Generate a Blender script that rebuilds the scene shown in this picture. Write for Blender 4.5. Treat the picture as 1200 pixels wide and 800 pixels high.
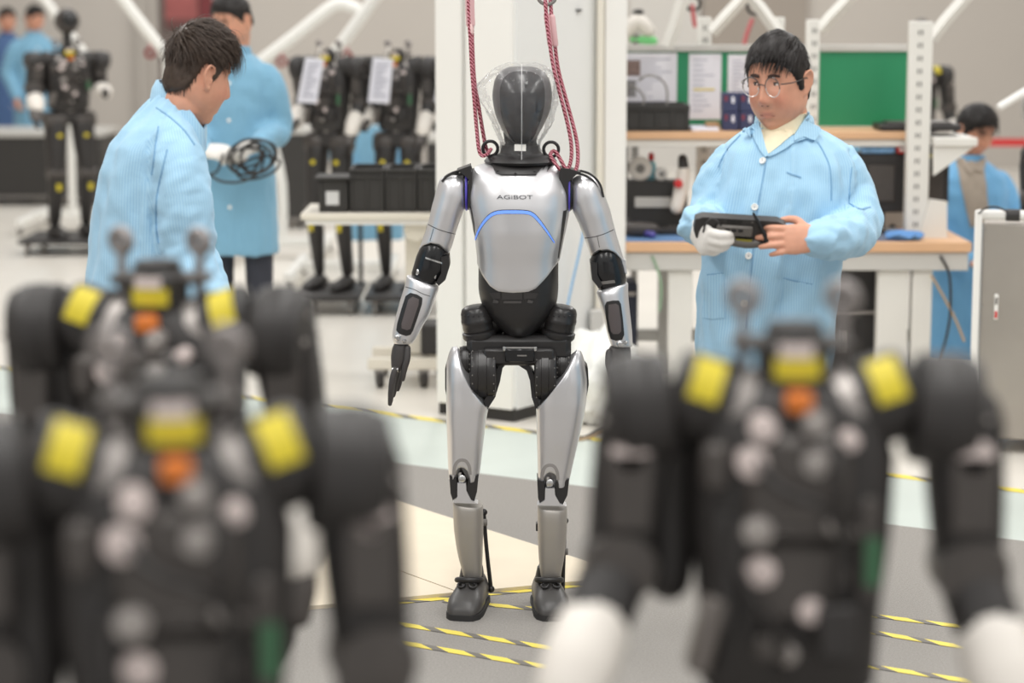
import bpy, bmesh, math, random
import numpy as np
from mathutils import Vector, Matrix, Euler, noise
from mathutils.bvhtree import BVHTree

for _o in list(bpy.data.objects):
    bpy.data.objects.remove(_o, do_unlink=True)
SC = bpy.context.scene
COL = SC.collection

# ---------------------------------------------------------------- camera
F = 2600.0                      # focal length in pixels of the 1200x800 frame
CAMZ = 1.80
TH = math.atan(400.0 / F)       # the horizon lies at the top edge of the frame
cam = bpy.data.cameras.new('camera')
cam.sensor_width = 36.0
cam.lens = F / 1200.0 * 36.0
cam.clip_start = 0.05
cam.clip_end = 200
cam.dof.use_dof = True
cam.dof.focus_distance = 6.70
cam.dof.aperture_fstop = 1.85
camo = bpy.data.objects.new('camera', cam)
camo.location = (0, 0, CAMZ)
camo.rotation_euler = (math.pi / 2 - TH, 0, 0)
COL.objects.link(camo)
SC.camera = camo

# ---------------------------------------------------------------- world, lamps, exposure
SC.view_settings.view_transform = 'Standard'
SC.view_settings.look = 'None'
SC.view_settings.gamma = 1.0
SC.view_settings.use_curve_mapping = False
SC.view_settings.exposure = 0.46
world = bpy.data.worlds.new('hall_light')
world.use_nodes = True
world.node_tree.nodes['Background'].inputs[0].default_value = (1.0, 0.985, 0.955, 1)
world.node_tree.nodes['Background'].inputs[1].default_value = 0.50
SC.world = world


def ceiling_lamp(x, y, z, sx, sy, power):
    l = bpy.data.lights.new('ceiling_lamp', 'AREA')
    l.shape = 'RECTANGLE'
    l.size, l.size_y = sx, sy
    l.energy = power
    l.color = (1.0, 0.98, 0.95)
    o = bpy.data.objects.new('ceiling_lamp', l)
    o.location = (x, y, z)
    COL.objects.link(o)


for _y in (1.5, 5.0, 9.5, 14.5, 20.0):
    for _x in (-3.6, 0.0, 3.6):
        ceiling_lamp(_x, _y, 5.2, 0.5, 3.2, 58)

# ---------------------------------------------------------------- helpers
CT, ST = math.cos(TH), math.sin(TH)


def P(px, py, D):
    """world point at distance D that the pixel looks at"""
    x = (px - 600.0) / F
    y = (400.0 - py) / F
    t = D / (CT + y * ST)
    return Vector((x * t, D, CAMZ + t * (-ST + y * CT)))


def G(px, py, z=0.0):
    """point of the level z that the pixel looks at"""
    x = (px - 600.0) / F
    y = (400.0 - py) / F
    t = (z - CAMZ) / (-ST + y * CT)
    return Vector((x * t, t * (CT + y * ST), z))


def lin(c):
    c = c / 255.0
    return c / 12.92 if c <= 0.04045 else ((c + 0.055) / 1.055) ** 2.4


def rgb(r, g, b):
    return (lin(r), lin(g), lin(b), 1.0)


MATS = {}


def mat(name, col, rough=0.5, metal=0.0, noise_amt=0.0, noise_scale=8.0, bump=0.0, bump_scale=60.0,
        emit=None, emit_s=0.0, alpha=1.0, spec=0.5, coat=0.0, sss=0.0):
    if name in MATS:
        return MATS[name]
    m = bpy.data.materials.new(name)
    m.use_nodes = True
    nt = m.node_tree
    b = nt.nodes['Principled BSDF']
    b.inputs['Base Color'].default_value = col
    b.inputs['Roughness'].default_value = rough
    b.inputs['Metallic'].default_value = metal
    b.inputs['Specular IOR Level'].default_value = spec
    b.inputs['Coat Weight'].default_value = coat
    b.inputs['Alpha'].default_value = alpha
    if sss:
        b.inputs['Subsurface Weight'].default_value = sss
        b.inputs['Subsurface Radius'].default_value = (0.012, 0.005, 0.003)
        b.inputs['Subsurface Scale'].default_value = 0.5
    if emit:
        b.inputs['Emission Color'].default_value = emit
        b.inputs['Emission Strength'].default_value = emit_s
    tc = nt.nodes.new('ShaderNodeTexCoord')
    if noise_amt > 0:
        n = nt.nodes.new('ShaderNodeTexNoise')
        n.inputs['Scale'].default_value = noise_scale
        n.inputs['Detail'].default_value = 4
        nt.links.new(tc.outputs['Object'], n.inputs['Vector'])
        mr = nt.nodes.new('ShaderNodeMapRange')
        mr.inputs[1].default_value = 0.25
        mr.inputs[2].default_value = 0.75
        mr.inputs[3].default_value = 1 - noise_amt
        mr.inputs[4].default_value = 1 + noise_amt
        nt.links.new(n.outputs[0], mr.inputs[0])
        mx = nt.nodes.new('ShaderNodeVectorMath')
        mx.operation = 'SCALE'
        mx.inputs[0].default_value = col[:3]
        nt.links.new(mr.outputs[0], mx.inputs['Scale'])
        nt.links.new(mx.outputs[0], b.inputs['Base Color'])
    if bump > 0:
        n2 = nt.nodes.new('ShaderNodeTexNoise')
        n2.inputs['Scale'].default_value = bump_scale
        nt.links.new(tc.outputs['Object'], n2.inputs['Vector'])
        bp = nt.nodes.new('ShaderNodeBump')
        bp.inputs['Strength'].default_value = bump
        bp.inputs['Distance'].default_value = 0.01
        nt.links.new(n2.outputs[0], bp.inputs['Height'])
        nt.links.new(bp.outputs[0], b.inputs['Normal'])
    MATS[name] = m
    return m


def tag(o, label=None, cat=None, group=None, kind=None):
    if label:
        o['label'] = label
    if cat:
        o['category'] = cat
    if group:
        o['group'] = group
    if kind:
        o['kind'] = kind
    return o


def thing(name, label, cat, loc=(0, 0, 0), rotz=0.0, group=None):
    o = bpy.data.objects.new(name, None)
    o.empty_display_size = 0.1
    o.location = loc
    o.rotation_euler = (0, 0, rotz)
    COL.objects.link(o)
    return tag(o, label, cat, group)


def copy_tree(o, parent=None):
    c = o.copy()
    COL.objects.link(c)
    c.parent = parent
    for ch in list(o.children):
        copy_tree(ch, c)
    return c


def root_of(o):
    while o.parent:
        o = o.parent
    return o


def link_mesh(name, V, Fc, material, parent=None, smooth=True, angle=38, world=False):
    """one mesh object; with world=True the coordinates are world ones and the root only translated"""
    V = np.asarray([tuple(v) for v in V], dtype=float) if not isinstance(V, np.ndarray) else V
    if world and parent is not None:
        r = root_of(parent)
        V = V - np.array(r.location)
    me = bpy.data.meshes.new(name)
    me.from_pydata([tuple(v) for v in V], [], [tuple(f) for f in Fc])
    me.validate()
    if isinstance(material, (list, tuple)):
        for m_ in material:
            me.materials.append(m_)
    else:
        me.materials.append(material)
    if smooth:
        me.polygons.foreach_set('use_smooth', [True] * len(me.polygons))
        me.set_sharp_from_angle(angle=math.radians(angle))
    me.update()
    o = bpy.data.objects.new(name, me)
    COL.objects.link(o)
    if parent is not None:
        o.parent = parent
    return o


def frame_of(d, ref=None):
    d = Vector(d).normalized()
    r = Vector(ref) if ref is not None else (Vector((0, 0, 1)) if abs(d.z) < 0.9 else Vector((0, 1, 0)))
    u = r - d * r.dot(d)
    if u.length < 1e-6:
        r = Vector((1, 0, 0))
        u = r - d * r.dot(d)
    u.normalize()
    return u, d.cross(u).normalized(), d


def catmull(pts, k=6):
    pts = [Vector(p) for p in pts]
    if len(pts) < 3:
        return pts
    out = []
    n = len(pts)
    for i in range(n - 1):
        p0 = pts[max(i - 1, 0)]
        p1, p2 = pts[i], pts[i + 1]
        p3 = pts[min(i + 2, n - 1)]
        for j in range(k):
            t = j / k
            out.append(0.5 * ((2 * p1) + (p2 - p0) * t + (2 * p0 - 5 * p1 + 4 * p2 - p3) * t * t +
                              (3 * p1 - p0 - 3 * p2 + p3) * t ** 3))
    out.append(pts[-1])
    return out


class MB:
    def __init__(self):
        self.V = []
        self.F = []

    def add(self, V, Fc):
        o = len(self.V)
        self.V += [Vector(v) for v in V]
        self.F += [[i + o for i in f] for f in Fc]
        return self

    def box(self, c, s, rot=None, ch=0.0):
        c = Vector(c)
        hx, hy, hz = s[0] / 2, s[1] / 2, s[2] / 2
        R = rot.to_matrix() if isinstance(rot, Euler) else rot
        ch = min(ch, hx * .9, hy * .9, hz * .9)
        if ch <= 0:
            V = [Vector((x * hx, y * hy, z * hz)) for x in (-1, 1) for y in (-1, 1) for z in (-1, 1)]
            Fc = [(0, 1, 3, 2), (4, 6, 7, 5), (0, 4, 5, 1), (2, 3, 7, 6), (0, 2, 6, 4), (1, 5, 7, 3)]
        else:
            V, idx = [], {}
            for x in (-1, 1):
                for y in (-1, 1):
                    for z in (-1, 1):
                        for a in range(3):
                            p = [x * (hx - ch), y * (hy - ch), z * (hz - ch)]
                            p[a] = (x * hx, y * hy, z * hz)[a]
                            idx[(x, y, z, a)] = len(V)
                            V.append(Vector(p))
            Fc = []
            for a in range(3):
                b_, c_ = (a + 1) % 3, (a + 2) % 3
                for s_ in (-1, 1):
                    q = []
                    for (u, v) in ((-1, -1), (1, -1), (1, 1), (-1, 1)):
                        k = [0, 0, 0]
                        k[a], k[b_], k[c_] = s_, u, v
                        q.append(idx[(*k, a)])
                    Fc.append(q if s_ > 0 else q[::-1])
            for a in range(3):          # edges along axis a
                b_, c_ = (a + 1) % 3, (a + 2) % 3
                for u in (-1, 1):
                    for v in (-1, 1):
                        k0, k1 = [0, 0, 0], [0, 0, 0]
                        k0[a], k1[a] = -1, 1
                        k0[b_] = k1[b_] = u
                        k0[c_] = k1[c_] = v
                        q = [idx[(*k0, b_)], idx[(*k1, b_)], idx[(*k1, c_)], idx[(*k0, c_)]]
                        Fc.append(q if u * v < 0 else q[::-1])
            for x in (-1, 1):
                for y in (-1, 1):
                    for z in (-1, 1):
                        q = [idx[(x, y, z, a)] for a in range(3)]
                        Fc.append(q if x * y * z > 0 else q[::-1])
        if R is not None:
            V = [R @ v for v in V]
        return self.add([v + c for v in V], Fc)

    def bx(self, x0, x1, y0, y1, z0, z1, ch=0.0):
        return self.box(((x0 + x1) / 2, (y0 + y1) / 2, (z0 + z1) / 2), (abs(x1 - x0), abs(y1 - y0), abs(z1 - z0)), None, ch)

    def rings(self, R, cap=True, closed=False):
        n = len(R[0])
        o = len(self.V)
        for r in R:
            self.V += [Vector(v) for v in r]
        m = len(R)
        for i in range(m if closed else m - 1):
            a, b_ = o + i * n, o + ((i + 1) % m) * n
            for j in range(n):
                k = (j + 1) % n
                self.F.append([a + j, a + k, b_ + k, b_ + j])
        if cap and not closed:
            self.F.append([o + j for j in range(n)][::-1])
            self.F.append([o + (m - 1) * n + j for j in range(n)])
        return self

    def lathe(self, prof, c=(0, 0, 0), axis=(0, 0, 1), n=24, ref=None):
        """profile of (radius, height along axis)"""
        u, v, d = frame_of(axis, ref)
        c = Vector(c)
        R = []
        for r, h in prof:
            r = max(r, 1e-4)
            R.append([c + d * h + (u * math.cos(2 * math.pi * j / n) + v * math.sin(2 * math.pi * j / n)) * r for j in range(n)])
        return self.rings(R)

    def cyl(self, a, b, r0, r1=None, n=16, ch=0.0):
        a, b = Vector(a), Vector(b)
        r1 = r0 if r1 is None else r1
        L = (b - a).length
        if ch > 0:
            pr = [(r0 - ch, 0), (r0, ch), (r1, L - ch), (r1 - ch, L)]
        else:
            pr = [(r0, 0), (r1, L)]
        return self.lathe(pr, a, b - a, n)

    def tube(self, pts, r, n=8, k=6, cap=True):
        p = catmull(pts, k) if k > 1 else [Vector(q) for q in pts]
        rr = r if callable(r) else (lambda t: r)
        R, ref = [], None
        for i, q in enumerate(p):
            d = p[min(i + 1, len(p) - 1)] - p[max(i - 1, 0)]
            if d.length < 1e-9:
                d = Vector((0, 0, 1))
            u, v, d = frame_of(d, ref)
            ref = u
            rad = rr(i / (len(p) - 1))
            R.append([q + (u * math.cos(2 * math.pi * j / n) + v * math.sin(2 * math.pi * j / n)) * rad for j in range(n)])
        return self.rings(R, cap)

    def torus(self, c, axis, R_, r, n=20, m=8, a0=0.0, a1=2 * math.pi):
        u, v, d = frame_of(axis)
        c = Vector(c)
        full = abs(a1 - a0) > 6.28
        cnt = n if full else n + 1
        RR = []
        for i in range(cnt):
            a = a0 + (a1 - a0) * i / n
            e = u * math.cos(a) + v * math.sin(a)
            RR.append([c + e * (R_ + r * math.cos(2 * math.pi * j / m)) + d * r * math.sin(2 * math.pi * j / m) for j in range(m)])
        return self.rings(RR, not full, full)

    def ball(self, c, r, n=16, m=10, R=None):
        if not hasattr(r, '__len__'):
            r = (r, r, r)
        c = Vector(c)
        RR = []
        for i in range(m + 1):
            a = -math.pi / 2 + math.pi * i / m
            z, q = math.sin(a), max(math.cos(a), 0.002)
            ring = [Vector((r[0] * q * math.cos(2 * math.pi * j / n), r[1] * q * math.sin(2 * math.pi * j / n), r[2] * z)) for j in range(n)]
            if R is not None:
                ring = [R @ w for w in ring]
            RR.append([w + c for w in ring])
        return self.rings(RR)

    def limb(self, pts, rad, n=16, ref=(0, 1, 0), ex=2.0, k=4, dome=True):
        """tapered limb; rad holds (ru, rv) at each point, ru along ref"""
        p = catmull(pts, k)
        m = len(p)
        t_in = np.linspace(0, len(pts) - 1, len(pts))
        t_out = np.linspace(0, len(pts) - 1, m)
        ru = np.interp(t_out, t_in, [q[0] if hasattr(q, '__len__') else q for q in rad])
        rv = np.interp(t_out, t_in, [q[1] if hasattr(q, '__len__') else q for q in rad])
        RR = []

        def ring(c, d, a_, b_):
            u, v, d = frame_of(d, ref)
            out = []
            for j in range(n):
                t = 2 * math.pi * j / n
                cs, sn = math.cos(t), math.sin(t)
                out.append(c + u * a_ * math.copysign(abs(cs) ** (2 / ex), cs) + v * b_ * math.copysign(abs(sn) ** (2 / ex), sn))
            return out
        d0 = (p[1] - p[0]).normalized()
        d1 = (p[-1] - p[-2]).normalized()
        if dome:
            for f in (0.02, 0.5, 0.86):
                h = math.sqrt(1 - f * f)
                RR.append(ring(p[0] - d0 * min(ru[0], rv[0]) * h * dome, d0, ru[0] * f, rv[0] * f))
        for i in range(m):
            d = p[min(i + 1, m - 1)] - p[max(i - 1, 0)]
            RR.append(ring(p[i], d, ru[i], rv[i]))
        if dome:
            for f in (0.86, 0.5, 0.02):
                h = math.sqrt(1 - f * f)
                RR.append(ring(p[-1] + d1 * min(ru[-1], rv[-1]) * h * dome, d1, ru[-1] * f, rv[-1] * f))
        return self.rings(RR)

    def prism(self, poly, ext):
        """polygon of 3D points swept by the vector ext"""
        ext = Vector(ext)
        poly = [Vector(q) for q in poly]
        n = len(poly)
        nor = Vector((0, 0, 0))
        for i in range(n):
            nor += poly[i].cross(poly[(i + 1) % n])
        if nor.dot(ext) > 0:
            poly = poly[::-1]
        o = len(self.V)
        self.V += poly + [q + ext for q in poly]
        self.F.append([o + i for i in range(n)])
        self.F.append([o + n + i for i in range(n)][::-1])
        for i in range(n):
            k = (i + 1) % n
            self.F.append([o + k, o + i, o + n + i, o + n + k])
        return self

    def build(self, name, material, parent=None, world=False, smooth=True, angle=38):
        return link_mesh(name, self.V, self.F, material, parent, smooth, angle, world)

    def mapped(self, M):
        self.V = [M @ v for v in self.V]
        return self


def remeshed(mb, voxel, smooth_it=4, lam=0.5):
    """union of closed shells as one continuous surface; returns numpy vertices and faces"""
    me = bpy.data.meshes.new('tmp')
    me.from_pydata([tuple(v) for v in mb.V], [], [tuple(f) for f in mb.F])
    bm = bmesh.new()
    bm.from_mesh(me)
    bmesh.ops.recalc_face_normals(bm, faces=bm.faces)
    bm.to_mesh(me)
    bm.free()
    o = bpy.data.objects.new('tmp', me)
    COL.objects.link(o)
    md = o.modifiers.new('r', 'REMESH')
    md.mode = 'VOXEL'
    md.voxel_size = voxel
    md.adaptivity = 0
    if smooth_it:
        s = o.modifiers.new('s', 'SMOOTH')
        s.factor = lam
        s.iterations = smooth_it
    dg = bpy.context.evaluated_depsgraph_get()
    ev = o.evaluated_get(dg).to_mesh()
    V = np.empty(len(ev.vertices) * 3)
    ev.vertices.foreach_get('co', V)
    V = V.reshape(-1, 3)
    N = np.empty(len(ev.vertices) * 3)
    ev.vertices.foreach_get('normal', N)
    N = N.reshape(-1, 3)
    Fc = [tuple(p.vertices) for p in ev.polygons]
    bpy.data.objects.remove(o, do_unlink=True)
    bpy.data.meshes.remove(me)
    return V, Fc, N


class Surf:
    """shell given by level slices: rows of (py, pxl, pxr, dy_centre, half_depth, exponent)"""

    def __init__(self, rows, D, ex=2.3):
        self.D = D
        z, xl, xr, yc, hd, en = [], [], [], [], [], []
        for r in rows:
            a = P(r[1], r[0], D)
            b = P(r[2], r[0], D)
            z.append(a.z)
            xl.append(a.x)
            xr.append(b.x)
            yc.append(D + r[3])
            hd.append(r[4])
            en.append(r[5] if len(r) > 5 else ex)
        o = np.argsort(z)
        self.z = np.array(z)[o]
        self.k = [np.array(q)[o] for q in (xl, xr, yc, hd, en)]

    def at(self, z):
        return [self._h(z, q) for q in self.k]

    def _h(self, z, q):
        Z = self.z
        if z <= Z[0]:
            return q[0]
        if z >= Z[-1]:
            return q[-1]
        i = int(np.searchsorted(Z, z)) - 1
        h = Z[i + 1] - Z[i]
        t = (z - Z[i]) / h

        def sl(j):
            if j == 0:
                return (q[1] - q[0]) / (Z[1] - Z[0])
            if j == len(Z) - 1:
                return (q[-1] - q[-2]) / (Z[-1] - Z[-2])
            a, b = (q[j] - q[j - 1]) / (Z[j] - Z[j - 1]), (q[j + 1] - q[j]) / (Z[j + 1] - Z[j])
            if a * b <= 0:
                return 0.0
            return 2 * a * b / (a + b)
        m0, m1 = sl(i) * h, sl(i + 1) * h
        return ((2 * t ** 3 - 3 * t * t + 1) * q[i] + (t ** 3 - 2 * t * t + t) * m0 +
                (-2 * t ** 3 + 3 * t * t) * q[i + 1] + (t ** 3 - t * t) * m1)

    def pt(self, a, z, off=0.0):
        xl, xr, yc, hd, ex = self.at(z)
        cx, hw = (xl + xr) / 2, (xr - xl) / 2 + off
        hd = hd + off
        cs, sn = math.cos(a), math.sin(a)
        return Vector((cx + hw * math.copysign(abs(cs) ** (2 / ex), cs), yc + hd * math.copysign(abs(sn) ** (2 / ex), sn), z))

    def front(self, x, z, off=0.0):
        xl, xr, yc, hd, ex = self.at(z)
        cx, hw = (xl + xr) / 2, (xr - xl) / 2
        u = min(abs((x - cx) / hw), 0.999)
        return Vector((x, yc - hd * (1 - u ** ex) ** (1 / ex) - off, z))

    def shell(self, mb, zlo, zhi, n=40, m=24, off=0.0, lip=0.006, cap=True):
        """closed shell between two level functions zlo(x, front) and zhi(x, front)"""
        zlo_f = zlo if callable(zlo) else (lambda x, fr: zlo)
        zhi_f = zhi if callable(zhi) else (lambda x, fr: zhi)
        cols = []
        for j in range(n):
            a = 2 * math.pi * j / n
            zm = (self.z[0] + self.z[-1]) / 2
            lo = hi = zm
            for _ in range(4):
                pl = self.pt(a, lo)
                ph = self.pt(a, hi)
                lo = zlo_f(pl.x, math.sin(a) < 0.02)
                hi = zhi_f(ph.x, math.sin(a) < 0.02)
            cols.append((a, lo, hi))
        RR = []
        RR.append([self.pt(a, lo, off - lip * 2.2) for a, lo, hi in cols])
        RR.append([self.pt(a, lo, off - lip * .35) for a, lo, hi in cols])
        for i in range(m + 1):
            t = i / m
            RR.append([self.pt(a, lo + (hi - lo) * (0.012 + 0.976 * t), off) for a, lo, hi in cols])
        RR.append([self.pt(a, hi, off - lip * .35) for a, lo, hi in cols])
        RR.append([self.pt(a, hi, off - lip * 2.2) for a, lo, hi in cols])
        mb.rings(RR, cap)
        return mb

    def bvh(self, n=64, m=60):
        mb = MB()
        R = []
        for i in range(m + 1):
            z = self.z[0] + (self.z[-1] - self.z[0]) * i / m
            R.append([self.pt(2 * math.pi * j / n, z) for j in range(n)])
        mb.rings(R)
        return BVHTree.FromPolygons([tuple(v) for v in mb.V], mb.F)


def bvh_of(V, Fc):
    return BVHTree.FromPolygons([tuple(v) for v in V], [list(f) for f in Fc])


def patch(name, poly, tree, material, parent, off=0.003, res=5.0, curve=False, sink=0.004, smooth_angle=50, D_fall=6.4, flat=0):
    """a flat piece with outline poly (pixels) lying on the surface of tree, off thick"""
    if curve:
        q = catmull([Vector((a, b, 0)) for a, b in poly] + [Vector((poly[0][0], poly[0][1], 0))], 4)[:-1]
        poly = [(v.x, v.y) for v in q]
    bm = bmesh.new()
    vs = [bm.verts.new((a, b, 0)) for a, b in poly]
    bm.faces.new(vs)
    bmesh.ops.triangulate(bm, faces=bm.faces[:])
    for _ in range(7):
        el = [e for e in bm.edges if e.calc_length() > res]
        if not el:
            break
        bmesh.ops.subdivide_edges(bm, edges=el, cuts=1)
        bmesh.ops.triangulate(bm, faces=[f for f in bm.faces if len(f.verts) > 3])
    bm.verts.index_update()
    V, Nn = [], []
    cam_p = Vector((0, 0, CAMZ))
    last = D_fall
    for v in bm.verts:
        tgt = P(v.co.x, v.co.y, 1.0)
        d = (tgt - cam_p).normalized()
        hit, nor, _i, _d = tree.ray_cast(cam_p, d)
        if hit is None:
            near, nor, _i, _d = tree.find_nearest(P(v.co.x, v.co.y, last))
            hit = near
        last = hit.y
        V.append(hit)
        Nn.append(nor if nor.y < 0.2 else -nor)
    if flat:
        # cloth lies smoothly: relax the depth along the sight lines, never behind the surface
        dirs = [(v - cam_p).normalized() for v in V]
        t0_ = np.array([(v - cam_p).length for v in V])
        t_ = t0_.copy()
        ev = np.array([(e.verts[0].index, e.verts[1].index) for e in bm.edges])
        deg = np.bincount(ev.ravel(), minlength=len(V))
        for _ in range(flat):
            acc = np.bincount(ev[:, 0], t_[ev[:, 1]], len(V)) + np.bincount(ev[:, 1], t_[ev[:, 0]], len(V))
            t_ = np.minimum(t0_, acc / np.maximum(deg, 1))
        V = [cam_p + d_ * float(q_) for d_, q_ in zip(dirs, t_)]
        Nn = [(-d_ + n_ * .3).normalized() for d_, n_ in zip(dirs, Nn)]
    top = [p + n_ * off for p, n_ in zip(V, Nn)]
    bot = [p - n_ * sink for p, n_ in zip(V, Nn)]
    n = len(V)
    Fc = [[l.vert.index for l in f.loops] for f in bm.faces]
    # pixel y runs downwards: turn the faces towards the viewer
    Fo = []
    for f in Fc:
        nn = (top[f[1]] - top[f[0]]).cross(top[f[2]] - top[f[0]])
        Fo.append(f if nn.y < 0 else f[::-1])
    edges = [(e.verts[0].index, e.verts[1].index) for e in bm.edges if len(e.link_faces) == 1]
    for a, b in edges:
        Fo.append([a, b, b + n, a + n])
    bm.free()
    o = link_mesh(name, top + bot, Fo, material, parent, True, smooth_angle, True)
    bm = bmesh.new()
    bm.from_mesh(o.data)
    bmesh.ops.recalc_face_normals(bm, faces=bm.faces)
    bm.to_mesh(o.data)
    bm.free()
    return o


def band(path, w):
    """outline (pixels) of a band of width w along a pixel path"""
    q = catmull([Vector((a, b, 0)) for a, b in path], 5)
    L, R_ = [], []
    for i, p in enumerate(q):
        d = (q[min(i + 1, len(q) - 1)] - q[max(i - 1, 0)]).normalized()
        nrm = Vector((-d.y, d.x, 0))
        t = i / (len(q) - 1)
        ww = w(t) if callable(w) else w
        L.append(p + nrm * ww / 2)
        R_.append(p - nrm * ww / 2)
    return [(v.x, v.y) for v in L + R_[::-1]]


def text_mesh(body, size, extrude=0.0005):
    cu = bpy.data.curves.new('t', 'FONT')
    cu.body = body
    cu.size = size
    cu.extrude = extrude
    cu.align_x = 'CENTER'
    cu.align_y = 'CENTER'
    o = bpy.data.objects.new('t', cu)
    COL.objects.link(o)
    dg = bpy.context.evaluated_depsgraph_get()
    dg.update()
    me = bpy.data.meshes.new_from_object(o.evaluated_get(dg))
    V = [v.co.copy() for v in me.vertices]
    Fc = [list(p.vertices) for p in me.polygons]
    bpy.data.objects.remove(o, do_unlink=True)
    bpy.data.curves.remove(cu)
    bpy.data.meshes.remove(me)
    return V, Fc


# ---------------------------------------------------------------- materials
def film(name, fac, rough, fres=0.45, tint=(1, 1, 1, 1), col=(.9, .9, .9, 1)):
    """thin clear plastic or glass: see-through with a glossy, slightly milky surface"""
    m = bpy.data.materials.new(name)
    m.use_nodes = True
    nt = m.node_tree
    out = nt.nodes['Material Output']
    gl = nt.nodes['Principled BSDF']
    gl.inputs['Base Color'].default_value = col
    gl.inputs['Roughness'].default_value = rough
    gl.inputs['Specular IOR Level'].default_value = 1.0
    tr = nt.nodes.new('ShaderNodeBsdfTransparent')
    tr.inputs[0].default_value = tint
    fr = nt.nodes.new('ShaderNodeFresnel')
    fr.inputs[0].default_value = 1.45
    ad = nt.nodes.new('ShaderNodeMath')
    ad.operation = 'MULTIPLY_ADD'
    ad.inputs[1].default_value = fres
    ad.inputs[2].default_value = fac
    nt.links.new(fr.outputs[0], ad.inputs[0])
    mx = nt.nodes.new('ShaderNodeMixShader')
    nt.links.new(ad.outputs[0], mx.inputs[0])
    nt.links.new(tr.outputs[0], mx.inputs[1])
    nt.links.new(gl.outputs[0], mx.inputs[2])
    nt.links.new(mx.outputs[0], out.inputs['Surface'])
    MATS[name] = m
    return m


M_silver = mat('silver_shell', rgb(216, 215, 217), 0.34, 0.68, 0.02, 3)
M_silver2 = mat('satin_silver_shin', rgb(176, 171, 165), 0.5, 0.55, 0.02, 3)
M_blackp = mat('black_plastic', rgb(38, 36, 36), 0.42, 0.0, 0.05, 20)
M_blackg = mat('black_gloss', rgb(26, 26, 28), 0.22)
M_blackr = mat('black_rubber', rgb(46, 45, 45), 0.75, 0.0, 0.08, 30)
M_darkm = mat('dark_metal', rgb(62, 61, 62), 0.35, 0.7)
M_steel = mat('bright_steel', rgb(205, 205, 205), 0.25, 1.0)
M_grey = mat('mid_grey_plastic', rgb(128, 124, 120), 0.55)
M_inset = mat('brown_grey_panel', rgb(92, 84, 84), 0.35)
M_white = mat('white_paint', rgb(232, 230, 226), 0.45, 0.0, 0.015, 3)
M_white2 = mat('cream_paint', rgb(222, 216, 203), 0.5)
M_yellow = mat('yellow_sticker', rgb(208, 190, 44), 0.5, 0.0, 0.05, 40)
M_orange = mat('orange_connector', rgb(214, 118, 40), 0.45)
M_red = mat('red_plastic', rgb(200, 44, 46), 0.5)
M_glow = mat('blue_light', rgb(110, 150, 230), 0.4, emit=rgb(95, 140, 240), emit_s=0.42)
M_purple = mat('violet_light', rgb(84, 76, 170), 0.4, emit=rgb(95, 70, 230), emit_s=0.08)
# ================================================================ the setting
def floor_material(name, col, noise_amt, scale, rough, speck=0.0):
    m = mat(name, col, rough, 0, noise_amt, scale, bump=0.0)
    return m


M_floor_white = mat('white_epoxy_floor', rgb(226, 221, 212), 0.3, 0, 0.04, 1.2)
M_floor_green = mat('pale_green_epoxy', rgb(198, 207, 201), 0.35, 0, 0.05, 2.5)
M_carpet = mat('grey_needle_carpet', rgb(150, 146, 141), 0.95, 0, 0.16, 160, bump=0.4, bump_scale=320)
M_ply = mat('cream_board', rgb(230, 217, 195), 0.6, 0, 0.035, 6)
M_wall = mat('taupe_wall', rgb(193, 187, 180), 0.85, 0, 0.02, 0.6)
M_wall2 = mat('dark_taupe_panel', rgb(160, 151, 142), 0.85, 0, 0.02, 0.6)
M_wall3 = mat('light_grey_panel', rgb(206, 203, 198), 0.8, 0, 0.02, 0.6)

ta, tb = G(15, 433), G(1030, 556)          # tape line between white and green
ca, cb = G(480, 546), G(1050, 617)         # edge of the carpet
td = (tb - ta).normalized()
cd = (cb - ca).normalized()
o = MB().bx(-9, 9, 0.3, 25, -0.10, 0.0).build('floor', M_floor_white, smooth=False)
tag(o, 'white glossy epoxy floor of the robot hall', 'floor', kind='structure')
pA, pB = ta - td * 8, ta + td * 14
qA, qB = ca - cd * 8, ca + cd * 12
o = MB().prism([pA, pB, qB, qA], (0, 0, 0.003)).build('floor_strip', M_floor_green, smooth=False)
tag(o, 'pale green painted floor strip between white floor and carpet', 'floor', kind='structure')
o = MB().prism([qA, qB, Vector((6, 0.4, 0)), Vector((-6, 0.4, 0))], (0, 0, 0.006)).build('floor_carpet', M_carpet, smooth=False)
tag(o, 'grey carpet under the silver robot', 'carpet', kind='structure')

# cream floor boards behind the robot's feet
z0 = 0.006
b_r, b_t = G(742, 681), G(490, 600)         # right corner and a point of the rear edge
b_l = G(455, 708)
e1 = (b_t - b_r).normalized()               # rear edge direction
e2 = (b_l - b_r).normalized()               # front edge direction
s1, s2 = G(455, 670), G(537, 700)
es = (s1 - s2).normalized()


def cross2(a, da, b, db):
    den = da.x * db.y - da.y * db.x
    t = ((b.x - a.x) * db.y - (b.y - a.y) * db.x) / den
    return a + da * t


sF = cross2(b_r, e2, s2, es)
far1 = b_r + e1 * 3.4
o = thing('floor_board', 'cream floor board lying behind the silver robot, the larger one', 'board', (b_r.x, b_r.y, 0), group='cream boards on the carpet')
g = 0.004
MB().prism([b_r + Vector((0, 0, z0)), far1 + Vector((0, 0, z0)), sF + es * 3.2 + Vector((g, 0, z0)), sF + Vector((g, 0, z0))], (0, 0, 0.012)).build('board_panel', M_ply, o, True, False)
o = thing('floor_board', 'cream floor board before the seam, beside the robot heel', 'board', (sF.x, sF.y, 0), group='cream boards on the carpet')
MB().prism([sF + Vector((-g, 0, z0)), sF + es * 3.2 + Vector((-g, 0, z0)), sF + es * 3.2 + e2 * 1.4 + Vector((0, 0, z0)), sF + e2 * 1.4 + Vector((0, 0, z0))], (0, 0, 0.012)).build('board_panel', M_ply, o, True, False)


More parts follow.
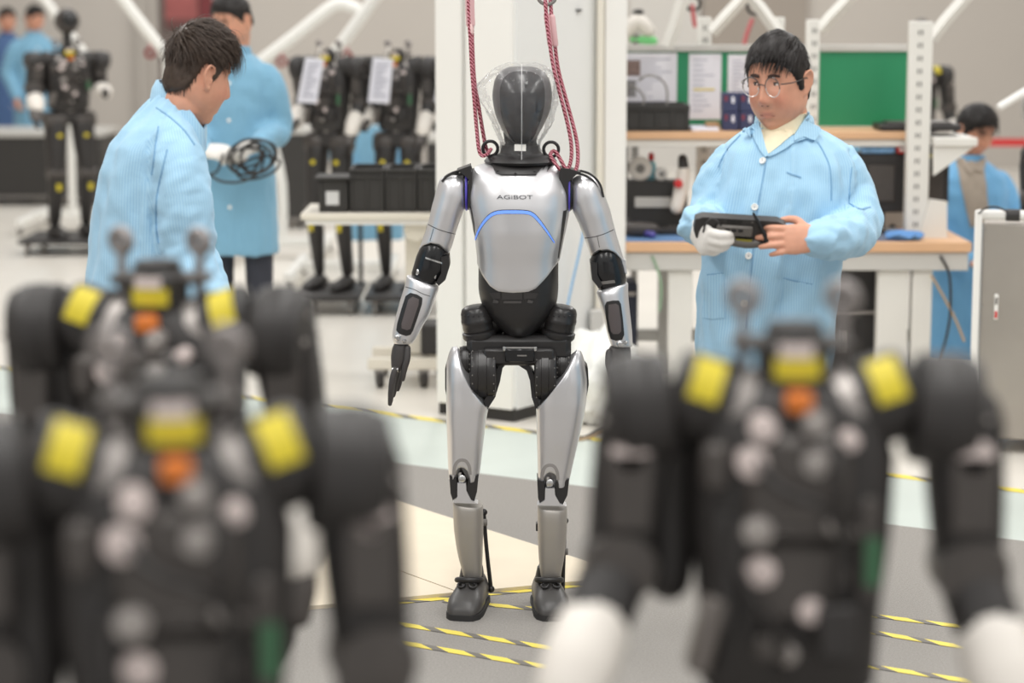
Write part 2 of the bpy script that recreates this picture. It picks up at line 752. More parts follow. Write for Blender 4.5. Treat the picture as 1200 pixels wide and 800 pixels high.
def tape_material():
    m = bpy.data.materials.new('hazard_tape')
    m.use_nodes = True
    nt = m.node_tree
    b = nt.nodes['Principled BSDF']
    b.inputs['Roughness'].default_value = 0.55
    at = nt.nodes.new('ShaderNodeAttribute')
    at.attribute_name = 'run'
    gt = nt.nodes.new('ShaderNodeMath')
    gt.operation = 'FRACT'
    nt.links.new(at.outputs['Fac'], gt.inputs[0])
    ls = nt.nodes.new('ShaderNodeMath')
    ls.operation = 'LESS_THAN'
    ls.inputs[1].default_value = 0.64
    nt.links.new(gt.outputs[0], ls.inputs[0])
    mx = nt.nodes.new('ShaderNodeMix')
    mx.data_type = 'RGBA'
    mx.inputs['A'].default_value = rgb(112, 108, 103)
    mx.inputs['B'].default_value = rgb(236, 216, 92)
    nt.links.new(ls.outputs[0], mx.inputs['Factor'])
    nt.links.new(mx.outputs['Result'], b.inputs['Base Color'])
    return m


M_tape = tape_material()


def tape(a, b, label, w=0.034, z=0.0065, period=0.14, far=False):
    a, b = Vector((a.x, a.y, z)), Vector((b.x, b.y, z))
    d = (b - a).normalized()
    nrm = Vector((-d.y, d.x, 0))
    L = (b - a).length
    n = max(2, int(L / 0.25))
    V, Fc, run = [], [], []
    for i in range(n + 1):
        p = a + d * L * i / n
        for s in (-1, 1):
            V.append(p + nrm * w / 2 * s)
            run.append((L * i / n + s * w * 0.9) / period)
    for i in range(n):
        Fc.append([2 * i, 2 * i + 2, 2 * i + 3, 2 * i + 1])
    k = len(V)
    V += [v + Vector((0, 0, 0.0012)) for v in V]
    run += run
    Fc += [[k + q for q in f] for f in Fc]
    o = link_mesh('floor_tape', V, Fc, M_tape, None, False)
    at = o.data.attributes.new('run', 'FLOAT', 'POINT')
    at.data.foreach_set('value', run)
    tag(o, label, 'tape', 'hazard tape on the floor')


tape(ta - td * 2, tb + td * 2, 'hazard tape along the edge of the white floor by the column', 0.06, 0.0032, 0.22)
tape(G(440, 711), G(720, 684.5), 'hazard tape along the front edge of the cream boards')
tape(G(520, 706.5), G(700, 722), 'hazard tape passing under the silver robot between its shoes')
tape(G(420, 726), G(700, 770.5), 'hazard tape crossing the carpet below the robot shoes')
tape(G(420, 747), G(700, 794), 'hazard tape lowest of those left of the right-hand black robot')
tape(G(985, 719), G(1250, 752), 'hazard tape beside the black robot arm, farthest of three parallel strips')
tape(G(985, 737), G(1250, 781), 'hazard tape beside the black robot arm, middle of three parallel strips')
tape(G(985, 778), G(1250, 818), 'hazard tape beside the black robot arm, nearest of three parallel strips')

# walls
YB = 24.0
o = MB().bx(-9, 9, YB, YB + 0.2, 0, 6).build('wall_back', M_wall, smooth=False)
tag(o, 'taupe back wall of the hall', 'wall', kind='structure')
o = MB().bx(-9.2, -9, 0.3, YB, 0, 6).build('wall_left', M_wall, smooth=False)
tag(o, 'side wall of the hall', 'wall', kind='structure')
o = MB().bx(9, 9.2, 0.3, YB, 0, 6).build('wall_right', M_wall, smooth=False)
tag(o, 'side wall of the hall', 'wall', kind='structure')


def wall_panel(i, x0, x1, m, lab, z0=0.0, z1=6.0, t=0.06):
    a, b = P(x0, 100, YB), P(x1, 100, YB)
    o = MB().bx(a.x, b.x, YB - t, YB - 0.002, z0, z1).build('trim_%d' % i, m, smooth=False)
    tag(o, lab, 'wall panel', kind='structure')


wall_panel(1, 736, 818, M_wall3, 'light grey wall panel behind the first shelf post')
wall_panel(2, 822, 944, M_wall2, 'dark taupe wall panel behind the man with glasses')
wall_panel(3, 162, 178, mat('wall_post', rgb(176, 170, 163), 0.8), 'grey wall post', t=0.1)
wall_panel(4, 188, 252, mat('glass_dark', rgb(112, 100, 95), 0.5), 'dark doorway panel behind the dark haired man', 0, 2.4, t=0.03)
wall_panel(5, 236, 252, mat('maroon_panel', rgb(118, 48, 52), 0.6), 'maroon upright behind the dark haired man', t=0.05)
o = thing('wall_poster', 'red poster on the back wall above the man with tousled hair', 'poster', P(210, 20, YB - 0.09))
a, b = P(193, 0, YB - 0.07), P(232, 33, YB - 0.07)
MB().bx(a.x, b.x, YB - 0.075, YB - 0.062, b.z, a.z + 0.15).build('poster_sheet', mat('poster_red', rgb(164, 92, 90), 0.7, 0, 0.3, 2.5), o, True, False)
MB().bx(a.x, b.x, YB - 0.078, YB - 0.0752, b.z, b.z + 0.1).build('poster_band', mat('poster_dark', rgb(110, 70, 68), 0.7), o, True, False)

# column --------------------------------------------------------
M_col = mat('column_white', rgb(235, 234, 230), 0.5, 0, 0.012, 2)
M_col2 = mat('column_clad', rgb(228, 229, 228), 0.5, 0, 0.012, 2)
DC = 9.42
col = thing('clad_column', 'white clad square column with black plinth behind the silver robot', 'column', (G(600, 497).x, DC, 0))
c0 = G(603, 500)
cl = P(517, 400, 9.62)
cr = P(697, 400, 9.95)
k0, kl, kr = Vector((c0.x, DC, 0)), Vector((cl.x, 9.62, 0)), Vector((cr.x, 9.95, 0))
kb = kl + kr - k0
up = Vector((0, 0, 6.0))
zz = Vector((0, 0, 0.055))
MB().prism([k0 + zz, kl + zz, kb + zz, kr + zz], up).build('column_body', M_col, col, True, False)
ce = (k0 + kl + kr + kb) / 4
pl = [ce + (q - ce) * 1.03 for q in (k0, kl, kb, kr)]
MB().prism(pl, (0, 0, 0.062)).build('plinth', M_blackp, col, True, False)
# left cladding panels with a shadow gap
dl = (kl - k0)
nl = Vector((-dl.y, dl.x, 0)).normalized()
if nl.y > 0:
    nl = -nl
for (f0, f1, t) in ((0.0, 0.615, 0.022), (0.655, 1.0, 0.034)):
    a, b = k0 + dl * f0, k0 + dl * f1
    MB().prism([a + zz, b + zz, b + nl * t + zz, a + nl * t + zz], up).build('cladding_panel', M_col, col, True, False)
dr = (kr - k0)
nr = Vector((dr.y, -dr.x, 0)).normalized()
if nr.y > 0:
    nr = -nr
for (f0, f1, t) in ((0.0, 0.97, 0.012),):
    a, b = k0 + dr * f0, k0 + dr * f1
    MB().prism([a + zz, b + zz, b + nr * t + zz, a + nr * t + zz], up).build('cladding_panel', M_col2, col, True, False)
a = kr + Vector((0.0, -0.03, 0))
b = P(706, 300, 9.93)
MB().bx(a.x, b.x, 9.88, 9.97, 0.05, 6, 0.004).build('cable_duct', M_white2, col, True, False)
b2 = P(733, 300, 9.90)
MB().bx(b.x + 0.003, b2.x, 9.90, 9.96, 0.06, 6, 0.004).build('side_panel', M_white, col, True, False)
p = P(676, 12, 9.8)
MB().box(p + Vector((0, 0.03, 0)), (0.045, 0.09, 0.008)).build('slot', M_blackp, col, True, False)
p = P(699, 378, 9.86)
MB().box(p, (0.06, 0.05, 0.12), None, 0.006).build('socket_box', mat('socket_grey', rgb(196, 194, 190), 0.5), col, True)
o = thing('network_cable', 'thin light blue cable hanging down the column', 'cable', P(680, 285, 9.70))
MB().tube([P(684, 270, 9.70), P(679, 295, 9.69), P(671, 330, 9.69), P(665, 360, 9.68), P(661, 400, 9.68), P(659, 430, 9.68)], 0.006, 6).build('cord', mat('cable_blue', rgb(128, 178, 220), 0.5), o, True)
# ================================================================ the silver robot
DR = 6.42
rob = thing('humanoid_robot', 'silver humanoid robot standing upright with a clear plastic bag over its head', 'robot', (P(600, 715, DR).x, DR, 0))


def zpx(py):
    return P(600, py, DR).z


def xpx(px, py=400):
    return P(px, py, DR).x


torso = Surf([(189, 574, 642, .01, .055, 2.0), (194, 560, 652, .01, .085, 2.2), (201, 552, 658, .01, .105, 2.4), (212, 549, 663, .008, .12, 2.5),
              (228, 548, 667, .005, .13, 2.6), (246, 550, 667, .003, .135, 2.6), (265, 554, 664, .003, .135, 2.6), (284, 557, 660, .005, .13, 2.6),
              (309, 559, 656, .01, .12, 2.5), (336, 559, 656, .012, .112, 2.4), (350, 561, 655, .015, .108, 2.3), (364, 567, 650, .015, .1, 2.2),
              (378, 577, 640, .018, .09, 2.1), (392, 590, 627, .02, .07, 2.0)], DR)
zc = [(xpx(550), zpx(300)), (xpx(558), zpx(307)), (xpx(566), zpx(321)), (xpx(574), zpx(331)), (xpx(583), zpx(336.5)), (xpx(600), zpx(338)),
      (xpx(618), zpx(337)), (xpx(628), zpx(333)), (xpx(640), zpx(321)), (xpx(649), zpx(310)), (xpx(656), zpx(304)), (xpx(670), zpx(298))]


def cut(pts):
    X = [p_[0] for p_ in pts]
    Z = [p_[1] for p_ in pts]
    return lambda x, fr: float(np.interp(x, X, Z))


torso_cut = cut(zc)
chest = torso.shell(MB(), lambda x, fr: torso_cut(x, fr), zpx(190), 72, 44, 0.0).build('chest_shell', M_silver, rob, True, angle=50)
torso.shell(MB(), zpx(392), lambda x, fr: torso_cut(x, fr) + 0.004, 64, 24, -0.004).build('abdomen_shell', M_blackp, rob, True, angle=50)
tt = torso.bvh()
# glowing chest line and the panel edge beneath it
arc = [(557, 281), (561, 270), (568, 259), (576, 251.5), (585, 248.5), (600, 248), (616, 248.5), (624, 251), (632, 259), (641, 271), (649.5, 284)]
patch('light_groove', band(arc, lambda t: 5.2 - 3.4 * abs(2 * t - 1) ** 2), tt, M_darkm, rob, 0.0006, 4)
gl = patch('light_strip', band([(x, y + .3) for x, y in arc], lambda t: 3.9 - 2.9 * abs(2 * t - 1) ** 2), tt, M_glow, rob, 0.0016, 4)
patch('abdomen_vent', [(590, 353), (611, 353), (611, 355.5), (590, 355.5)], tt, mat('vent_grey', rgb(92, 90, 90), 0.3, 0.5), rob, -0.0015, 5)
for vx in (577, 618):
    patch('abdomen_vent', [(vx + 1, 351), (vx + 7, 353), (vx + 6, 355.5), (vx, 355)], tt, mat('vent_grey', rgb(92, 90, 90), 0.3, 0.5), rob, -0.0015, 5)
patch('abdomen_plate', [(588, 343), (612, 343), (612, 351.5), (588, 351.5)], tt, mat('abd_plate', rgb(54, 52, 52), 0.35), rob, -0.0022, 5)
patch('abdomen_plate', [(573, 344), (586, 343), (586, 350), (577, 351)], tt, mat('abd_plate', rgb(54, 52, 52), 0.35), rob, -0.0026, 5)
patch('abdomen_plate', [(614, 343), (631, 344), (628, 350), (614, 351)], tt, mat('abd_plate', rgb(54, 52, 52), 0.35), rob, -0.0026, 5)
# lettering
Vt, Ft = text_mesh('AGiBOT', 0.031, 0.0006)
W = max(v.x for v in Vt) - min(v.x for v in Vt)
sx = (P(624, 227, DR).x - P(582.5, 227, DR).x) / W
cx0, cz0 = xpx(603.2, 227), zpx(226.8)
V2 = []
for v in Vt:
    q = torso.front(cx0 + v.x * sx, cz0 + v.y * 0.5, 0.0008 + v.z)
    V2.append(q)
link_mesh('lettering', V2, Ft, mat('letter_grey', rgb(86, 86, 90), 0.4, 0.3), rob, False, 38, True)
# black flank panels
patch('flank_panel', [(660, 247), (664, 246), (661, 268), (657, 291), (655, 302), (653.5, 303), (656, 285)], tt, M_blackp, rob, 0.001, 5)
patch('flank_panel', [(551, 240), (553, 245), (556, 262), (557, 276), (555, 270)], tt, M_blackp, rob, 0.001, 5)

# collar and neck
patch('collar_plate', [(571, 187), (577, 195), (581, 203), (588, 205.5), (628, 205.5), (634, 198), (640, 193), (649, 190), (640, 184), (580, 184)], tt, M_blackp, rob, 0.006, 5)
cN = P(610, 186, DR + 0.01)
MB().lathe([(0.100, -0.014), (0.106, -0.006), (0.098, 0.004), (0.082, 0.012), (0.06, 0.016), (0.055, 0.04)], cN, (0, 0, 1), 40).build('neck_ring', M_blackp, rob, True)
for sx_, sy_ in ((583.5, 198), (604, 200.5), (626, 198.5)):
    q = torso.front(xpx(sx_, sy_), zpx(sy_), 0.004)
    MB().cyl(q + Vector((0, .002, 0)), q + Vector((0, -.005, 0)), 0.0042, None, 12, .001).build('screw', M_darkm, rob, True)
MB().lathe([(0.050, 0.0), (0.052, 0.03), (0.046, 0.05), (0.05, 0.075)], cN + Vector((0, 0, 0.0)), (0, 0, 1), 28).build('neck', M_blackr, rob, True)
# head
M_face = mat('dark_visor', rgb(48, 46, 48), 0.22)
head = Surf([(77.5, 600, 622, .01, .02, 2.0), (80, 592, 631, .01, .05, 2.1), (86, 584, 639, .008, .075, 2.2), (97, 579, 645, .005, .095, 2.3), (112, 577, 647, .003, .105, 2.3),
             (128, 579, 645, .003, .105, 2.3), (143, 584, 639, .005, .096, 2.3), (156, 591, 632, .01, .08, 2.2), (166, 597, 626, .015, .06, 2.1), (171, 602, 621, .02, .04, 2.0)], DR)
head.shell(MB(), zpx(170.5), zpx(78), 48, 36).build('head', mat('head_grey', rgb(84, 82, 83), 0.35), rob, True, angle=60)
ht = head.bvh(48, 48)
fc = [(591, 92), (600, 86), (612, 84.5), (624, 86), (633, 92), (637, 104), (637, 120), (634, 136), (629, 150), (622, 163), (611, 167), (601, 163), (594, 150), (589, 136), (587, 120), (587, 104)]
patch('face_visor', fc, ht, M_face, rob, 0.004, 5, curve=True)
MB().cyl(P(617, 97, DR - .098), P(617, 97, DR - .110), 0.004, None, 10).build('camera_eye', M_steel, rob, True)
# plastic bag over the head: thin crumpled film
random.seed(5)
bagS = Surf([(73, 598, 626, .01, .03, 2.0), (77, 586, 638, .01, .07, 2.0), (84, 574, 645, .008, .10, 2.0), (94, 565, 650, .006, .118, 2.1), (104, 560.5, 651, .004, .125, 2.1), (114, 562, 651, .004, .125, 2.1),
             (128, 569, 648, .004, .12, 2.1), (142, 577, 644, .005, .112, 2.1), (156, 585, 638, .008, .098, 2.1), (166, 590, 633, .01, .082, 2.0), (172, 591, 632, .01, .076, 2.0), (180, 588, 636, .01, .082, 2.0), (189, 584, 642, .008, .09, 2.0)], DR)
n, m = 84, 52
RR = []
for i in range(m + 1):
    z = zpx(189) + (zpx(73) - zpx(189)) * i / m
    ring = []
    for j in range(n):
        a = 2 * math.pi * j / n
        q = bagS.pt(a, z)
        c_ = Vector((q.x * 9, q.y * 9, q.z * 5))
        w = (0.35 - abs(noise.noise(c_ * 1.7))) * 0.018 + (0.3 - abs(noise.noise(Vector((math.cos(a) * 3.1, math.sin(a) * 3.1, z * 5))))) * 0.018 + (0.2 - abs(noise.noise(Vector((math.cos(a) * 7, math.sin(a) * 7 + z * 9, z * 16))))) * 0.010
        w += 0.004 * max(0, 1 - abs(((a + math.pi / 2 + math.pi) % (2 * math.pi)) - math.pi) * 14)
        d = Vector((math.cos(a), math.sin(a), 0))
        w += random.uniform(-.0014, .0014)
        ring.append(q + d * (w * (0.5 if z > zpx(80) else 1.0)))
    RR.append(ring)
mb = MB()
mb.rings(RR, False)
mb.F.append([m * n + j for j in range(n)])
M_bag = film('clear_film', 0.035, 0.07, 0.35)
bag = thing('plastic_bag', 'clear crumpled plastic bag pulled over the silver robot head', 'bag', tuple(cN))
mb.build('bag_film', M_bag, bag, True, angle=16)
# seam of the bag and tape bits
seam = [bagS.front(xpx(611), zpx(y_), 0.010) for y_ in range(75, 190, 6)]
MB().tube(seam, 0.0011, 5, 2).build('bag_seam', mat('film_seam', rgb(225, 225, 225), 0.3, alpha=0.6), bag, True)
M_ptape = mat('white_tape', rgb(240, 238, 232), 0.6)
for (x_, y_, w_, h_) in ((609.5, 171, .033, .019), (590.5, 170.5, .026, .02)):
    q = bagS.front(xpx(x_, y_), zpx(y_), 0.009)
    rz = -0.5 if x_ < 600 else 0
    MB().box(q, (w_, .0015, h_), Euler((0, 0.02, rz))).build('tape_piece', M_ptape, bag, True, False)

# shoulders and arms
M_seam = mat('seam_dark', rgb(52, 50, 50), 0.6)


def arm_half(rows_up, up_cut, rows_el, rows_fa, fa_top, dy, side):
    ua = Surf(rows_up, DR, 2.2)
    ua.shell(MB(), up_cut, float(ua.z[-1]) - 0.0005, 48, 36, 0, 0.005).build('upper_arm_shell', M_silver, rob, True, angle=55)
    el = Surf(rows_el, DR, 2.3)
    el.shell(MB(), float(el.z[0]), float(el.z[-1]), 32, 12, 0, 0.004).build('elbow_joint', M_blackg, rob, True, angle=50)
    fa = Surf(rows_fa, DR, 2.4)
    fa.shell(MB(), float(fa.z[0]) + .001, fa_top, 40, 26, 0, 0.005).build('forearm_shell', M_silver, rob, True, angle=50)
    return ua, el, fa


rows = [(203.5, 527, 537, .0, .014, 2), (205.5, 522, 543, .0, .036, 2), (210, 516, 548, .0, .052), (217, 513, 550, 0, .06), (228, 510, 550, 0, .064), (242, 506, 545, 0, .064), (256, 503, 540, 0, .061),
        (270, 499, 535, 0, .057), (284, 494, 531, 0, .054), (296, 489, 527, 0, .05), (303, 487, 525, 0, .05)]
uc = cut([(xpx(486), zpx(302)), (xpx(490), zpx(296)), (xpx(496), zpx(286)), (xpx(505), zpx(282.5)), (xpx(516), zpx(284)), (xpx(523), zpx(291)), (xpx(528), zpx(297))])
el_rows = [(282, 500, 520, 0, .036), (288, 494, 524, 0, .044), (300, 488, 526, 0, .05), (312, 484.5, 526, 0, .05), (322, 482, 520, 0, .045), (332, 484, 512, 0, .038)]
fa_rows = [(321, 477, 490, -.005, .036), (328, 476, 505, -.006, .044), (336, 474, 514, -.008, .049), (350, 469.5, 510, -.012, .05), (365, 465.5, 505, -.016, .047), (380, 462, 496, -.02, .042), (393, 460, 489, -.022, .036), (401, 462, 483.5, -.022, .03)]
ft = cut([(xpx(474), zpx(321.5)), (xpx(490), zpx(326)), (xpx(505), zpx(331)), (xpx(515), zpx(335))])
uaL, elL, faL = arm_half(rows, lambda x, fr: uc(x, fr), el_rows, fa_rows, lambda x, fr: ft(x, fr), 0, -1)
rows = [(205, 679, 690, .0, .014, 2), (207, 674, 696, .0, .036, 2), (212, 669, 701, .0, .052), (219, 667, 705, 0, .06), (230, 667, 709, 0, .064), (246, 671, 715, 0, .064), (262, 678, 719, 0, .06),
        (277, 684, 723, 0, .057), (290, 689, 727, 0, .053), (300, 692, 730, 0, .05), (312, 695, 734, 0, .048)]
uc2 = cut([(xpx(690), zpx(303)), (xpx(694), zpx(295)), (xpx(700), zpx(291)), (xpx(711), zpx(290)), (xpx(720), zpx(294)), (xpx(728), zpx(303)), (xpx(731), zpx(312))])
el_rows = [(290, 702, 720, 0, .036), (296, 695, 726, 0, .044), (306, 691.5, 730, 0, .05), (318, 692, 733, 0, .05), (328, 696, 734, 0, .045), (338, 701, 731, 0, .038)]
fa_rows = [(331, 724, 736, -.005, .036), (336, 706, 736, -.006, .044), (342, 699, 736, -.008, .049), (356, 703, 737, -.012, .05), (374, 708, 739, -.016, .047), (390, 711.5, 740.5, -.02, .042), (404, 716, 741, -.022, .034)]
ft2 = cut([(xpx(699), zpx(340)), (xpx(712), zpx(335)), (xpx(725), zpx(332)), (xpx(737), zpx(331))])
uaR, elR, faR = arm_half(rows, lambda x, fr: uc2(x, fr), el_rows, fa_rows, lambda x, fr: ft2(x, fr), 0, 1)
tl, tr, tfl, tfr = uaL.bvh(), uaR.bvh(), faL.bvh(), faR.bvh()
patch('arm_seam', band([(501, 262.5), (512, 268), (524, 272), (535, 274.5)], 0.8), tl, M_seam, rob, 0.0007, 4)
patch('arm_seam', band([(684, 279), (696, 277.5), (708, 274), (719, 269)], 0.8), tr, M_seam, rob, 0.0007, 4)
patch('arm_seam', band([(508, 268), (506, 275), (504, 282)], 0.5), tl, M_seam, rob, 0.0007, 4)
patch('arm_seam', band([(700, 277), (701.5, 285), (702.5, 290)], 0.5), tr, M_seam, rob, 0.0007, 4)
patch('arm_seam', band([(475, 336), (485, 339), (495, 344), (504, 347)], 0.7), tfl, M_seam, rob, 0.0007, 4)
ins = [(481, 343), (489, 345), (495, 349), (494.5, 356), (490, 370), (484, 387), (481, 392), (476, 393.5), (468, 391), (464.5, 387), (466, 378), (471, 361), (475.5, 347)]
p_ = patch('forearm_inset', ins, tfl, M_blackp, rob, 0.0012, 4)
patch('inset_pad', [(484, 347.5), (491, 350.5), (490.5, 357), (481, 385), (477, 386.5), (471, 384.5), (471, 379), (479, 351)], tfl, M_inset, p_, 0.003, 4)
ins2 = [(711, 353.5), (718, 352), (725, 352), (727.5, 356), (730, 375), (731.5, 392), (729, 398), (722, 399), (716, 397), (713, 388), (710.5, 372), (709, 358)]
p_ = patch('forearm_inset', ins2, tfr, M_blackp, rob, 0.0012, 4)
patch('inset_pad', [(713.5, 357), (722, 355.5), (725, 358), (727.5, 376), (728, 388), (725, 391), (719, 391), (716.5, 388), (713.5, 372)], tfr, M_inset, p_, 0.003, 4)
# elbow details: clevis bars and pin plates
for (t_, pts, mm) in ((elL.bvh(), [(499, 301), (520, 308), (520, 310), (499, 303)], M_steel), (elR.bvh(), [(703, 330), (720, 328), (721, 331), (704, 333)], M_grey)):
    patch('elbow_bar', pts, t_, mm, rob, 0.003, 5)
q = P(520, 318, DR)
MB().prism([P(517, 301, DR - .045), P(526, 299, DR - .045), P(527, 312, DR - .045), P(522, 328, DR - .045), P(514, 335, DR - .045), P(511, 331, DR - .045), P(517, 320, DR - .045)], (0, .09, 0)).build('elbow_bracket', M_blackp, rob, True)
MB().prism([P(692, 307, DR - .045), P(700, 308, DR - .045), P(700, 322, DR - .045), P(706, 334, DR - .045), P(702, 338, DR - .045), P(694, 328, DR - .045)], (0, .09, 0)).build('elbow_bracket', M_blackp, rob, True)
MB().cyl(P(488, 318, DR - .03), P(512, 323, DR - .03), .012, None, 14, .002).build('elbow_pin', M_steel, rob, True)
MB().prism([P(727, 301, DR - .02), P(733, 305, DR - .02), P(735, 322, DR - .02), P(731, 318, DR - .02)], (0, .05, 0)).build('elbow_cover', M_silver, rob, True)

# shoulder joints: black yoke, violet light, over-shoulder bands
for s, cx, yy in ((-1, 547, 222), (1, 666, 224)):
    a, b = P(cx + s * 1, yy, DR), P(cx - s * 9, yy, DR)
    MB().cyl(P(cx - s * 10, yy, DR + .005), P(cx + s * 5, yy, DR + .005), .062, .058, 32, .006).build('shoulder_joint', M_blackg, rob, True)
    MB().torus(P(cx + s * .3, yy, DR + .002), (1, 0, 0), .0585, .0032, 40, 8).build('shoulder_light', M_purple, rob, True)
for pts in ([(553, 196), (545, 199), (534, 201.5), (524, 206), (518, 213)], [(552, 200), (540, 204), (530, 203.5), (521, 208)]):
    MB().tube([P(x_, y_, DR - .035 - .001 * k) for k, (x_, y_) in enumerate(pts)], .0042, 6).build('shoulder_band', M_blackp, rob, True)
MB().prism([P(551, 194, DR - .06), P(553, 203, DR - .06), P(552, 238, DR - .06), P(548, 246, DR - .06), P(549, 210, DR - .06), P(541, 203, DR - .06), P(535, 200, DR - .06)], (0, .10, 0)).build('shoulder_yoke', M_blackp, rob, True)
MB().prism([P(657, 197, DR - .06), P(655, 206, DR - .06), P(659, 238, DR - .06), P(666, 247, DR - .06), P(666, 214, DR - .06), P(675, 205, DR - .06), P(681, 202, DR - .06), P(668, 198, DR - .06)], (0, .10, 0)).build('shoulder_yoke', M_blackp, rob, True)
for pts in ([(680, 200), (690, 203), (698, 209), (704, 218), (707, 231)], [(672, 202), (684, 205), (694, 211), (700, 220), (705, 233)]):
    MB().tube([P(x_, y_, DR - .045 + .002 * k) for k, (x_, y_) in enumerate(pts)], .0034, 6).build('shoulder_band', M_blackp, rob, True)

# hands ----------------------------------------------------------


def robot_hand(palm_rows, thumb, fingers, wrist):
    for (x_, y_, r_) in wrist:
        q = P(x_, y_, DR - .062)
        MB().lathe([(.003, -.02), (r_, -.006), (r_, .004), (r_ * .6, .008)], q, (0, -1, 0), 14).build('wrist_ball', M_steel, rob, True)
    hs = Surf(palm_rows, DR, 2.6)
    ph = hs.shell(MB(), float(hs.z[0]), float(hs.z[-1]), 24, 12, 0, .003).build('hand_palm', M_darkm_p, rob, True)
    MB().limb([P(x_, y_, DR + d_) for x_, y_, d_ in thumb], [.011, .0105, .009, .007], 10).build('thumb', M_darkm_p, rob, True)
    for f in fingers:
        fo = MB().limb([P(x_, y_, DR + d_) for x_, y_, d_ in f], [.010, .0095, .0085, .0065], 10, k=3).build('finger', M_darkm_p, rob, True)
        q = P(f[0][0], f[0][1], DR + f[0][2])
        MB().cyl(q - Vector((.009, 0, 0)), q + Vector((.009, 0, 0)), .0075, None, 10).build('knuckle', M_steel, fo, True)


M_darkm_p = mat('hand_charcoal', rgb(66, 62, 61), 0.45)
robot_hand([(400, 463, 478, -.022, .02), (407, 460, 480, -.022, .026), (418, 458.5, 479, -.022, .028), (428, 459, 474, -.024, .024), (434, 460, 470, -.026, .018)],
           [(477, 408, -.04), (477, 420, -.048), (474, 432, -.05), (472, 444, -.045)],
           [[(463, 433, -.045), (460, 444, -.05), (458, 458, -.05), (457, 473, -.045)], [(464, 432, -.02), (461, 444, -.022), (459, 457, -.022), (458, 470, -.018)],
            [(467, 432, .0), (465, 443, 0), (463, 453, .002), (461, 463, .004)], [(470, 430, .015), (469, 440, .018), (468, 448, .02), (466, 456, .022)]],
           ((466, 395.5, .0095), (474, 399.5, .0065)))
robot_hand([(404, 715, 738, -.022, .02), (412, 711, 739, -.022, .026), (423, 711, 739, -.022, .028), (433, 714, 737, -.024, .024), (439, 717, 735, -.026, .018)],
           [(714, 413, -.04), (713, 425, -.048), (715, 437, -.05), (717, 449, -.045)],
           [[(733, 437, -.045), (736, 449, -.05), (738, 463, -.05), (739, 477, -.045)], [(732, 437, -.02), (735, 449, -.022), (737, 462, -.022), (738, 475, -.018)],
            [(729, 437, .0), (731, 448, 0), (733, 458, .002), (735, 468, .004)], [(726, 435, .015), (727, 445, .018), (728, 453, .02), (730, 461, .022)]],
           ((726, 403, .0095), (733, 401, .006)))

# hips and pelvis --------------------------------------------------
M_hip = mat('hip_black', rgb(42, 40, 40), 0.32)
for s, (ax, ay), (bx_, by_) in ((-1, (582, 374), (547, 372)), (1, (632, 376), (668, 374))):
    a, b = P(ax, ay, DR), P(bx_, by_, DR)
    c = (a + b) / 2
    hb = P(563 if s < 0 else 653, 397, DR)
    axis = Vector((s * .16, -.06, 1))
    MB().lathe([(.03, 0), (.046, .003), (.050, .010), (.050, .022), (.044, .026)], hb, axis, 40).build('hip_base', M_blackp, rob, True)
    dm_ = MB().lathe([(.040, .022), (.044, .026), (.046, .034), (.046, .050), (.0475, .052), (.0475, .062), (.046, .064), (.045, .082), (.040, .094), (.030, .100), (.012, .102)], hb, axis, 40).build('hip_drum', M_hip, rob, True)
    MB().limb([hb + Vector((-s * .01, .02, .055)), hb + Vector((-s * .045, .03, .05))], [.045, .04], 16).build('hip_arm', M_blackp, rob, True)
    for k in range(7):
        aa = math.radians(200 + 20 * k)
        q = hb + axis * .074 + Vector((.045 * math.cos(aa), .045 * math.sin(aa), 0))
        MB().ball(q, .0026, 8, 6).build('hip_screw', M_darkm, rob, True)
MB().bx(xpx(547), xpx(669), DR - .05, DR + .07, zpx(420), zpx(391), .016).build('pelvis', M_blackp, rob, True)
MB().bx(xpx(566), xpx(650), DR - .07, DR - .05, zpx(424), zpx(404), .008).build('pelvis_plate', M_hip, rob, True)
MB().bx(xpx(590), xpx(629), DR - .078, DR - .068, zpx(403.4), zpx(401.6)).build('pelvis_bar', M_steel, rob, True)
MB().bx(xpx(592), xpx(626), DR - .082, DR - .06, zpx(419), zpx(404), .003).build('pelvis_block', M_blackg, rob, True)
MB().bx(xpx(606), xpx(617), DR - .084, DR - .08, zpx(412), zpx(410.6)).build('pelvis_slot', M_grey, rob, True)
for x_ in (591, 627):
    MB().bx(xpx(x_ - 1.6), xpx(x_ + 1.6), DR - .086, DR - .07, zpx(406), zpx(401), .001).build('pelvis_bolt', M_steel, rob, True)

# legs ---------------------------------------------------------------


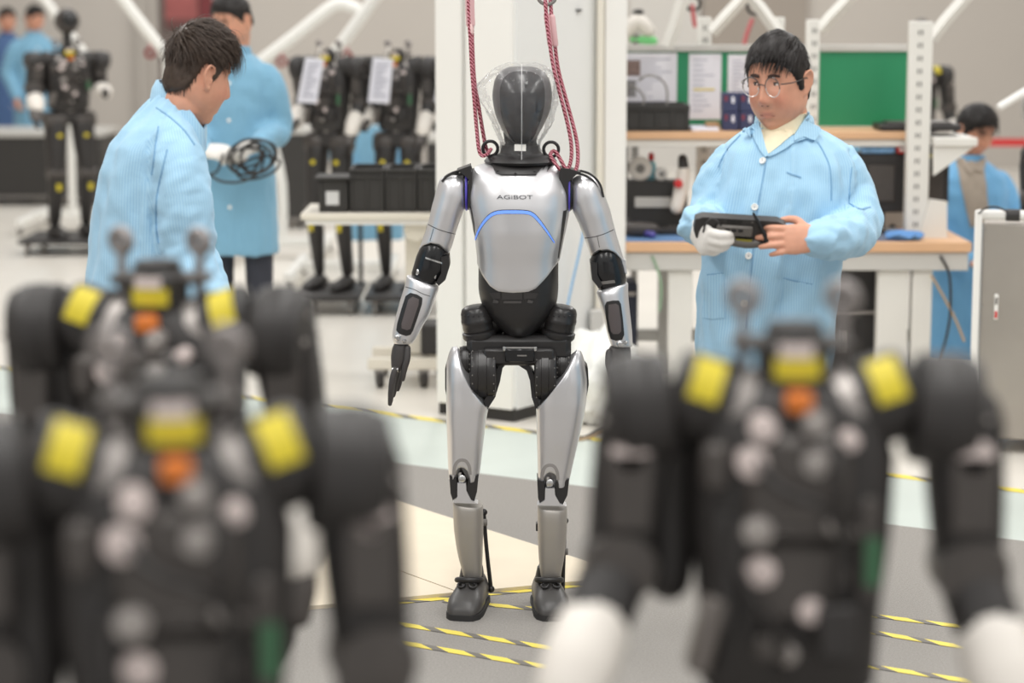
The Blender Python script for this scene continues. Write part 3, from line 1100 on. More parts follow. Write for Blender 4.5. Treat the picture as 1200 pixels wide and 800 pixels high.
def leg(rows_t, vcut, knee_cx, knee_bot, drum_big, drum_small, fin, side):
    th = Surf(rows_t, DR, 3.1)
    zk = zpx(knee_bot)
    cxk = xpx(knee_cx, 550)

    def zlo(x, fr):
        if not fr:
            return zk
        u = abs(x - cxk) / .026
        return zk + (math.sqrt(max(0, 1 - u * u)) * .048 if u < 1 else 0.0)
    vt = cut(sorted(vcut))
    th.shell(MB(), zlo, lambda x, fr: vt(x, fr) if fr else zpx(440), 96, 40, 0, .005).build('thigh_shell', M_silver, rob, True, angle=50)
    tb_ = th.bvh()
    arch = [(knee_cx - 9.3, knee_bot - 5), (knee_cx - 8.5, knee_bot - 14), (knee_cx - 5, knee_bot - 20.5), (knee_cx, knee_bot - 22.3), (knee_cx + 5, knee_bot - 20.5), (knee_cx + 8.5, knee_bot - 14), (knee_cx + 9.3, knee_bot - 5)]
    patch('knee_arch', band(arch, 3.6), tb_, mat('arch_grey', rgb(150, 146, 144), 0.5), rob, 0.0015, 4)
    # actuators inside the thigh
    for (x0, x1, yc_, r_, nm) in (drum_big, drum_small):
        a, b = P(x0, yc_, DR - .01), P(x1, yc_, DR - .01)
        L = (b - a).length
        d = MB().lathe([(r_ * .7, 0), (r_ * .96, .003), (r_, .009), (r_, L * .3), (r_ * 1.04, L * .32), (r_ * 1.04, L * .62), (r_, L * .64), (r_, L - .009), (r_ * .96, L - .003), (r_ * .7, L)], a, b - a, 44).build(nm, M_hip, rob, True)
        for k in range(9):
            an = math.radians(-75 + 19 * k)
            for xx in (.1, .9):
                q = a + (b - a) * xx + Vector((0, -math.cos(an), math.sin(an))) * r_ * 1.0
                MB().ball(q, .0021, 6, 5).build('actuator_screw', M_grey, d, True)
    MB().prism([P(x_, y_, DR - .05) for x_, y_ in fin], (0, .09, 0)).build('thigh_fin', M_darkm, rob, True)
    return th


thL = leg([(404, 531, 547, .0, .035, 2.2), (414, 526, 562, 0, .06), (428, 523, 572, -.002, .078), (446, 523, 575, -.003, .085), (468, 523, 574, -.003, .085), (482, 523, 571, -.003, .082), (510, 524, 567.5, -.002, .075), (540, 525, 564, 0, .064), (562, 526.5, 561, 0, .056)],
          [(xpx(523), zpx(410)), (xpx(532), zpx(404.5)), (xpx(536), zpx(406)), (xpx(540), zpx(424)), (xpx(546), zpx(439)), (xpx(555), zpx(454)), (xpx(567), zpx(468)), (xpx(570), zpx(472)), (xpx(576), zpx(474))],
          541.5, 561, (551, 582, 435, .078, 'hip_actuator'), (538, 552, 424, .046, 'hip_motor'),
          [(600, 416), (594, 423), (585, 428), (579, 438), (574, 456), (567, 470), (571, 480), (580, 466), (586, 447), (589, 431), (596, 424)], -1)
thR = leg([(409, 668, 680, .0, .03, 2.2), (416, 656, 683, 0, .055), (428, 636, 686, -.002, .078), (446, 629, 688, -.003, .085), (468, 628, 687, -.003, .085), (482, 628.5, 685, -.003, .082), (510, 629, 679, -.002, .075), (540, 630, 672, 0, .064), (562, 630.5, 667, 0, .056)],
          [(xpx(620), zpx(474)), (xpx(629), zpx(473)), (xpx(633), zpx(469)), (xpx(643), zpx(457)), (xpx(655), zpx(442)), (xpx(663), zpx(432)), (xpx(668), zpx(422)), (xpx(671), zpx(411)), (xpx(678), zpx(408.5)), (xpx(688), zpx(416))],
          644.5, 567, (626, 652, 437, .078, 'hip_actuator'), (651, 668, 428, .046, 'hip_motor'),
          [(606, 427), (616, 420), (626, 417), (620, 427), (626, 440), (629, 458), (632, 470), (628, 480), (623, 465), (621, 446), (617, 434)], 1)
# outer pads
MB().prism([P(684, 425, DR - .03), P(689, 431, DR - .03), P(690, 450, DR - .03), P(686, 474, DR - .03), P(683, 474, DR - .03)], (0, .08, 0)).build('thigh_pad', M_blackp, rob, True)
MB().prism([P(524, 424, DR - .03), P(521.5, 432, DR - .03), P(521.5, 455, DR - .03), P(524, 470, DR - .03)], (0, .08, 0)).build('thigh_pad', M_blackp, rob, True)


def lower_leg(kx, ky, tongue, pl, pr, rows_s, top_l, top_r, rod, knob):
    # knee: two black cheek plates, a silver bolt and tongue
    MB().prism([P(x_, y_, DR - .05) for x_, y_ in pl], (0, .095, 0)).build('knee_cheek', M_blackp, rob, True)
    MB().prism([P(x_, y_, DR - .05) for x_, y_ in pr], (0, .095, 0)).build('knee_cheek', M_blackp, rob, True)
    MB().bx(xpx(kx - 7), xpx(kx + 7), DR - .036, DR + .03, zpx(ky + 12), zpx(ky - 14), .004).build('knee_core', M_hip, rob, True)
    q = P(kx, ky, DR - .045)
    MB().cyl(q + Vector((-.006, 0, -.013)), q + Vector((-.006, 0, .018)), .0062, None, 12).build('knee_pin', M_steel, rob, True)
    MB().cyl(q + Vector((.008, .004, -.013)), q + Vector((.008, .004, .018)), .004, None, 12).build('knee_pin', M_darkm, rob, True)
    MB().lathe([(.002, -.004), (.011, -.002), (.011, .002), (.006, .005)], q + Vector((0, -.008, 0)), (0, -1, 0), 14).build('knee_bolt', M_steel, rob, True)
    MB().prism([P(x_, y_, DR - .058) for x_, y_ in tongue], (0, .05, 0)).build('shin_tongue', M_silver, rob, True)
    sh = Surf(rows_s, DR, 2.6)
    zt = cut([(xpx(top_l[0]), zpx(top_l[1])), (xpx(top_r[0]), zpx(top_r[1]))])
    sh.shell(MB(), float(sh.z[0]), lambda x, fr: zt(x, fr), 44, 34, 0, .004).build('shin_shell', M_silver2, rob, True, angle=50)
    ro = MB().tube([P(x_, y_, DR + .075) for x_, y_ in rod], .0062, 8, 2).build('calf_rod', M_blackp, rob, True)
    for (x_, y_) in (rod[0], rod[-1]):
        q = P(x_, y_, DR + .075)
        MB().ball(q, .011, 12, 8).build('rod_end', M_darkm, ro, True)
    q = P(knob[0], knob[1], DR + .06)
    MB().cyl(q - Vector((.02, 0, 0)), q + Vector((.008, 0, 0)), .011, None, 14, .002).build('calf_knob', M_grey, rob, True)


lower_leg(541.5, 560, [(536, 566), (546, 566), (546.5, 575), (552, 586), (560, 590), (531, 589), (536, 582)],
          [(526.5, 557), (535, 560), (536, 582), (530.5, 586), (528, 578)], [(549, 560), (561, 556), (559, 576), (555.5, 588), (549, 585), (546.5, 574)],
          [(587, 531, 566, -.005, .058), (592, 531, 566, -.006, .06), (612, 531.5, 566.5, .0, .062), (632, 533.5, 566, .006, .058), (650, 536.5, 565.5, .01, .051), (668, 541, 565, .014, .043), (684, 544.5, 563.5, .016, .036), (690, 546, 562, .016, .03)],
          (531, 587.5), (566, 591), [(567, 600), (569, 630), (572, 660), (575.5, 690)], (568, 612))
lower_leg(644.5, 565, [(639, 572), (650, 572), (650.5, 580), (656, 590), (664, 593), (629.5, 592), (638.5, 586)],
          [(629.5, 562), (638, 565), (639, 587), (633, 591), (630.5, 583)], [(651, 566), (667, 561), (665, 580), (659, 592), (653, 588), (650.5, 578)],
          [(592, 630, 664.5, -.005, .058), (598, 630, 664.5, -.006, .06), (617, 630, 664.5, .0, .062), (637, 630.5, 663, .006, .058), (655, 631.5, 661, .01, .051), (672, 633, 658, .014, .043), (688, 634.5, 655.5, .016, .036), (694, 636, 654, .016, .03)],
          (629, 592), (665, 593.5), [(662, 610), (661, 640), (660, 668), (659.5, 697)], (662.5, 646))
MB().prism([P(628, 614, DR + .0), P(630, 613, DR), P(630, 622, DR), P(628, 622, DR)], (0, .03, 0)).build('shin_clip', M_blackp, rob, True)


def shoe(cx, py_toe, yaw, wpx):
    """black soft shoe, toe towards the camera"""
    g0 = G(cx, py_toe)
    base = Vector((xpx(cx, 700), DR, 0.006))
    hw = wpx / 2 / 404
    R3 = Matrix.Rotation(yaw, 4, 'Z')
    T = Matrix.Translation(base)
    prof = [(-.135, .5, .020, .0), (-.128, .74, .036, .0), (-.108, .93, .052, .0), (-.075, 1.0, .066, .0), (-.035, .98, .083, 0), (.0, .92, .093, 0), (.03, .86, .096, 0), (.07, .84, .098, 0), (.095, .74, .095, 0), (.108, .5, .07, 0)]
    RR = []
    for y, w, h, _ in prof:
        ring = []
        for j in range(22):
            a = 2 * math.pi * j / 22
            cs, sn = math.cos(a), math.sin(a)
            x = hw * w * math.copysign(abs(cs) ** .75, cs)
            z = (h / 2 + .004) + h / 2 * math.copysign(abs(sn) ** (.9 if sn > 0 else .5), sn)
            if sn > 0 and y > -.06:
                x *= 1 - .28 * sn
            ring.append(Vector((x, y, z)))
        RR.append(ring)
    s = MB().rings(RR).mapped(T @ R3).build('shoe', mat('shoe_charcoal', rgb(72, 70, 69), 0.38), rob, True, angle=60)
    sole = []
    pts = [(-.139, .40), (-.134, .68), (-.112, .96), (-.075, 1.04), (-.03, 1.0), (.03, .92), (.075, .9), (.1, .8), (.112, .5)]
    poly = [Vector((hw * w, y, 0)) for y, w in pts] + [Vector((-hw * w, y, 0)) for y, w in pts[::-1]]
    MB().prism(poly, (0, 0, .017)).mapped(T @ R3).build('shoe_sole', M_blackr, s, True)
    c = T @ R3 @ Vector((0, -.012, .092))
    MB().torus(c, (0, .25, 1), hw * .70, .0085, 26, 8).build('ankle_cuff', M_blackp, s, True)
    for k in (-1, 1):
        MB().torus(T @ R3 @ Vector((k * .017, -.05, .086)), (.2 * k, -.6, 1), .010, .004, 16, 7).build('shoe_lace', M_blackp, s, True)
    MB().lathe([(hw * .74, 0), (hw * .66, .02), (hw * .6, .035)], T @ R3 @ Vector((0, .025, .088)), (0, 0, 1), 22).build('ankle', M_blackp, s, True)
    MB().tube([T @ R3 @ Vector((x_, .098, .03 + z_)) for x_, z_ in ((-.02, .05), (-.012, .085), (.012, .085), (.02, .05))], .004, 6).build('heel_loop', M_blackp, s, True)


shoe(551, 722, math.radians(-10), 42)
shoe(643, 725, math.radians(6), 42)

# lifting ropes ------------------------------------------------------
def rope_material():
    m = bpy.data.materials.new('braided_rope')
    m.use_nodes = True
    nt = m.node_tree
    b = nt.nodes['Principled BSDF']
    b.inputs['Roughness'].default_value = 0.8
    tc = nt.nodes.new('ShaderNodeTexCoord')
    w = nt.nodes.new('ShaderNodeTexWave')
    w.wave_type = 'BANDS'
    w.bands_direction = 'DIAGONAL'
    w.inputs['Scale'].default_value = 62
    w.inputs['Distortion'].default_value = 2.5
    w.inputs['Detail Scale'].default_value = 4
    nt.links.new(tc.outputs['Object'], w.inputs['Vector'])
    r = nt.nodes.new('ShaderNodeValToRGB')
    r.color_ramp.elements[0].color = rgb(112, 20, 38)
    r.color_ramp.elements[0].position = 0.40
    r.color_ramp.elements[1].color = rgb(208, 138, 150)
    r.color_ramp.elements[1].position = 0.62
    nt.links.new(w.outputs[0], r.inputs[0])
    nt.links.new(r.outputs[0], b.inputs['Base Color'])
    return m


M_rope = rope_material()
M_sleeve = mat('rope_sleeve', rgb(232, 188, 190), 0.35, alpha=0.75)


def ring_hook(px, py, root):
    c = P(px, py, DR - .015)
    o_ = MB().torus(c, (0, 1, .1), .0215, .0048, 28, 10).build('eye_ring', M_darkm, root, True)
    MB().cyl(c - Vector((0, 0, .022)), c - Vector((.004, 0, .045)), .0055, .007, 12).build('eye_stem', M_darkm, o_, True)


ropeL = thing('lifting_rope', 'braided red rope at the robot shoulder nearer the black crates', 'rope', P(575, 185, DR))
ring_hook(574.5, 174, ropeL)
MB().tube([P(544, -420, DR - .02), P(547, -160, DR - .02), P(549, 0, DR - .02), P(551, 40, DR - .02), P(553, 80, DR - .02), P(556, 120, DR - .02), P(559, 155, DR - .025), P(561.5, 176, DR - .03), P(565.5, 182.5, DR - .035), P(571.5, 180, DR - .035), P(575.5, 174.5, DR - .02)], .0056, 8).build('rope_strand', M_rope, ropeL, True)
MB().tube([P(551, -420, DR - .01), P(552, -160, DR - .01), P(553, 0, DR - .01), P(553.5, 50, DR - .01), P(556, 95, DR - .01), P(561, 125, DR - .01), P(566, 155, DR - .005), P(569.5, 173, DR - .0), P(573, 178, DR + .004)], .0056, 8).build('rope_strand', M_rope, ropeL, True)
MB().limb([P(550.5, -2, DR - .016), P(550.8, 14, DR - .016), P(551.5, 29, DR - .016)], [(.008, .0135)] * 3, 14).build('rope_sleeve', M_sleeve, ropeL, True)
MB().limb([P(551.3, 29, DR - .016), P(551.5, 38, DR - .016)], [(.009, .0085)] * 2, 12).build('rope_crimp', mat('rope_crimp', rgb(236, 200, 198), 0.4), ropeL, True)
ropeR = thing('lifting_rope', 'braided red rope looped twice through the robot shoulder ring beside the cable duct', 'rope', P(648, 190, DR))
ring_hook(645.8, 175, ropeR)
MB().tube([P(618, -420, DR - .02), P(631, -160, DR - .02), P(639, 0, DR - .02), P(643, 40, DR - .02), P(648, 75, DR - .02), P(655, 105, DR - .02), P(664, 140, DR - .025), P(669, 165, DR - .03), P(669.5, 185, DR - .035), P(665, 199, DR - .04), P(657, 199, DR - .045), P(649, 189, DR - .045), P(645, 181, DR - .03), P(649, 176.5, DR - .01)], .0056, 8).build('rope_strand', M_rope, ropeR, True)
MB().tube([P(624, -420, DR - .005), P(637, -160, DR - .005), P(645, 0, DR - .005), P(649.5, 45, DR - .005), P(654, 80, DR - .005), P(663, 115, DR - .005), P(672, 148, DR - .01), P(676.5, 170, DR - .02), P(677, 190, DR - .03), P(673, 201, DR - .038), P(664, 199.5, DR - .035), P(658, 189, DR - .03), P(651, 178, DR - .02), P(646, 178, DR - .01)], .0056, 8).build('rope_strand', M_rope, ropeR, True)
for a_, b_ in (((640.5, 18), (645, 52)), ((647.2, 20), (650.8, 52))):
    MB().limb([P(a_[0], a_[1], DR - .012), P(b_[0], b_[1], DR - .012)], [(.0085, .0085)] * 2, 12).build('rope_sleeve', M_sleeve, ropeR, True)
MB().torus(P(641, -6, DR - .012), (0, 1, 0), .027, .005, 28, 10).build('top_ring', M_grey, ropeR, True)
# ================================================================ people
def skin_material():
    m = bpy.data.materials.new('skin')
    m.use_nodes = True
    nt = m.node_tree
    b = nt.nodes['Principled BSDF']
    b.inputs['Roughness'].default_value = 0.5
    b.inputs['Subsurface Weight'].default_value = 0.15
    b.inputs['Subsurface Radius'].default_value = (0.012, 0.005, 0.003)
    b.inputs['Subsurface Scale'].default_value = 0.4
    at = nt.nodes.new('ShaderNodeAttribute')
    at.attribute_name = 'tone'
    tc = nt.nodes.new('ShaderNodeTexCoord')
    n = nt.nodes.new('ShaderNodeTexNoise')
    n.inputs['Scale'].default_value = 45
    nt.links.new(tc.outputs['Object'], n.inputs['Vector'])
    mr = nt.nodes.new('ShaderNodeMapRange')
    mr.inputs[3].default_value = 0.9
    mr.inputs[4].default_value = 1.1
    nt.links.new(n.outputs[0], mr.inputs[0])
    mx = nt.nodes.new('ShaderNodeVectorMath')
    mx.operation = 'SCALE'
    nt.links.new(at.outputs['Color'], mx.inputs[0])
    nt.links.new(mr.outputs[0], mx.inputs['Scale'])
    nt.links.new(mx.outputs[0], b.inputs['Base Color'])
    return m


def coat_material(name, c1, c2):
    m = bpy.data.materials.new(name)
    m.use_nodes = True
    nt = m.node_tree
    b = nt.nodes['Principled BSDF']
    b.inputs['Roughness'].default_value = 0.75
    b.inputs['Sheen Weight'].default_value = 0.15
    at = nt.nodes.new('ShaderNodeAttribute')
    at.attribute_name = 'weave'
    s = nt.nodes.new('ShaderNodeMath')
    s.operation = 'SINE'
    nt.links.new(at.outputs['Fac'], s.inputs[0])
    mr = nt.nodes.new('ShaderNodeMapRange')
    mr.inputs[1].default_value = 0.2
    mr.inputs[2].default_value = 1.0
    nt.links.new(s.outputs[0], mr.inputs[0])
    mx = nt.nodes.new('ShaderNodeMix')
    mx.data_type = 'RGBA'
    mx.inputs['A'].default_value = c1
    mx.inputs['B'].default_value = c2
    nt.links.new(mr.outputs[0], mx.inputs['Factor'])
    nt.links.new(mx.outputs['Result'], b.inputs['Base Color'])
    tc = nt.nodes.new('ShaderNodeTexCoord')
    n = nt.nodes.new('ShaderNodeTexNoise')
    n.inputs['Scale'].default_value = 14
    n.inputs['Detail'].default_value = 5
    nt.links.new(tc.outputs['Object'], n.inputs['Vector'])
    bp = nt.nodes.new('ShaderNodeBump')
    bp.inputs['Strength'].default_value = 0.35
    bp.inputs['Distance'].default_value = 0.012
    nt.links.new(n.outputs[0], bp.inputs['Height'])
    nt.links.new(bp.outputs[0], b.inputs['Normal'])
    return m


M_skin = skin_material()
M_coat = coat_material('striped_blue_cotton', rgb(168, 208, 232), rgb(146, 190, 222))
M_coat2 = coat_material('striped_cyan_cotton', rgb(126, 176, 204), rgb(112, 162, 192))
M_glove = mat('white_knit_glove', rgb(236, 233, 228), 0.85, 0, 0.03, 120, bump=0.25, bump_scale=500)
M_trouser = mat('dark_trousers', rgb(54, 56, 66), 0.85, 0, 0.08, 20)
M_button = mat('white_button', rgb(240, 240, 236), 0.35)


def hair_material(name, c):
    return mat(name, c, 0.5, 0, 0.3, 60, spec=0.35)


M_hair = hair_material('black_hair', rgb(34, 30, 29))
M_hairb = hair_material('brown_black_hair', rgb(66, 54, 46))

SKIN = np.array(rgb(214, 158, 132)[:3])
LIP = np.array(rgb(178, 108, 98)[:3])


def sst(a, b, x):
    t = np.clip((x - a) / (b - a), 0, 1)
    return t * t * (3 - 2 * t)


def head_points(d, chub=0.0, feat=True):
    """unit directions -> points of a head; face towards -Y"""
    dx, dy, dz = d[:, 0], d[:, 1], d[:, 2]
    low = np.clip(-dz, 0, 1)
    x = (0.076 + 0.004 * chub) * dx
    y = 0.096 * dy
    z = np.where(dz > 0, 0.115, 0.124) * dz
    # jaw narrows, chin stays broad
    x = x * (1 - (0.30 - 0.16 * chub) * sst(0.15, 1.0, low)) * (1 + (0.10 + .1 * chub) * np.exp(-((dz + 0.55) / 0.25) ** 2))
    y = np.where((dy > 0), y * (1 - 0.45 * sst(0.2, 0.9, low)), y)
    y = np.where((dy < 0), y * (1 - 0.05 * sst(0.0, 0.8, low)) - 0.012 * sst(0.5, 1.0, low), y)
    x = x * (1 + 0.06 * np.exp(-((dz - .45) / .3) ** 2))
    # flatten the face front
    fr = np.clip(-dy, 0, 1)
    y = y + 0.009 * sst(0.75, 1.0, fr) * sst(-0.9, -0.3, dz) * (1 - sst(.3, .8, dz))
    if feat:
        f = sst(0.15, 0.5, -dy)
        ax = np.abs(x)
        g = lambda u, s: np.exp(-(u / s) ** 2)
        prof = np.interp(z, [-0.050, -0.044, -0.036, -0.028, -0.01, 0.008, 0.022, 0.04], [0, 0.15, 0.9, 1.0, 0.72, 0.40, 0.16, 0.0])
        y = y - f * 0.029 * g(x, 0.0095 + 0.004 * sst(-0.0, -0.035, z)) * prof
        y = y - f * 0.009 * g(ax - 0.0135, 0.0065) * g(z + 0.037, 0.008)
        y = y + f * 0.010 * g(ax - 0.031, 0.018) * g(z - 0.010, 0.013)
        y = y - f * 0.004 * g(ax - 0.028, 0.022) * g(z - 0.034, 0.010)
        y = y - f * (0.005 + .004 * chub) * g(ax - 0.042, 0.022) * g(z + 0.030, 0.024)
        y = y - f * 0.0065 * g(x, 0.021) * (g(z + 0.064, 0.0055) + 1.05 * g(z + 0.0755, 0.006))
        y = y + f * 0.0055 * g(x, 0.025) * g(z + 0.0697, 0.0022)
        y = y + f * 0.004 * g(x, 0.024) * g(z + 0.087, 0.006)
        y = y - f * 0.006 * g(x, 0.02) * g(z + 0.104, 0.013)
    return np.stack([x, y, z], 1)


def sphere_dirs(n, m):
    D_ = []
    for i in range(m + 1):
        a = -math.pi / 2 + math.pi * i / m
        for j in range(n):
            b = 2 * math.pi * j / n
            c = max(math.cos(a), 1e-3)
            D_.append((c * math.cos(b), c * math.sin(b), math.sin(a)))
    D_ = np.array(D_)
    return D_ / np.linalg.norm(D_, axis=1)[:, None]


def grid_faces(n, m):
    Fc = []
    for i in range(m):
        for j in range(n):
            k = (j + 1) % n
            Fc.append([i * n + j, i * n + k, (i + 1) * n + k, (i + 1) * n + j])
    Fc.append(list(range(n))[::-1])
    Fc.append([m * n + j for j in range(n)])
    return Fc


def add_head(mb, M, chub=0.0, n=96, m=72, ears=True):
    V = head_points(sphere_dirs(n, m), chub)
    mb.add([M @ Vector(v) for v in V], grid_faces(n, m))
    if ears:
        for s in (-1, 1):
            e = MB()
            xx = 0.079 + .004 * chub
            hel = [(xx - .006, -.008, .004), (xx + .006, -.009, .020), (xx + .013, .000, .030), (xx + .016, .014, .030), (xx + .017, .022, .016), (xx + .014, .021, -.002), (xx + .008, .012, -.018), (xx + .002, .004, -.028), (xx - .002, -.003, -.026)]
            e.tube([(s * a, b, c) for a, b, c in hel], .0042, 8, 4)
            e.ball((s * (xx + .004), .008, .002), (.0048, .017, .028), 12, 8, Matrix.Rotation(s * -.5, 3, 'Z'))
            e.ball((s * (xx + .001), .000, -.024), (.0055, .008, .009), 10, 8)
            e.ball((s * (xx + .003), -.007, -.006), (.005, .004, .008), 8, 6)
            mb.add([M @ v for v in e.V], e.F)
    return mb


def hair_object(name, M, parent, material, line, thick, strands, seed, chub=0.0, fringe=None, lift=0.35, wild=0.15, length=0.045, forward=0.4, nres=(80, 60)):
    """hair shell that dips under the skin outside the hairline, with tapered locks on it"""
    rnd = random.Random(seed)
    n, m = nres
    dirs = sphere_dirs(n, m)
    base = head_points(dirs, chub, False)

    def offset(p):
        phi = np.degrees(np.arctan2(np.abs(p[:, 0]), -p[:, 1]))
        hl = np.interp(phi, [a for a, b in line], [b for a, b in line])
        k = sst(hl - 0.004, hl + 0.014, p[:, 2])
        top = sst(0.02, 0.10, p[:, 2])
        return k, k * (thick[0] + (thick[1] - thick[0]) * top) - (1 - k) * 0.022
    k, off = offset(base)
    nz = np.array([noise.noise(Vector(p) * 40 + Vector((seed, 0, 0))) + .6 * noise.noise(Vector((p[0] * 110, p[1] * 30, p[2] * 110))) for p in base])
    V = base + dirs * (off + k * nz * 0.0035)[:, None]
    mb = MB()
    mb.add([M @ Vector(v) for v in V], grid_faces(n, m))
    crown = Vector((0.005, 0.055, 0.10))
    cnt = 0
    tries = 0
    while cnt < strands and tries < strands * 12:
        tries += 1
        d = Vector((rnd.gauss(0, 1), rnd.gauss(0, 1), rnd.gauss(0.12, 1))).normalized()
        b = head_points(np.array([d]), chub, False)
        kk, of = offset(b)
        if kk[0] < 0.5:
            continue
        p = Vector(b[0]) + d * (of[0] - 0.003)
        nrm = d
        t = p - crown
        t = t - nrm * t.dot(nrm)
        if t.length < 1e-4:
            continue
        t.normalize()
        top = max(0.0, min(1.0, (p.z - 0.03) / 0.06))
        down = Vector((0, 0, -1))
        down = down - nrm * down.dot(nrm)
        fw = Vector((0, -1, 0))
        fw = fw - nrm * fw.dot(nrm)
        t = (t + fw * forward * top + down * (1 - top) * 1.2 + Vector((rnd.gauss(0, wild), rnd.gauss(0, wild), rnd.gauss(0, wild)))).normalized()
        L = length * (0.55 + 0.9 * rnd.random()) * (0.28 + 0.72 * top)
        li = lift * (0.3 + rnd.random()) * (0.3 + 0.7 * top)
        if fringe and p.y < -0.045 and p.z > 0.04 and abs(p.x) < 0.075:
            L = fringe * (0.8 + 0.4 * rnd.random())
            t = (fw * .4 + Vector((0, -.35, -1)) + Vector((rnd.gauss(0, .12), 0, 0))).normalized()
            li = 0.25
        if p.z < .055 and abs(p.y) < .04:
            L *= .3
        w = 0.0012 + 0.0011 * rnd.random()
        side = nrm.cross(t).normalized()
        pts = []
        for q in range(5):
            u = q / 4
            c = p + t * L * u + nrm * (L * li * (u - 0.9 * u * u)) - nrm * (0.5 * L * u * u * (L / 0.1))
            if fringe and li == 0.25:
                c = p + t * L * u + Vector((0, -1, 0)) * (0.012 * math.sin(u * 2.2))
            pts.append((c, w * (1 - 0.85 * u)))
        R = []
        for c, ww in pts:
            R.append([M @ (c + side * ww), M @ (c + nrm * ww * .8), M @ (c - side * ww)])
        mb.rings(R)
        cnt += 1
    return mb.build(name, material, parent, True, angle=70)


LINE_SHORT = [(0, .060), (20, .060), (38, .052), (52, .036), (64, .012), (76, -.012), (84, -.020), (92, .022), (104, .030), (114, -.005), (135, -.050), (180, -.062)]
LINE_LOW = [(0, .056), (20, .055), (38, .046), (52, .030), (64, .006), (74, -.020), (84, -.028), (92, .020), (106, .022), (116, -.03), (135, -.062), (180, -.072)]


def hand_shell(mb, M, mirror=1, curls=None, thumb=None, spread=0.12, s=1.0, grow=0.0):
    """hand from the wrist: X along the fingers, Z back of the hand, thumb at Y*mirror"""
    curls = curls or [(20, 30, 20)] * 4
    g = grow
    h = MB()
    h.limb([(-.022, 0, 0), (0, 0, 0), (.03, 0, .001), (.065, 0, .001), (.086, 0, 0)],
           [(.016 + g, .020 + g), (.020 + g, .027 + g), (.018 + g, .037 + g), (.015 + g, .041 + g), (.012 + g, .040 + g)], 16, (0, 0, 1), 2.3, 3)
    ys = (.029, .010, -.010, -.028)
    xs = (.084, .089, .086, .077)
    Ls = (.070, .078, .073, .058)
    rs = (.0096, .0098, .0094, .0084)
    for i in range(4):
        p = Vector((xs[i], ys[i] * mirror, -.001))
        a = 0.0
        yaw = spread * (1.5 - i) / 1.5 * mirror
        pts = [p - Vector((.02, 0, 0)), p]
        for sg, cu in zip((.45, .31, .24), curls[i]):
            a += math.radians(cu)
            p = p + Vector((math.cos(a) * math.cos(yaw), math.cos(a) * math.sin(yaw), -math.sin(a))) * Ls[i] * sg
            pts.append(p)
        r = rs[i] + g
        h.limb(pts, [r, r * 1.04, r * .98, r * .9, r * .72], 10, (0, 1, .01), 2.0, 3)
    th = thumb or [(.055, .040, -.012), (.082, .046, -.02), (.104, .044, -.026)]
    pts = [Vector((.018, .020 * mirror, -.004)), Vector((.036, .032 * mirror, -.008))] + [Vector((a, b * mirror, c)) for a, b, c in th]
    h.limb(pts, [.016 + g, .0135 + g, .0115 + g, .0102 + g, .008 + g], 10, (0, 0, 1), 2.0, 3)
    mb.add([M @ (v * s) for v in h.V], h.F)
    return mb


def frame_mat(o_, x, z):
    x = Vector(x).normalized()
    z = Vector(z)
    z = (z - x * z.dot(x)).normalized()
    y = z.cross(x)
    return Matrix.Translation(o_) @ Matrix((x, y, z)).transposed().to_4x4()


def torso_rings(mb, rows, n=32):
    """rows of (z, cx, cy, hw, hd, exponent, lateral angle)"""
    R = []
    for z, cx, cy, hw, hd, ex, an in rows:
        r = []
        for j in range(n):
            t = 2 * math.pi * j / n
            cs, sn = math.cos(t), math.sin(t)
            x, y = hw * math.copysign(abs(cs) ** (2 / ex), cs), hd * math.copysign(abs(sn) ** (2 / ex), sn)
            r.append((cx + x * math.cos(an) - y * math.sin(an), cy + x * math.sin(an) + y * math.cos(an), z))
        R.append(r)
    return mb.rings(R)


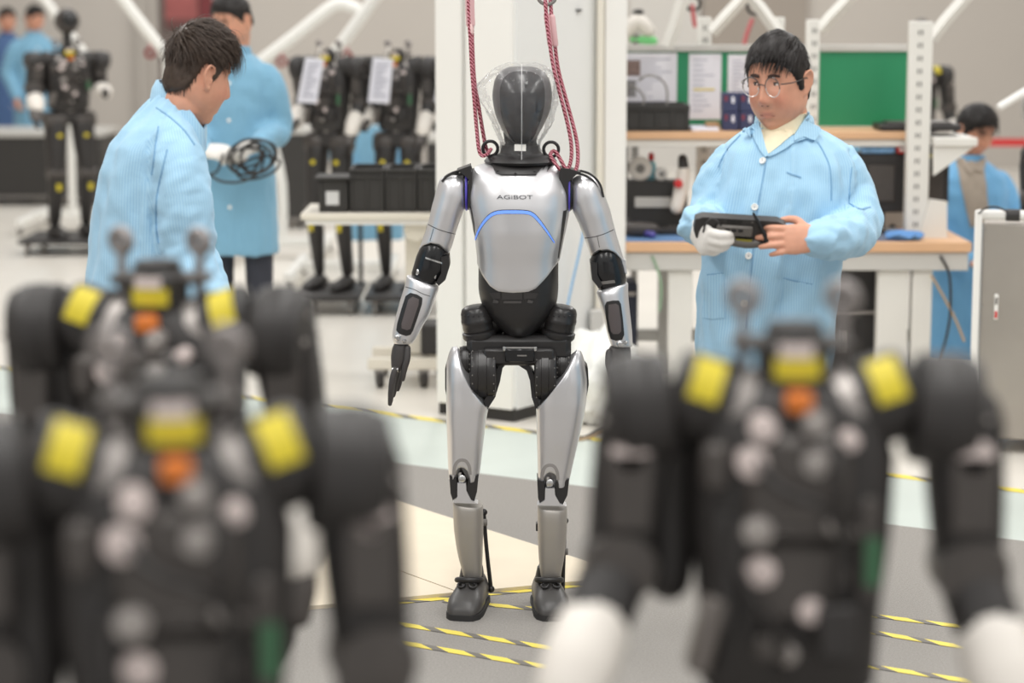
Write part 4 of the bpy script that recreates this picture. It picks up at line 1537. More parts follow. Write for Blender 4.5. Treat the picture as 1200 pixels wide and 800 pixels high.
def person(name, label, loc, coat_rows, sleeves, head_M, hands, legs=None, coat_m=None, chub=0.0, voxel=0.008, bvox=0.0045, hair=None, skin_rows=None, group=None,
           stripe=0.0068, fold=1.0, coat_name='lab_coat', body_low=True, shirt=None, seed=1, neck_r=.056, trousers=None):
    """loc: base point; everything else in world coordinates"""
    r = thing(name, label, 'person', loc, 0, group)
    loc = Vector(loc)
    coat_m = coat_m or M_coat
    # ---- coat
    mb = MB()
    torso_rings(mb, coat_rows)
    for pts, rad in sleeves:
        mb.limb(pts, rad, 18, (0, 1, .01), 2.0, 5)
    V, Fc, N = remeshed(mb, voxel, 5)
    # segments of the sleeves for folds and weave
    ct = np.array([(q[1], q[2], q[0], max(q[3], q[4])) for q in coat_rows])
    o_ = np.argsort(ct[:, 2])
    ct = ct[o_]
    cx = np.interp(V[:, 2], ct[:, 2], ct[:, 0])
    cy = np.interp(V[:, 2], ct[:, 2], ct[:, 1])
    ang = np.arctan2(V[:, 0] - cx, V[:, 1] - cy)
    weave = ang * (2 * math.pi * round(0.17 / stripe)) / 1.0
    weave = ang * 0.17 / stripe * 2 * math.pi
    best = np.full(len(V), 1.16)
    axial = np.zeros(len(V))
    sl_ang = np.zeros(len(V))
    bend = np.zeros(len(V))
    for pts, rad in sleeves:
        run = 0.0
        for i in range(len(pts) - 1):
            a, b = np.array(pts[i]), np.array(pts[i + 1])
            d = b - a
            L = np.linalg.norm(d)
            if L < 1e-6:
                continue
            d = d / L
            t = np.clip((V - a) @ d, 0, L)
            q = a + t[:, None] * d
            ds = np.linalg.norm(V - q, axis=1)
            rr = rad[i] if not hasattr(rad[i], '__len__') else rad[i][0]
            rr2 = rad[i + 1] if not hasattr(rad[i + 1], '__len__') else rad[i + 1][0]
            rl = ds / (rr + (rr2 - rr) * t / L)
            u, v, dd = frame_of(d, (0.0, 1.0, 0.02))
            w = V - q
            an = np.arctan2(w @ np.array(u), w @ np.array(v))
            sel = rl < best
            if i == 0:
                sel &= t > 0.02
            best = np.where(sel, rl, best)
            axial = np.where(sel, run + t, axial)
            sl_ang = np.where(sel, an, sl_ang)
            bend = np.where(sel, 1.0, bend)
            weave = np.where(sel, an * 0.07 / stripe * 2 * math.pi, weave)
            run += L
    disp = np.zeros(len(V))
    for i in range(len(V)):
        if bend[i]:
            disp[i] = 0.008 * noise.noise(Vector((axial[i] * 16 + 1.2 * math.sin(sl_ang[i] + seed), sl_ang[i] * .9, seed))) + 0.004 * noise.noise(Vector((axial[i] * 34, sl_ang[i] * 1.6, seed + 5)))
        else:
            z = V[i, 2]
            disp[i] = 0.008 * noise.noise(Vector((ang[i] * 3.0 + z * 1.5, z * 3.0, seed + 9))) + 0.0055 * noise.noise(Vector((ang[i] * 4 - z * 9, z * 11 + ang[i] * 2.5, seed + 2)))
    V = V + N * (disp * fold)[:, None]
    co = link_mesh(coat_name, V, Fc, coat_m, r, True, 180, True)
    at = co.data.attributes.new('weave', 'FLOAT', 'POINT')
    at.data.foreach_set('value', weave)
    # ---- body: one continuous surface of head, neck, trunk, arms, hands and legs
    bb = MB()
    add_head(bb, head_M, chub)
    hc = head_M.translation
    s_ = head_M.to_scale().x
    nb = head_M @ Vector((0, .022, -.07))
    top = coat_rows[-1]
    base = Vector((top[1], top[2], top[0] - .03))
    bb.limb([base + Vector((0, 0, -.08)), base, nb], [neck_r * 1.25, neck_r * 1.05, neck_r], 18, (0, 1, 0), 2, 4)
    torso_rings(bb, [(q[0], q[1], q[2], max(q[3] - .03, .03), max(q[4] - .03, .03), q[5], q[6]) for q in coat_rows if q[0] > 0.8])
    for pts, rad in sleeves:
        bb.limb(pts, [(.38 * (q[0] if hasattr(q, '__len__') else q)) for q in rad], 12, (0, 1, .01), 2, 4)
    if legs:
        for pts, rad in legs:
            bb.limb(pts, [q * .8 for q in rad], 12, (0, 1, 0), 2, 3)
    gl = []
    for hd in hands:
        if hd.get('glove'):
            gl.append(hd)
        else:
            hand_shell(bb, hd['M'], hd.get('mirror', 1), hd.get('curls'), hd.get('thumb'), hd.get('spread', .12))
    V, Fc, N = remeshed(bb, bvox, 1, 0.4)
    bo = link_mesh('body', V, Fc, M_skin, r, True, 180, True)
    Mi = np.array(head_M.inverted())
    H = V @ Mi[:3, :3].T + Mi[:3, 3]
    near = (np.abs(H[:, 2]) < .14) & (np.linalg.norm(H[:, :2], axis=1) < .16)
    lip = near * np.exp(-(H[:, 0] / .021) ** 4 - ((H[:, 2] + .0697) / .0095) ** 4) * (H[:, 1] < -.05)
    blush = near * (H[:, 1] < -.02) * (np.exp(-((np.abs(H[:, 0]) - .045) / .02) ** 2 - ((H[:, 2] + .03) / .025) ** 2) + np.exp(-(H[:, 0] / .014) ** 2 - ((H[:, 2] + .033) / .012) ** 2)) * .5
    colr = SKIN[None] * np.ones((len(V), 1))
    lip = lip * .55
    colr = colr * (1 - lip[:, None]) + LIP[None] * lip[:, None]
    colr = colr * (1 - .45 * blush[:, None] * np.array([0.1, .75, .8])[None])
    ca_ = bo.data.attributes.new('tone', 'FLOAT_COLOR', 'POINT')
    ca_.data.foreach_set('color', np.concatenate([colr, np.ones((len(V), 1))], 1).ravel())
    for hd in gl:
        g = MB()
        hand_shell(g, hd['M'], hd.get('mirror', 1), hd.get('curls'), hd.get('thumb'), hd.get('spread', .12), 1.0, .0035)
        gv, gf, gn = remeshed(g, max(bvox * .9, .004), 3)
        link_mesh('glove', gv, gf, M_glove, r, True, 180, True)
    if legs:
        for pts, rad in legs:
            MB().limb(pts, rad, 16, (0, 1, 0), 2.2, 4).build('trouser_leg', trousers or M_trouser, r, True)
            e = Vector(pts[-1])
            d = hd_dir = Vector((math.sin(coat_rows[0][6]), -math.cos(coat_rows[0][6]), 0))
            sh = MB()
            sh.limb([Vector((e.x, e.y, .045)) - d * .06, Vector((e.x, e.y, .05)) + d * .03, Vector((e.x, e.y, .035)) + d * .14, Vector((e.x, e.y, .03)) + d * .18], [(.045, .042), (.05, .045), (.032, .046), (.024, .036)], 14, (0, 0, 1), 2.4, 3)
            sh.build('shoe', M_blackr, r, True)
    if hair:
        h = dict(hair)
        hair_object('hair', head_M, r, h.pop('m', M_hair), h.pop('line', LINE_SHORT), h.pop('thick', (.007, .018)), h.pop('strands', 900), h.pop('seed', seed), chub, **h)
    return r, co, bo


def rowsPx(rows, D, an=0.0):
    """coat slices from pixel rows (py, pxl, pxr, dy, half depth, ex)"""
    out = []
    for q in rows:
        a, b = P(q[1], q[0], D), P(q[2], q[0], D)
        out.append((a.z, (a.x + b.x) / 2, D + q[3], (b.x - a.x) / 2, q[4], q[5] if len(q) > 5 else 2.2, an))
    return sorted(out)


def head_matrix(px, py, D, yaw, pitch, roll=0.0, s=1.0):
    return Matrix.Translation(P(px, py, D)) @ Matrix.Rotation(math.radians(yaw), 4, 'Z') @ Matrix.Rotation(math.radians(pitch), 4, 'X') @ Matrix.Rotation(math.radians(roll), 4, 'Y') @ (Matrix.Diagonal((s[0], s[1], s[2], 1)) if hasattr(s, '__len__') else Matrix.Scale(s, 4))


# ---------------------------------------------------------------- man with glasses
DM = 6.08
mh = head_matrix(912, 97, DM - .03, -34, 8, 0, (.94, .96, 1.08))
rows = rowsPx([(141, 898, 948, .03, .052, 2.0), (147, 886, 955, .028, .072, 2.0), (154, 871, 968, .025, .092, 2.0), (163, 858, 982, .02, .112, 2.1), (175, 849, 993, .015, .13, 2.2), (192, 843, 999, .01, .145, 2.3), (215, 838, 1000, .0, .155, 2.3), (245, 831, 997, -.005, .164, 2.3),
               (280, 827, 991, -.005, .168, 2.3), (320, 822, 985, .0, .168, 2.3), (350, 819, 981, 0, .168, 2.3), (385, 816, 977, 0, .168, 2.3), (440, 813, 974, 0, .168, 2.3), (520, 812, 973, 0, .17, 2.3)], DM, 0.0)
DK = DM - .335
wl = P(813, 262, DK + .085)
wr = P(955, 280, DK + .004)
slv = [([P(872, 182, DM + .03), P(854, 200, DM + .03), P(839, 228, DM + .03), P(831, 258, DM - .01), P(826, 266, DM - .14), wl], [.062, .066, .064, .062, .055, .046]),
       ([P(968, 184, DM + .03), P(985, 203, DM + .03), P(998, 232, DM + .02), P(1006, 264, DM - .07), P(990, 276, DK + .13), P(970, 280, DK + .035), wr], [.066, .072, .071, .064, .062, .055, .046])]
hl = frame_mat(P(815, 264, DK + .075), (.26, -.84, -.40), (-.95, -.32, .02))
hr = frame_mat(P(960, 279, DK - .004), (-.97, -.16, -.03), (.12, -.97, .22))
hands = [dict(M=hl, mirror=1, glove=True, curls=[(52, 42, 20), (56, 46, 20), (60, 50, 20), (62, 55, 20)], thumb=[(.040, .046, -.026), (.052, .050, -.046), (.060, .048, -.062)]),
         dict(M=hr, mirror=-1, curls=[(6, 26, 18), (8, 22, 14), (6, 20, 14), (8, 26, 18)], thumb=[(.050, .052, -.022), (.072, .057, -.034), (.090, .054, -.040)], spread=.13)]
legs = [([P(870, 440, DM), P(868, 560, DM), P(866, 680, DM), P(865, 750, DM)], [.085, .075, .062, .058]), ([P(925, 440, DM), P(927, 560, DM), P(928, 680, DM), P(929, 750, DM)], [.085, .075, .062, .058])]
man, man_coat, man_body = person('person', 'person in glasses and striped blue work coat holding a black remote controller', (P(900, 700, DM).x, DM, 0), rows, slv, mh, hands, legs, M_coat, 1.0, .0075, .0042,
                                 dict(m=M_hair, line=LINE_LOW, thick=(.008, .017), strands=1500, fringe=.028, lift=.2, wild=.10, length=.045, forward=.9), seed=3, neck_r=.062, fold=1.45)


def world_bvh(o_):
    r = root_of(o_).location
    V = [v.co + r for v in o_.data.vertices]
    return BVHTree.FromPolygons(V, [list(p.vertices) for p in o_.data.polygons])


mt = world_bvh(man_coat)


def weave_attr(o_, per=.0068):
    v = [q.co.x / per * 2 * math.pi for q in o_.data.vertices]
    o_.data.attributes.new('weave', 'FLOAT', 'POINT').data.foreach_set('value', v)


# turtleneck: a knitted collar round the neck and the part seen in the open lapels
M_knit = mat('cream_knit', rgb(238, 226, 196), 0.9, 0, 0.03, 80, bump=0.3, bump_scale=300)
nb = mh @ Vector((.0, .020, -.100))
t0 = P(917, 172, DM - .0)
mb = MB()
mb.limb([t0, P(917, 160, DM - .01), nb + Vector((0, -.002, .0)), nb + Vector((0, -.002, .022))], [(.062, .066), (.064, .068), (.065, .068), (.065, .068)], 28, (0, 1, 0), 2.0, 4, dome=0)
tn_ = mb.build('turtleneck', M_knit, man, True, angle=80)


def joint_bvh(*os):
    V, Fc = [], []
    for o_ in os:
        k = len(V)
        V += [v.co + root_of(o_).location for v in o_.data.vertices]
        Fc += [[k + i for i in p.vertices] for p in o_.data.polygons]
    return BVHTree.FromPolygons(V, Fc)


mtn = joint_bvh(man_coat, tn_)
c = patch('shirt_front', [(891, 152), (905, 154), (925, 152), (938, 150), (931, 156), (919, 166), (908, 175), (900, 181), (896, 172), (892, 160)], mtn, M_knit, man, .0035, 5)
# lapels, collar
for nm, pl_, of in (('lapel', [(888, 150), (891, 149), (894, 160), (898, 174), (901, 182), (897, 184), (890, 175), (885, 166), (882, 158), (885, 155)], .008),
                    ('collar_wing', [(873, 147), (880, 143), (890, 143), (891.5, 150), (887, 157), (881, 158), (874, 154), (868, 151)], .013),
                    ('lapel', [(939, 151), (947, 148), (955, 152), (956, 160), (951, 165), (944, 163), (931, 167), (921, 174), (908, 181), (900.5, 184), (900, 181), (910, 174), (922, 165), (932, 157)], .008),
                    ('collar_wing', [(936, 149), (944, 137), (950, 128), (956, 132), (961, 142), (963, 149), (961, 155), (955, 165), (949, 164), (943, 161), (930, 165.5), (930, 159)], .014)):
    o = patch(nm, pl_, mtn, M_coat, man, of, 3.5, smooth_angle=60, D_fall=DM - .08, flat=60)
    weave_attr(o)
# standing collar behind the neck
mb = MB()
for k, (z_, g_) in enumerate(((0, 0),)):
    ring_o, path = [], []
    for j in range(25):
        a = math.radians(-35 + 250 * j / 24)
        rad = .082
        c_ = P(919, 152, DM + .012)
        hgt = .030 + .020 * math.sin(a)
        path.append((c_ + Vector((rad * math.cos(a) * 1.0, rad * math.sin(a) * .95, -.02)), hgt + .022))
    R = []
    for p_, h_ in path:
        d_ = Vector((p_.x - c_.x, p_.y - c_.y, 0)).normalized()
        R.append([p_ - d_ * .004, p_ + d_ * .006, p_ + d_ * .006 + Vector((0, 0, h_)) - d_ * .008, p_ - d_ * .004 + Vector((0, 0, h_)) - d_ * .008])
    mb.rings(R)
o = mb.build('coat_collar', M_coat, man, True)
weave_attr(o)
# buttons, placket, pockets
for bx0, by0 in ((894.5, 188.5), (884.5, 242.5), (877, 299.5), (872, 355)):
    d = (P(bx0, by0, 1) - Vector((0, 0, CAMZ))).normalized()
    hit, nor, _a, _b = mt.ray_cast(Vector((0, 0, CAMZ)), d)
    q = hit + nor * .001
    bo_ = MB().lathe([(.002, .004), (.0055, .0036), (.0062, .005), (.0088, .0052), (.0098, .003), (.0095, 0)], q, nor, 20).build('button', M_button, man, True)
    MB().ball(q + nor * .0045, .0017, 6, 4).build('button_thread', mat('thread_grey', rgb(150, 150, 160), .8), bo_, True)
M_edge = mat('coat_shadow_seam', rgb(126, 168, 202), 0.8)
for nm, pl_ in (('pocket', [(918, 326), (935, 330), (953, 333), (952, 360), (950, 388), (932, 388), (914, 386), (916, 356)]), ('pocket', [(829, 322), (848, 320), (849, 345), (849, 372), (836, 374), (824, 372), (826, 345)]),
                ('sleeve_pocket', [(998, 197), (1010, 202), (1018, 222), (1021, 242), (1008, 245), (995, 238), (996, 217)])):
    o = patch(nm, pl_, mt, M_coat, man, .0022, 5, smooth_angle=60)
    weave_attr(o)
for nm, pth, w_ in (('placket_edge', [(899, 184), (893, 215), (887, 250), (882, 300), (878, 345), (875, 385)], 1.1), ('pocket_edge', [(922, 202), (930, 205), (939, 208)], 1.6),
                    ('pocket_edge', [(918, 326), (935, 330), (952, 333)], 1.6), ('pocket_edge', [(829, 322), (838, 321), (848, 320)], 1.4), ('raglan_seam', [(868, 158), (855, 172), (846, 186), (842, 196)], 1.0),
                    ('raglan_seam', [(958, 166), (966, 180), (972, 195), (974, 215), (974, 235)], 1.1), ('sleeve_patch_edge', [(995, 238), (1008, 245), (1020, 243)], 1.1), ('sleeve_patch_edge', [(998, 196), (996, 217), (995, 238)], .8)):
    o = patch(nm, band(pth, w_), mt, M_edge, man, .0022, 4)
# eyes, brows and glasses
M_eyew = mat('eye_white', rgb(225, 215, 208), 0.3)
M_iris = mat('eye_dark', rgb(40, 28, 24), 0.15)


def face_y(x, z, chub):
    """front of the head surface at local x, z"""
    best_, by = 9, -.09
    d = np.array([(x * 12, -1, z * 9)])
    for _ in range(12):
        dn = d / np.linalg.norm(d)
        q = head_points(dn, chub, True)[0]
        d = d + np.array([[(x - q[0]) * 12, 0, (z - q[2]) * 9]])
    return q[1]


def face_bits(M, parent, chub, look=(0, 0), glasses=True, brow_m=None):
    for s in (-1, 1):
        yy = face_y(s * .031, .008, chub)
        e = MB()
        e.ball((s * .031, yy + .0045, .007), (.0132, .0075, .0042), 16, 10)
        eo = e.mapped(M).build('eye', M_eyew, parent, True)
        MB().ball((s * .031 + look[0], yy - .0006, .0068), (.0052, .003, .0042), 12, 8).mapped(M).build('iris', M_iris, eo, True)
        MB().tube([(s * .0175, yy + .004, .0065), (s * .024, yy - .0015, .0112), (s * .031, yy - .0028, .0122), (s * .039, yy - .0005, .0108), (s * .0455, yy + .006, .0068)], .0014, 6, 4).mapped(M).build('eyelid_line', mat('lash', rgb(52, 38, 34), .7), eo, True)
        # brow
        b = MB()
        pts = []
        for k in range(7):
            x_ = s * (.014 + .0055 * k)
            z_ = .0285 + .004 * math.sin(k / 6 * 2.4) - .0005 * k
            pts.append((x_, face_y(x_, z_, chub) - .0012, z_))
        R = []
        for k, p_ in enumerate(pts):
            hh = .0042 * (1 - .1 * abs(k - 2)) + .0006
            hh = max(hh, .0016)
            R.append([(p_[0], p_[1], p_[2] - hh), (p_[0], p_[1] - .0022, p_[2]), (p_[0], p_[1], p_[2] + hh), (p_[0], p_[1] + .003, p_[2])])
        b.rings(R)
        b.mapped(M).build('eyebrow', brow_m or M_hair, parent, True)
        yn = face_y(s * .0085, -.0445, chub)
        MB().ball((s * .0085, yn + .0015, -.0445), (.0042, .004, .0022), 10, 6).mapped(M).build('nostril', mat('nostril_dark', rgb(96, 52, 44), .8), parent, True)
    pts = [(x_ * .001, face_y(x_ * .001, -.0697 - abs(x_) * .00008, chub) - .0008, -.0697 - abs(x_) * .00008) for x_ in (-24, -16, -8, 0, 8, 16, 24)]
    MB().tube(pts, lambda t: .0006 + .0012 * math.sin(math.pi * t), 6, 3).mapped(M).build('mouth_line', mat('mouth_dark', rgb(120, 62, 56), .7), parent, True)


face_bits(mh, man, 1.0, look=(-.003, 0), brow_m=mat('brow_brown', rgb(72, 54, 48), .8))
gls = thing('eyeglasses', 'round thin-framed eyeglasses worn by the person with the controller', 'glasses', tuple(mh @ Vector((0, -.11, 0))))
M_rim = mat('rim_gunmetal', rgb(92, 88, 86), 0.3, 0.8)
M_rim2 = mat('rim_clear', rgb(226, 222, 218), 0.2, 0.4)
M_lens = film('lens_glass', 0.004, 0.03, 0.25)
for s in (-1, 1):
    c_ = Vector((s * .034, -.0995, .004))
    ax = Vector((s * .14, 1, .08))
    MB().torus(c_, ax, .0245, .0013, 36, 7).mapped(mh).build('rim', M_rim2, gls, True)
    u_, v_, d_ = frame_of(ax)
    MB().torus(c_ + Vector((0, -.0003, 0)), ax, .0250, .0015, 24, 7, -1.7, 1.7).mapped(mh).build('brow_rim', M_rim, gls, True)
    MB().lathe([(.001, -.0006), (.0240, -.0004), (.0240, .0004), (.001, .0006)], c_, ax, 28).mapped(mh).build('lens', M_lens, gls, True)
    MB().tube([(s * .0575, -.095, .012), (s * .070, -.086, .012), (s * .0835, -.06, .012), (s * .089, -.01, .014), (s * .090, .006, .012), (s * .089, .02, -.004)], .0016, 6, 4).mapped(mh).build('temple_arm', M_rim, gls, True)
MB().tube([(-.011, -.1035, .009), (0, -.1075, .012), (.011, -.1035, .009)], .0015, 6, 4).mapped(mh).build('bridge', M_rim, gls, True)
for s in (-1, 1):
    MB().ball((s * .0125, -.098, -.001), (.002, .003, .004), 8, 6).mapped(mh).build('nose_pad', M_rim2, gls, True)

# the black remote controller
kc = P(867, 271, DK)
ctl = thing('remote_controller', 'black handheld remote controller with a stub antenna held in both hands', 'controller', tuple(kc))
RK = Matrix.Translation(kc) @ Matrix.Rotation(math.radians(3.5), 4, 'Y') @ Matrix.Rotation(math.radians(20), 4, 'X')
M_ctl = mat('controller_black', rgb(50, 48, 47), 0.5, 0, .06, 40)
M_ctl2 = mat('controller_grey', rgb(96, 92, 88), 0.45)
MB().prism([(-.112, 0, -.026), (-.12, 0, -.005), (-.118, 0, .026), (-.10, 0, .034), (.095, 0, .034), (.118, 0, .024), (.12, 0, -.004), (.108, 0, -.022), (.06, 0, -.036), (-.04, 0, -.046)], (0, .032, 0)).mapped(RK).build('controller_body', M_ctl, ctl, True, angle=25)
MB().box((-.015, -.006, .004), (.094, .014, .028), None, .003).mapped(RK).build('port_block', M_ctl2, ctl, True)
for k in range(3):
    MB().box((-.034 + .017 * k, -.0142, .008), (.012, .003, .006)).mapped(RK).build('port', M_blackg, ctl, True)
for k in range(9):
    MB().box((-.035 + .0045 * k, -.0006, .0275), (.0022, .003, .006)).mapped(RK).build('vent_slot', M_blackg, ctl, True)
MB().box((.03, -.0006, .028), (.006, .003, .004)).mapped(RK).build('button', M_ctl2, ctl, True)
MB().limb([(-.03, -.002, -.028), (.02, -.002, -.034), (.05, -.002, -.03)], [(.012, .012)] * 3, 10).mapped(RK).build('battery_bulge', M_ctl2, ctl, True)
MB().box((.012, -.0075, -.022), (.042, .003, .007)).mapped(RK).build('yellow_label', mat('label_olive', rgb(140, 132, 50), .6), ctl, True)
MB().tube([P(882.5, 249, DK - .02), P(888, 259, DK - .02), P(895, 272, DK - .018), P(900, 284, DK - .012)], lambda t: .0032 + .0045 * t, 8, 3).build('antenna', M_blackg, ctl, True)
MB().tube([P(824, 272, DK - .012), P(827, 262, DK - .02), P(834, 256, DK - .02), P(842, 260, DK - .02), P(847, 267, DK - .008)], .0028, 6).build('strap_cord', M_blackp, ctl, True)
MB().cyl(P(904, 268, DK + .012), P(904.5, 262.5, DK + .012), .006, .008, 12, .001).build('thumb_stick', M_blackp, ctl, True)

# ---------------------------------------------------------------- man with tousled hair, seen from behind
DL = 6.08
AL = math.radians(62)        # his shoulders point away from us
lh = head_matrix(232, 91, DL - .03, 120, 13, 0, (1.03, .92, 1.06))
rows = rowsPx([(112, 182, 236, -.01, .062, 2.0), (121, 172, 241, -.01, .085, 2.0), (133, 160, 240, 0, .115, 2.1), (148, 147, 237, .0, .15, 2.2), (170, 129, 235, .005, .175, 2.3), (200, 119, 238, .01, .188, 2.3), (240, 112, 243, .01, .19, 2.3),
               (300, 105, 247, .01, .19, 2.3), (330, 102, 249, .01, .19, 2.3), (430, 97, 252, .01, .19, 2.3), (520, 95, 253, .01, .19, 2.3)], DL, 0.0)
slv = [([P(202, 162, DL - .10), P(208, 190, DL - .15), P(215, 235, DL - .17), P(219, 285, DL - .17), P(226, 322, DL - .19), P(248, 352, DL - .22)], [.068, .074, .080, .078, .07, .055]),
       ([P(195, 165, DL + .12), P(215, 220, DL + .17), P(224, 290, DL + .17), P(250, 350, DL + .10)], [.07, .075, .07, .055])]
hands = [dict(M=frame_mat(P(256, 360, DL - .23), (.9, -.1, -.4), (-.3, -.6, .7)), mirror=1), dict(M=frame_mat(P(258, 358, DL + .08), (.9, -.1, -.4), (-.3, .6, .7)), mirror=-1)]
legs = [([P(160, 440, DL - .08), P(160, 580, DL - .08), P(158, 680, DL - .08), P(158, 748, DL - .08)], [.085, .072, .062, .058]), ([P(185, 440, DL + .1), P(187, 580, DL + .1), P(187, 680, DL + .1), P(188, 742, DL + .1)], [.085, .072, .062, .058])]
man2, man2_coat, man2_body = person('person', 'person with tousled hair and bowed head in blue work coat, back turned', (P(170, 700, DL).x, DL, 0), rows, slv, lh, hands, legs, M_coat, .1, .0075, .0042,
                                    dict(m=M_hairb, line=LINE_SHORT, thick=(.006, .032), strands=3200, lift=.5, wild=.24, length=.058, forward=.9), seed=8, neck_r=.058, fold=1.35)
face_bits(lh, man2, .1)
m2t = world_bvh(man2_coat)
# standing collar
path = [(178, 116, -.03), (186, 121, -.055), (198, 130, -.085), (211, 141, -.10), (222, 153, -.105), (231, 166, -.10), (236, 172, -.085), (239, 166, -.04), (237, 150, .02), (225, 132, .06), (205, 118, .07), (186, 112, .05), (177, 113, .0)]
R = []
cc = P(212, 135, DL - .01)
for x_, y_, d_ in path:
    p_ = P(x_, y_, DL + d_)
    out = Vector((p_.x - cc.x, p_.y - cc.y, 0)).normalized()
    hgt = .045
    R.append((p_, out, hgt))
mb = MB()
RR = []
for p_, out, hgt in R:
    up_ = Vector((.012, 0, hgt))
    RR.append([p_ - out * .004 - Vector((0, 0, .02)), p_ + out * .007 - Vector((0, 0, .02)), p_ + out * .004 + up_ * .5, p_ - out * .003 + up_, p_ - out * .010 + up_, p_ - out * .008 + up_ * .5])
mb.rings(RR, False, True)
o = mb.build('coat_collar', M_coat, man2, True, angle=60)
weave_attr(o)
for nm, pth, w_ in (('back_seam', [(186, 148), (183, 165), (180, 190), (178, 205)], 1.2), ('collar_edge', [(183, 126), (200, 138), (216, 153), (228, 170)], 1.3), ('sleeve_fold_shade', [(196, 175), (190, 200), (184, 230), (183, 262), (186, 285)], 1.3)):  # the sleeve strip is fold shadow painted in darker blue
    patch(nm, band(pth, w_), m2t, M_edge, man2, .002, 4)
# ================================================================ black robots without covers
M_bk = mat('robot_black', rgb(44, 41, 40), 0.5, 0, .12, 25)
M_bk2 = mat('robot_black_satin', rgb(74, 69, 66), 0.38, 0.15, .1, 30)
M_alu = mat('robot_aluminium', rgb(168, 162, 158), 0.4, 0.6, .05, 30)
M_alu2 = mat('robot_grey_bracket', rgb(112, 106, 102), 0.45, 0.4)
M_pale = mat('pale_connector', rgb(214, 200, 196), 0.5)
M_ivory = mat('ivory_cover', rgb(228, 222, 214), 0.45, 0, .02, 10)
M_green = mat('green_board', rgb(58, 104, 72), 0.5)
M_eyeb = mat('grey_eyebolt', rgb(150, 144, 142), 0.45, 0.4)


def sector(mb, c, axis, r, h0, h1, a0, a1, ref, n=14, t=.0015):
    """curved sticker on a cylinder"""
    u, v, d = frame_of(axis, ref)
    c = Vector(c)
    R = []
    for i in range(n + 1):
        a = a0 + (a1 - a0) * i / n
        e = u * math.cos(a) + v * math.sin(a)
        R.append([c + e * r + d * h0, c + e * (r + t) + d * h0, c + e * (r + t) + d * h1, c + e * r + d * h1])
    return mb.rings(R)


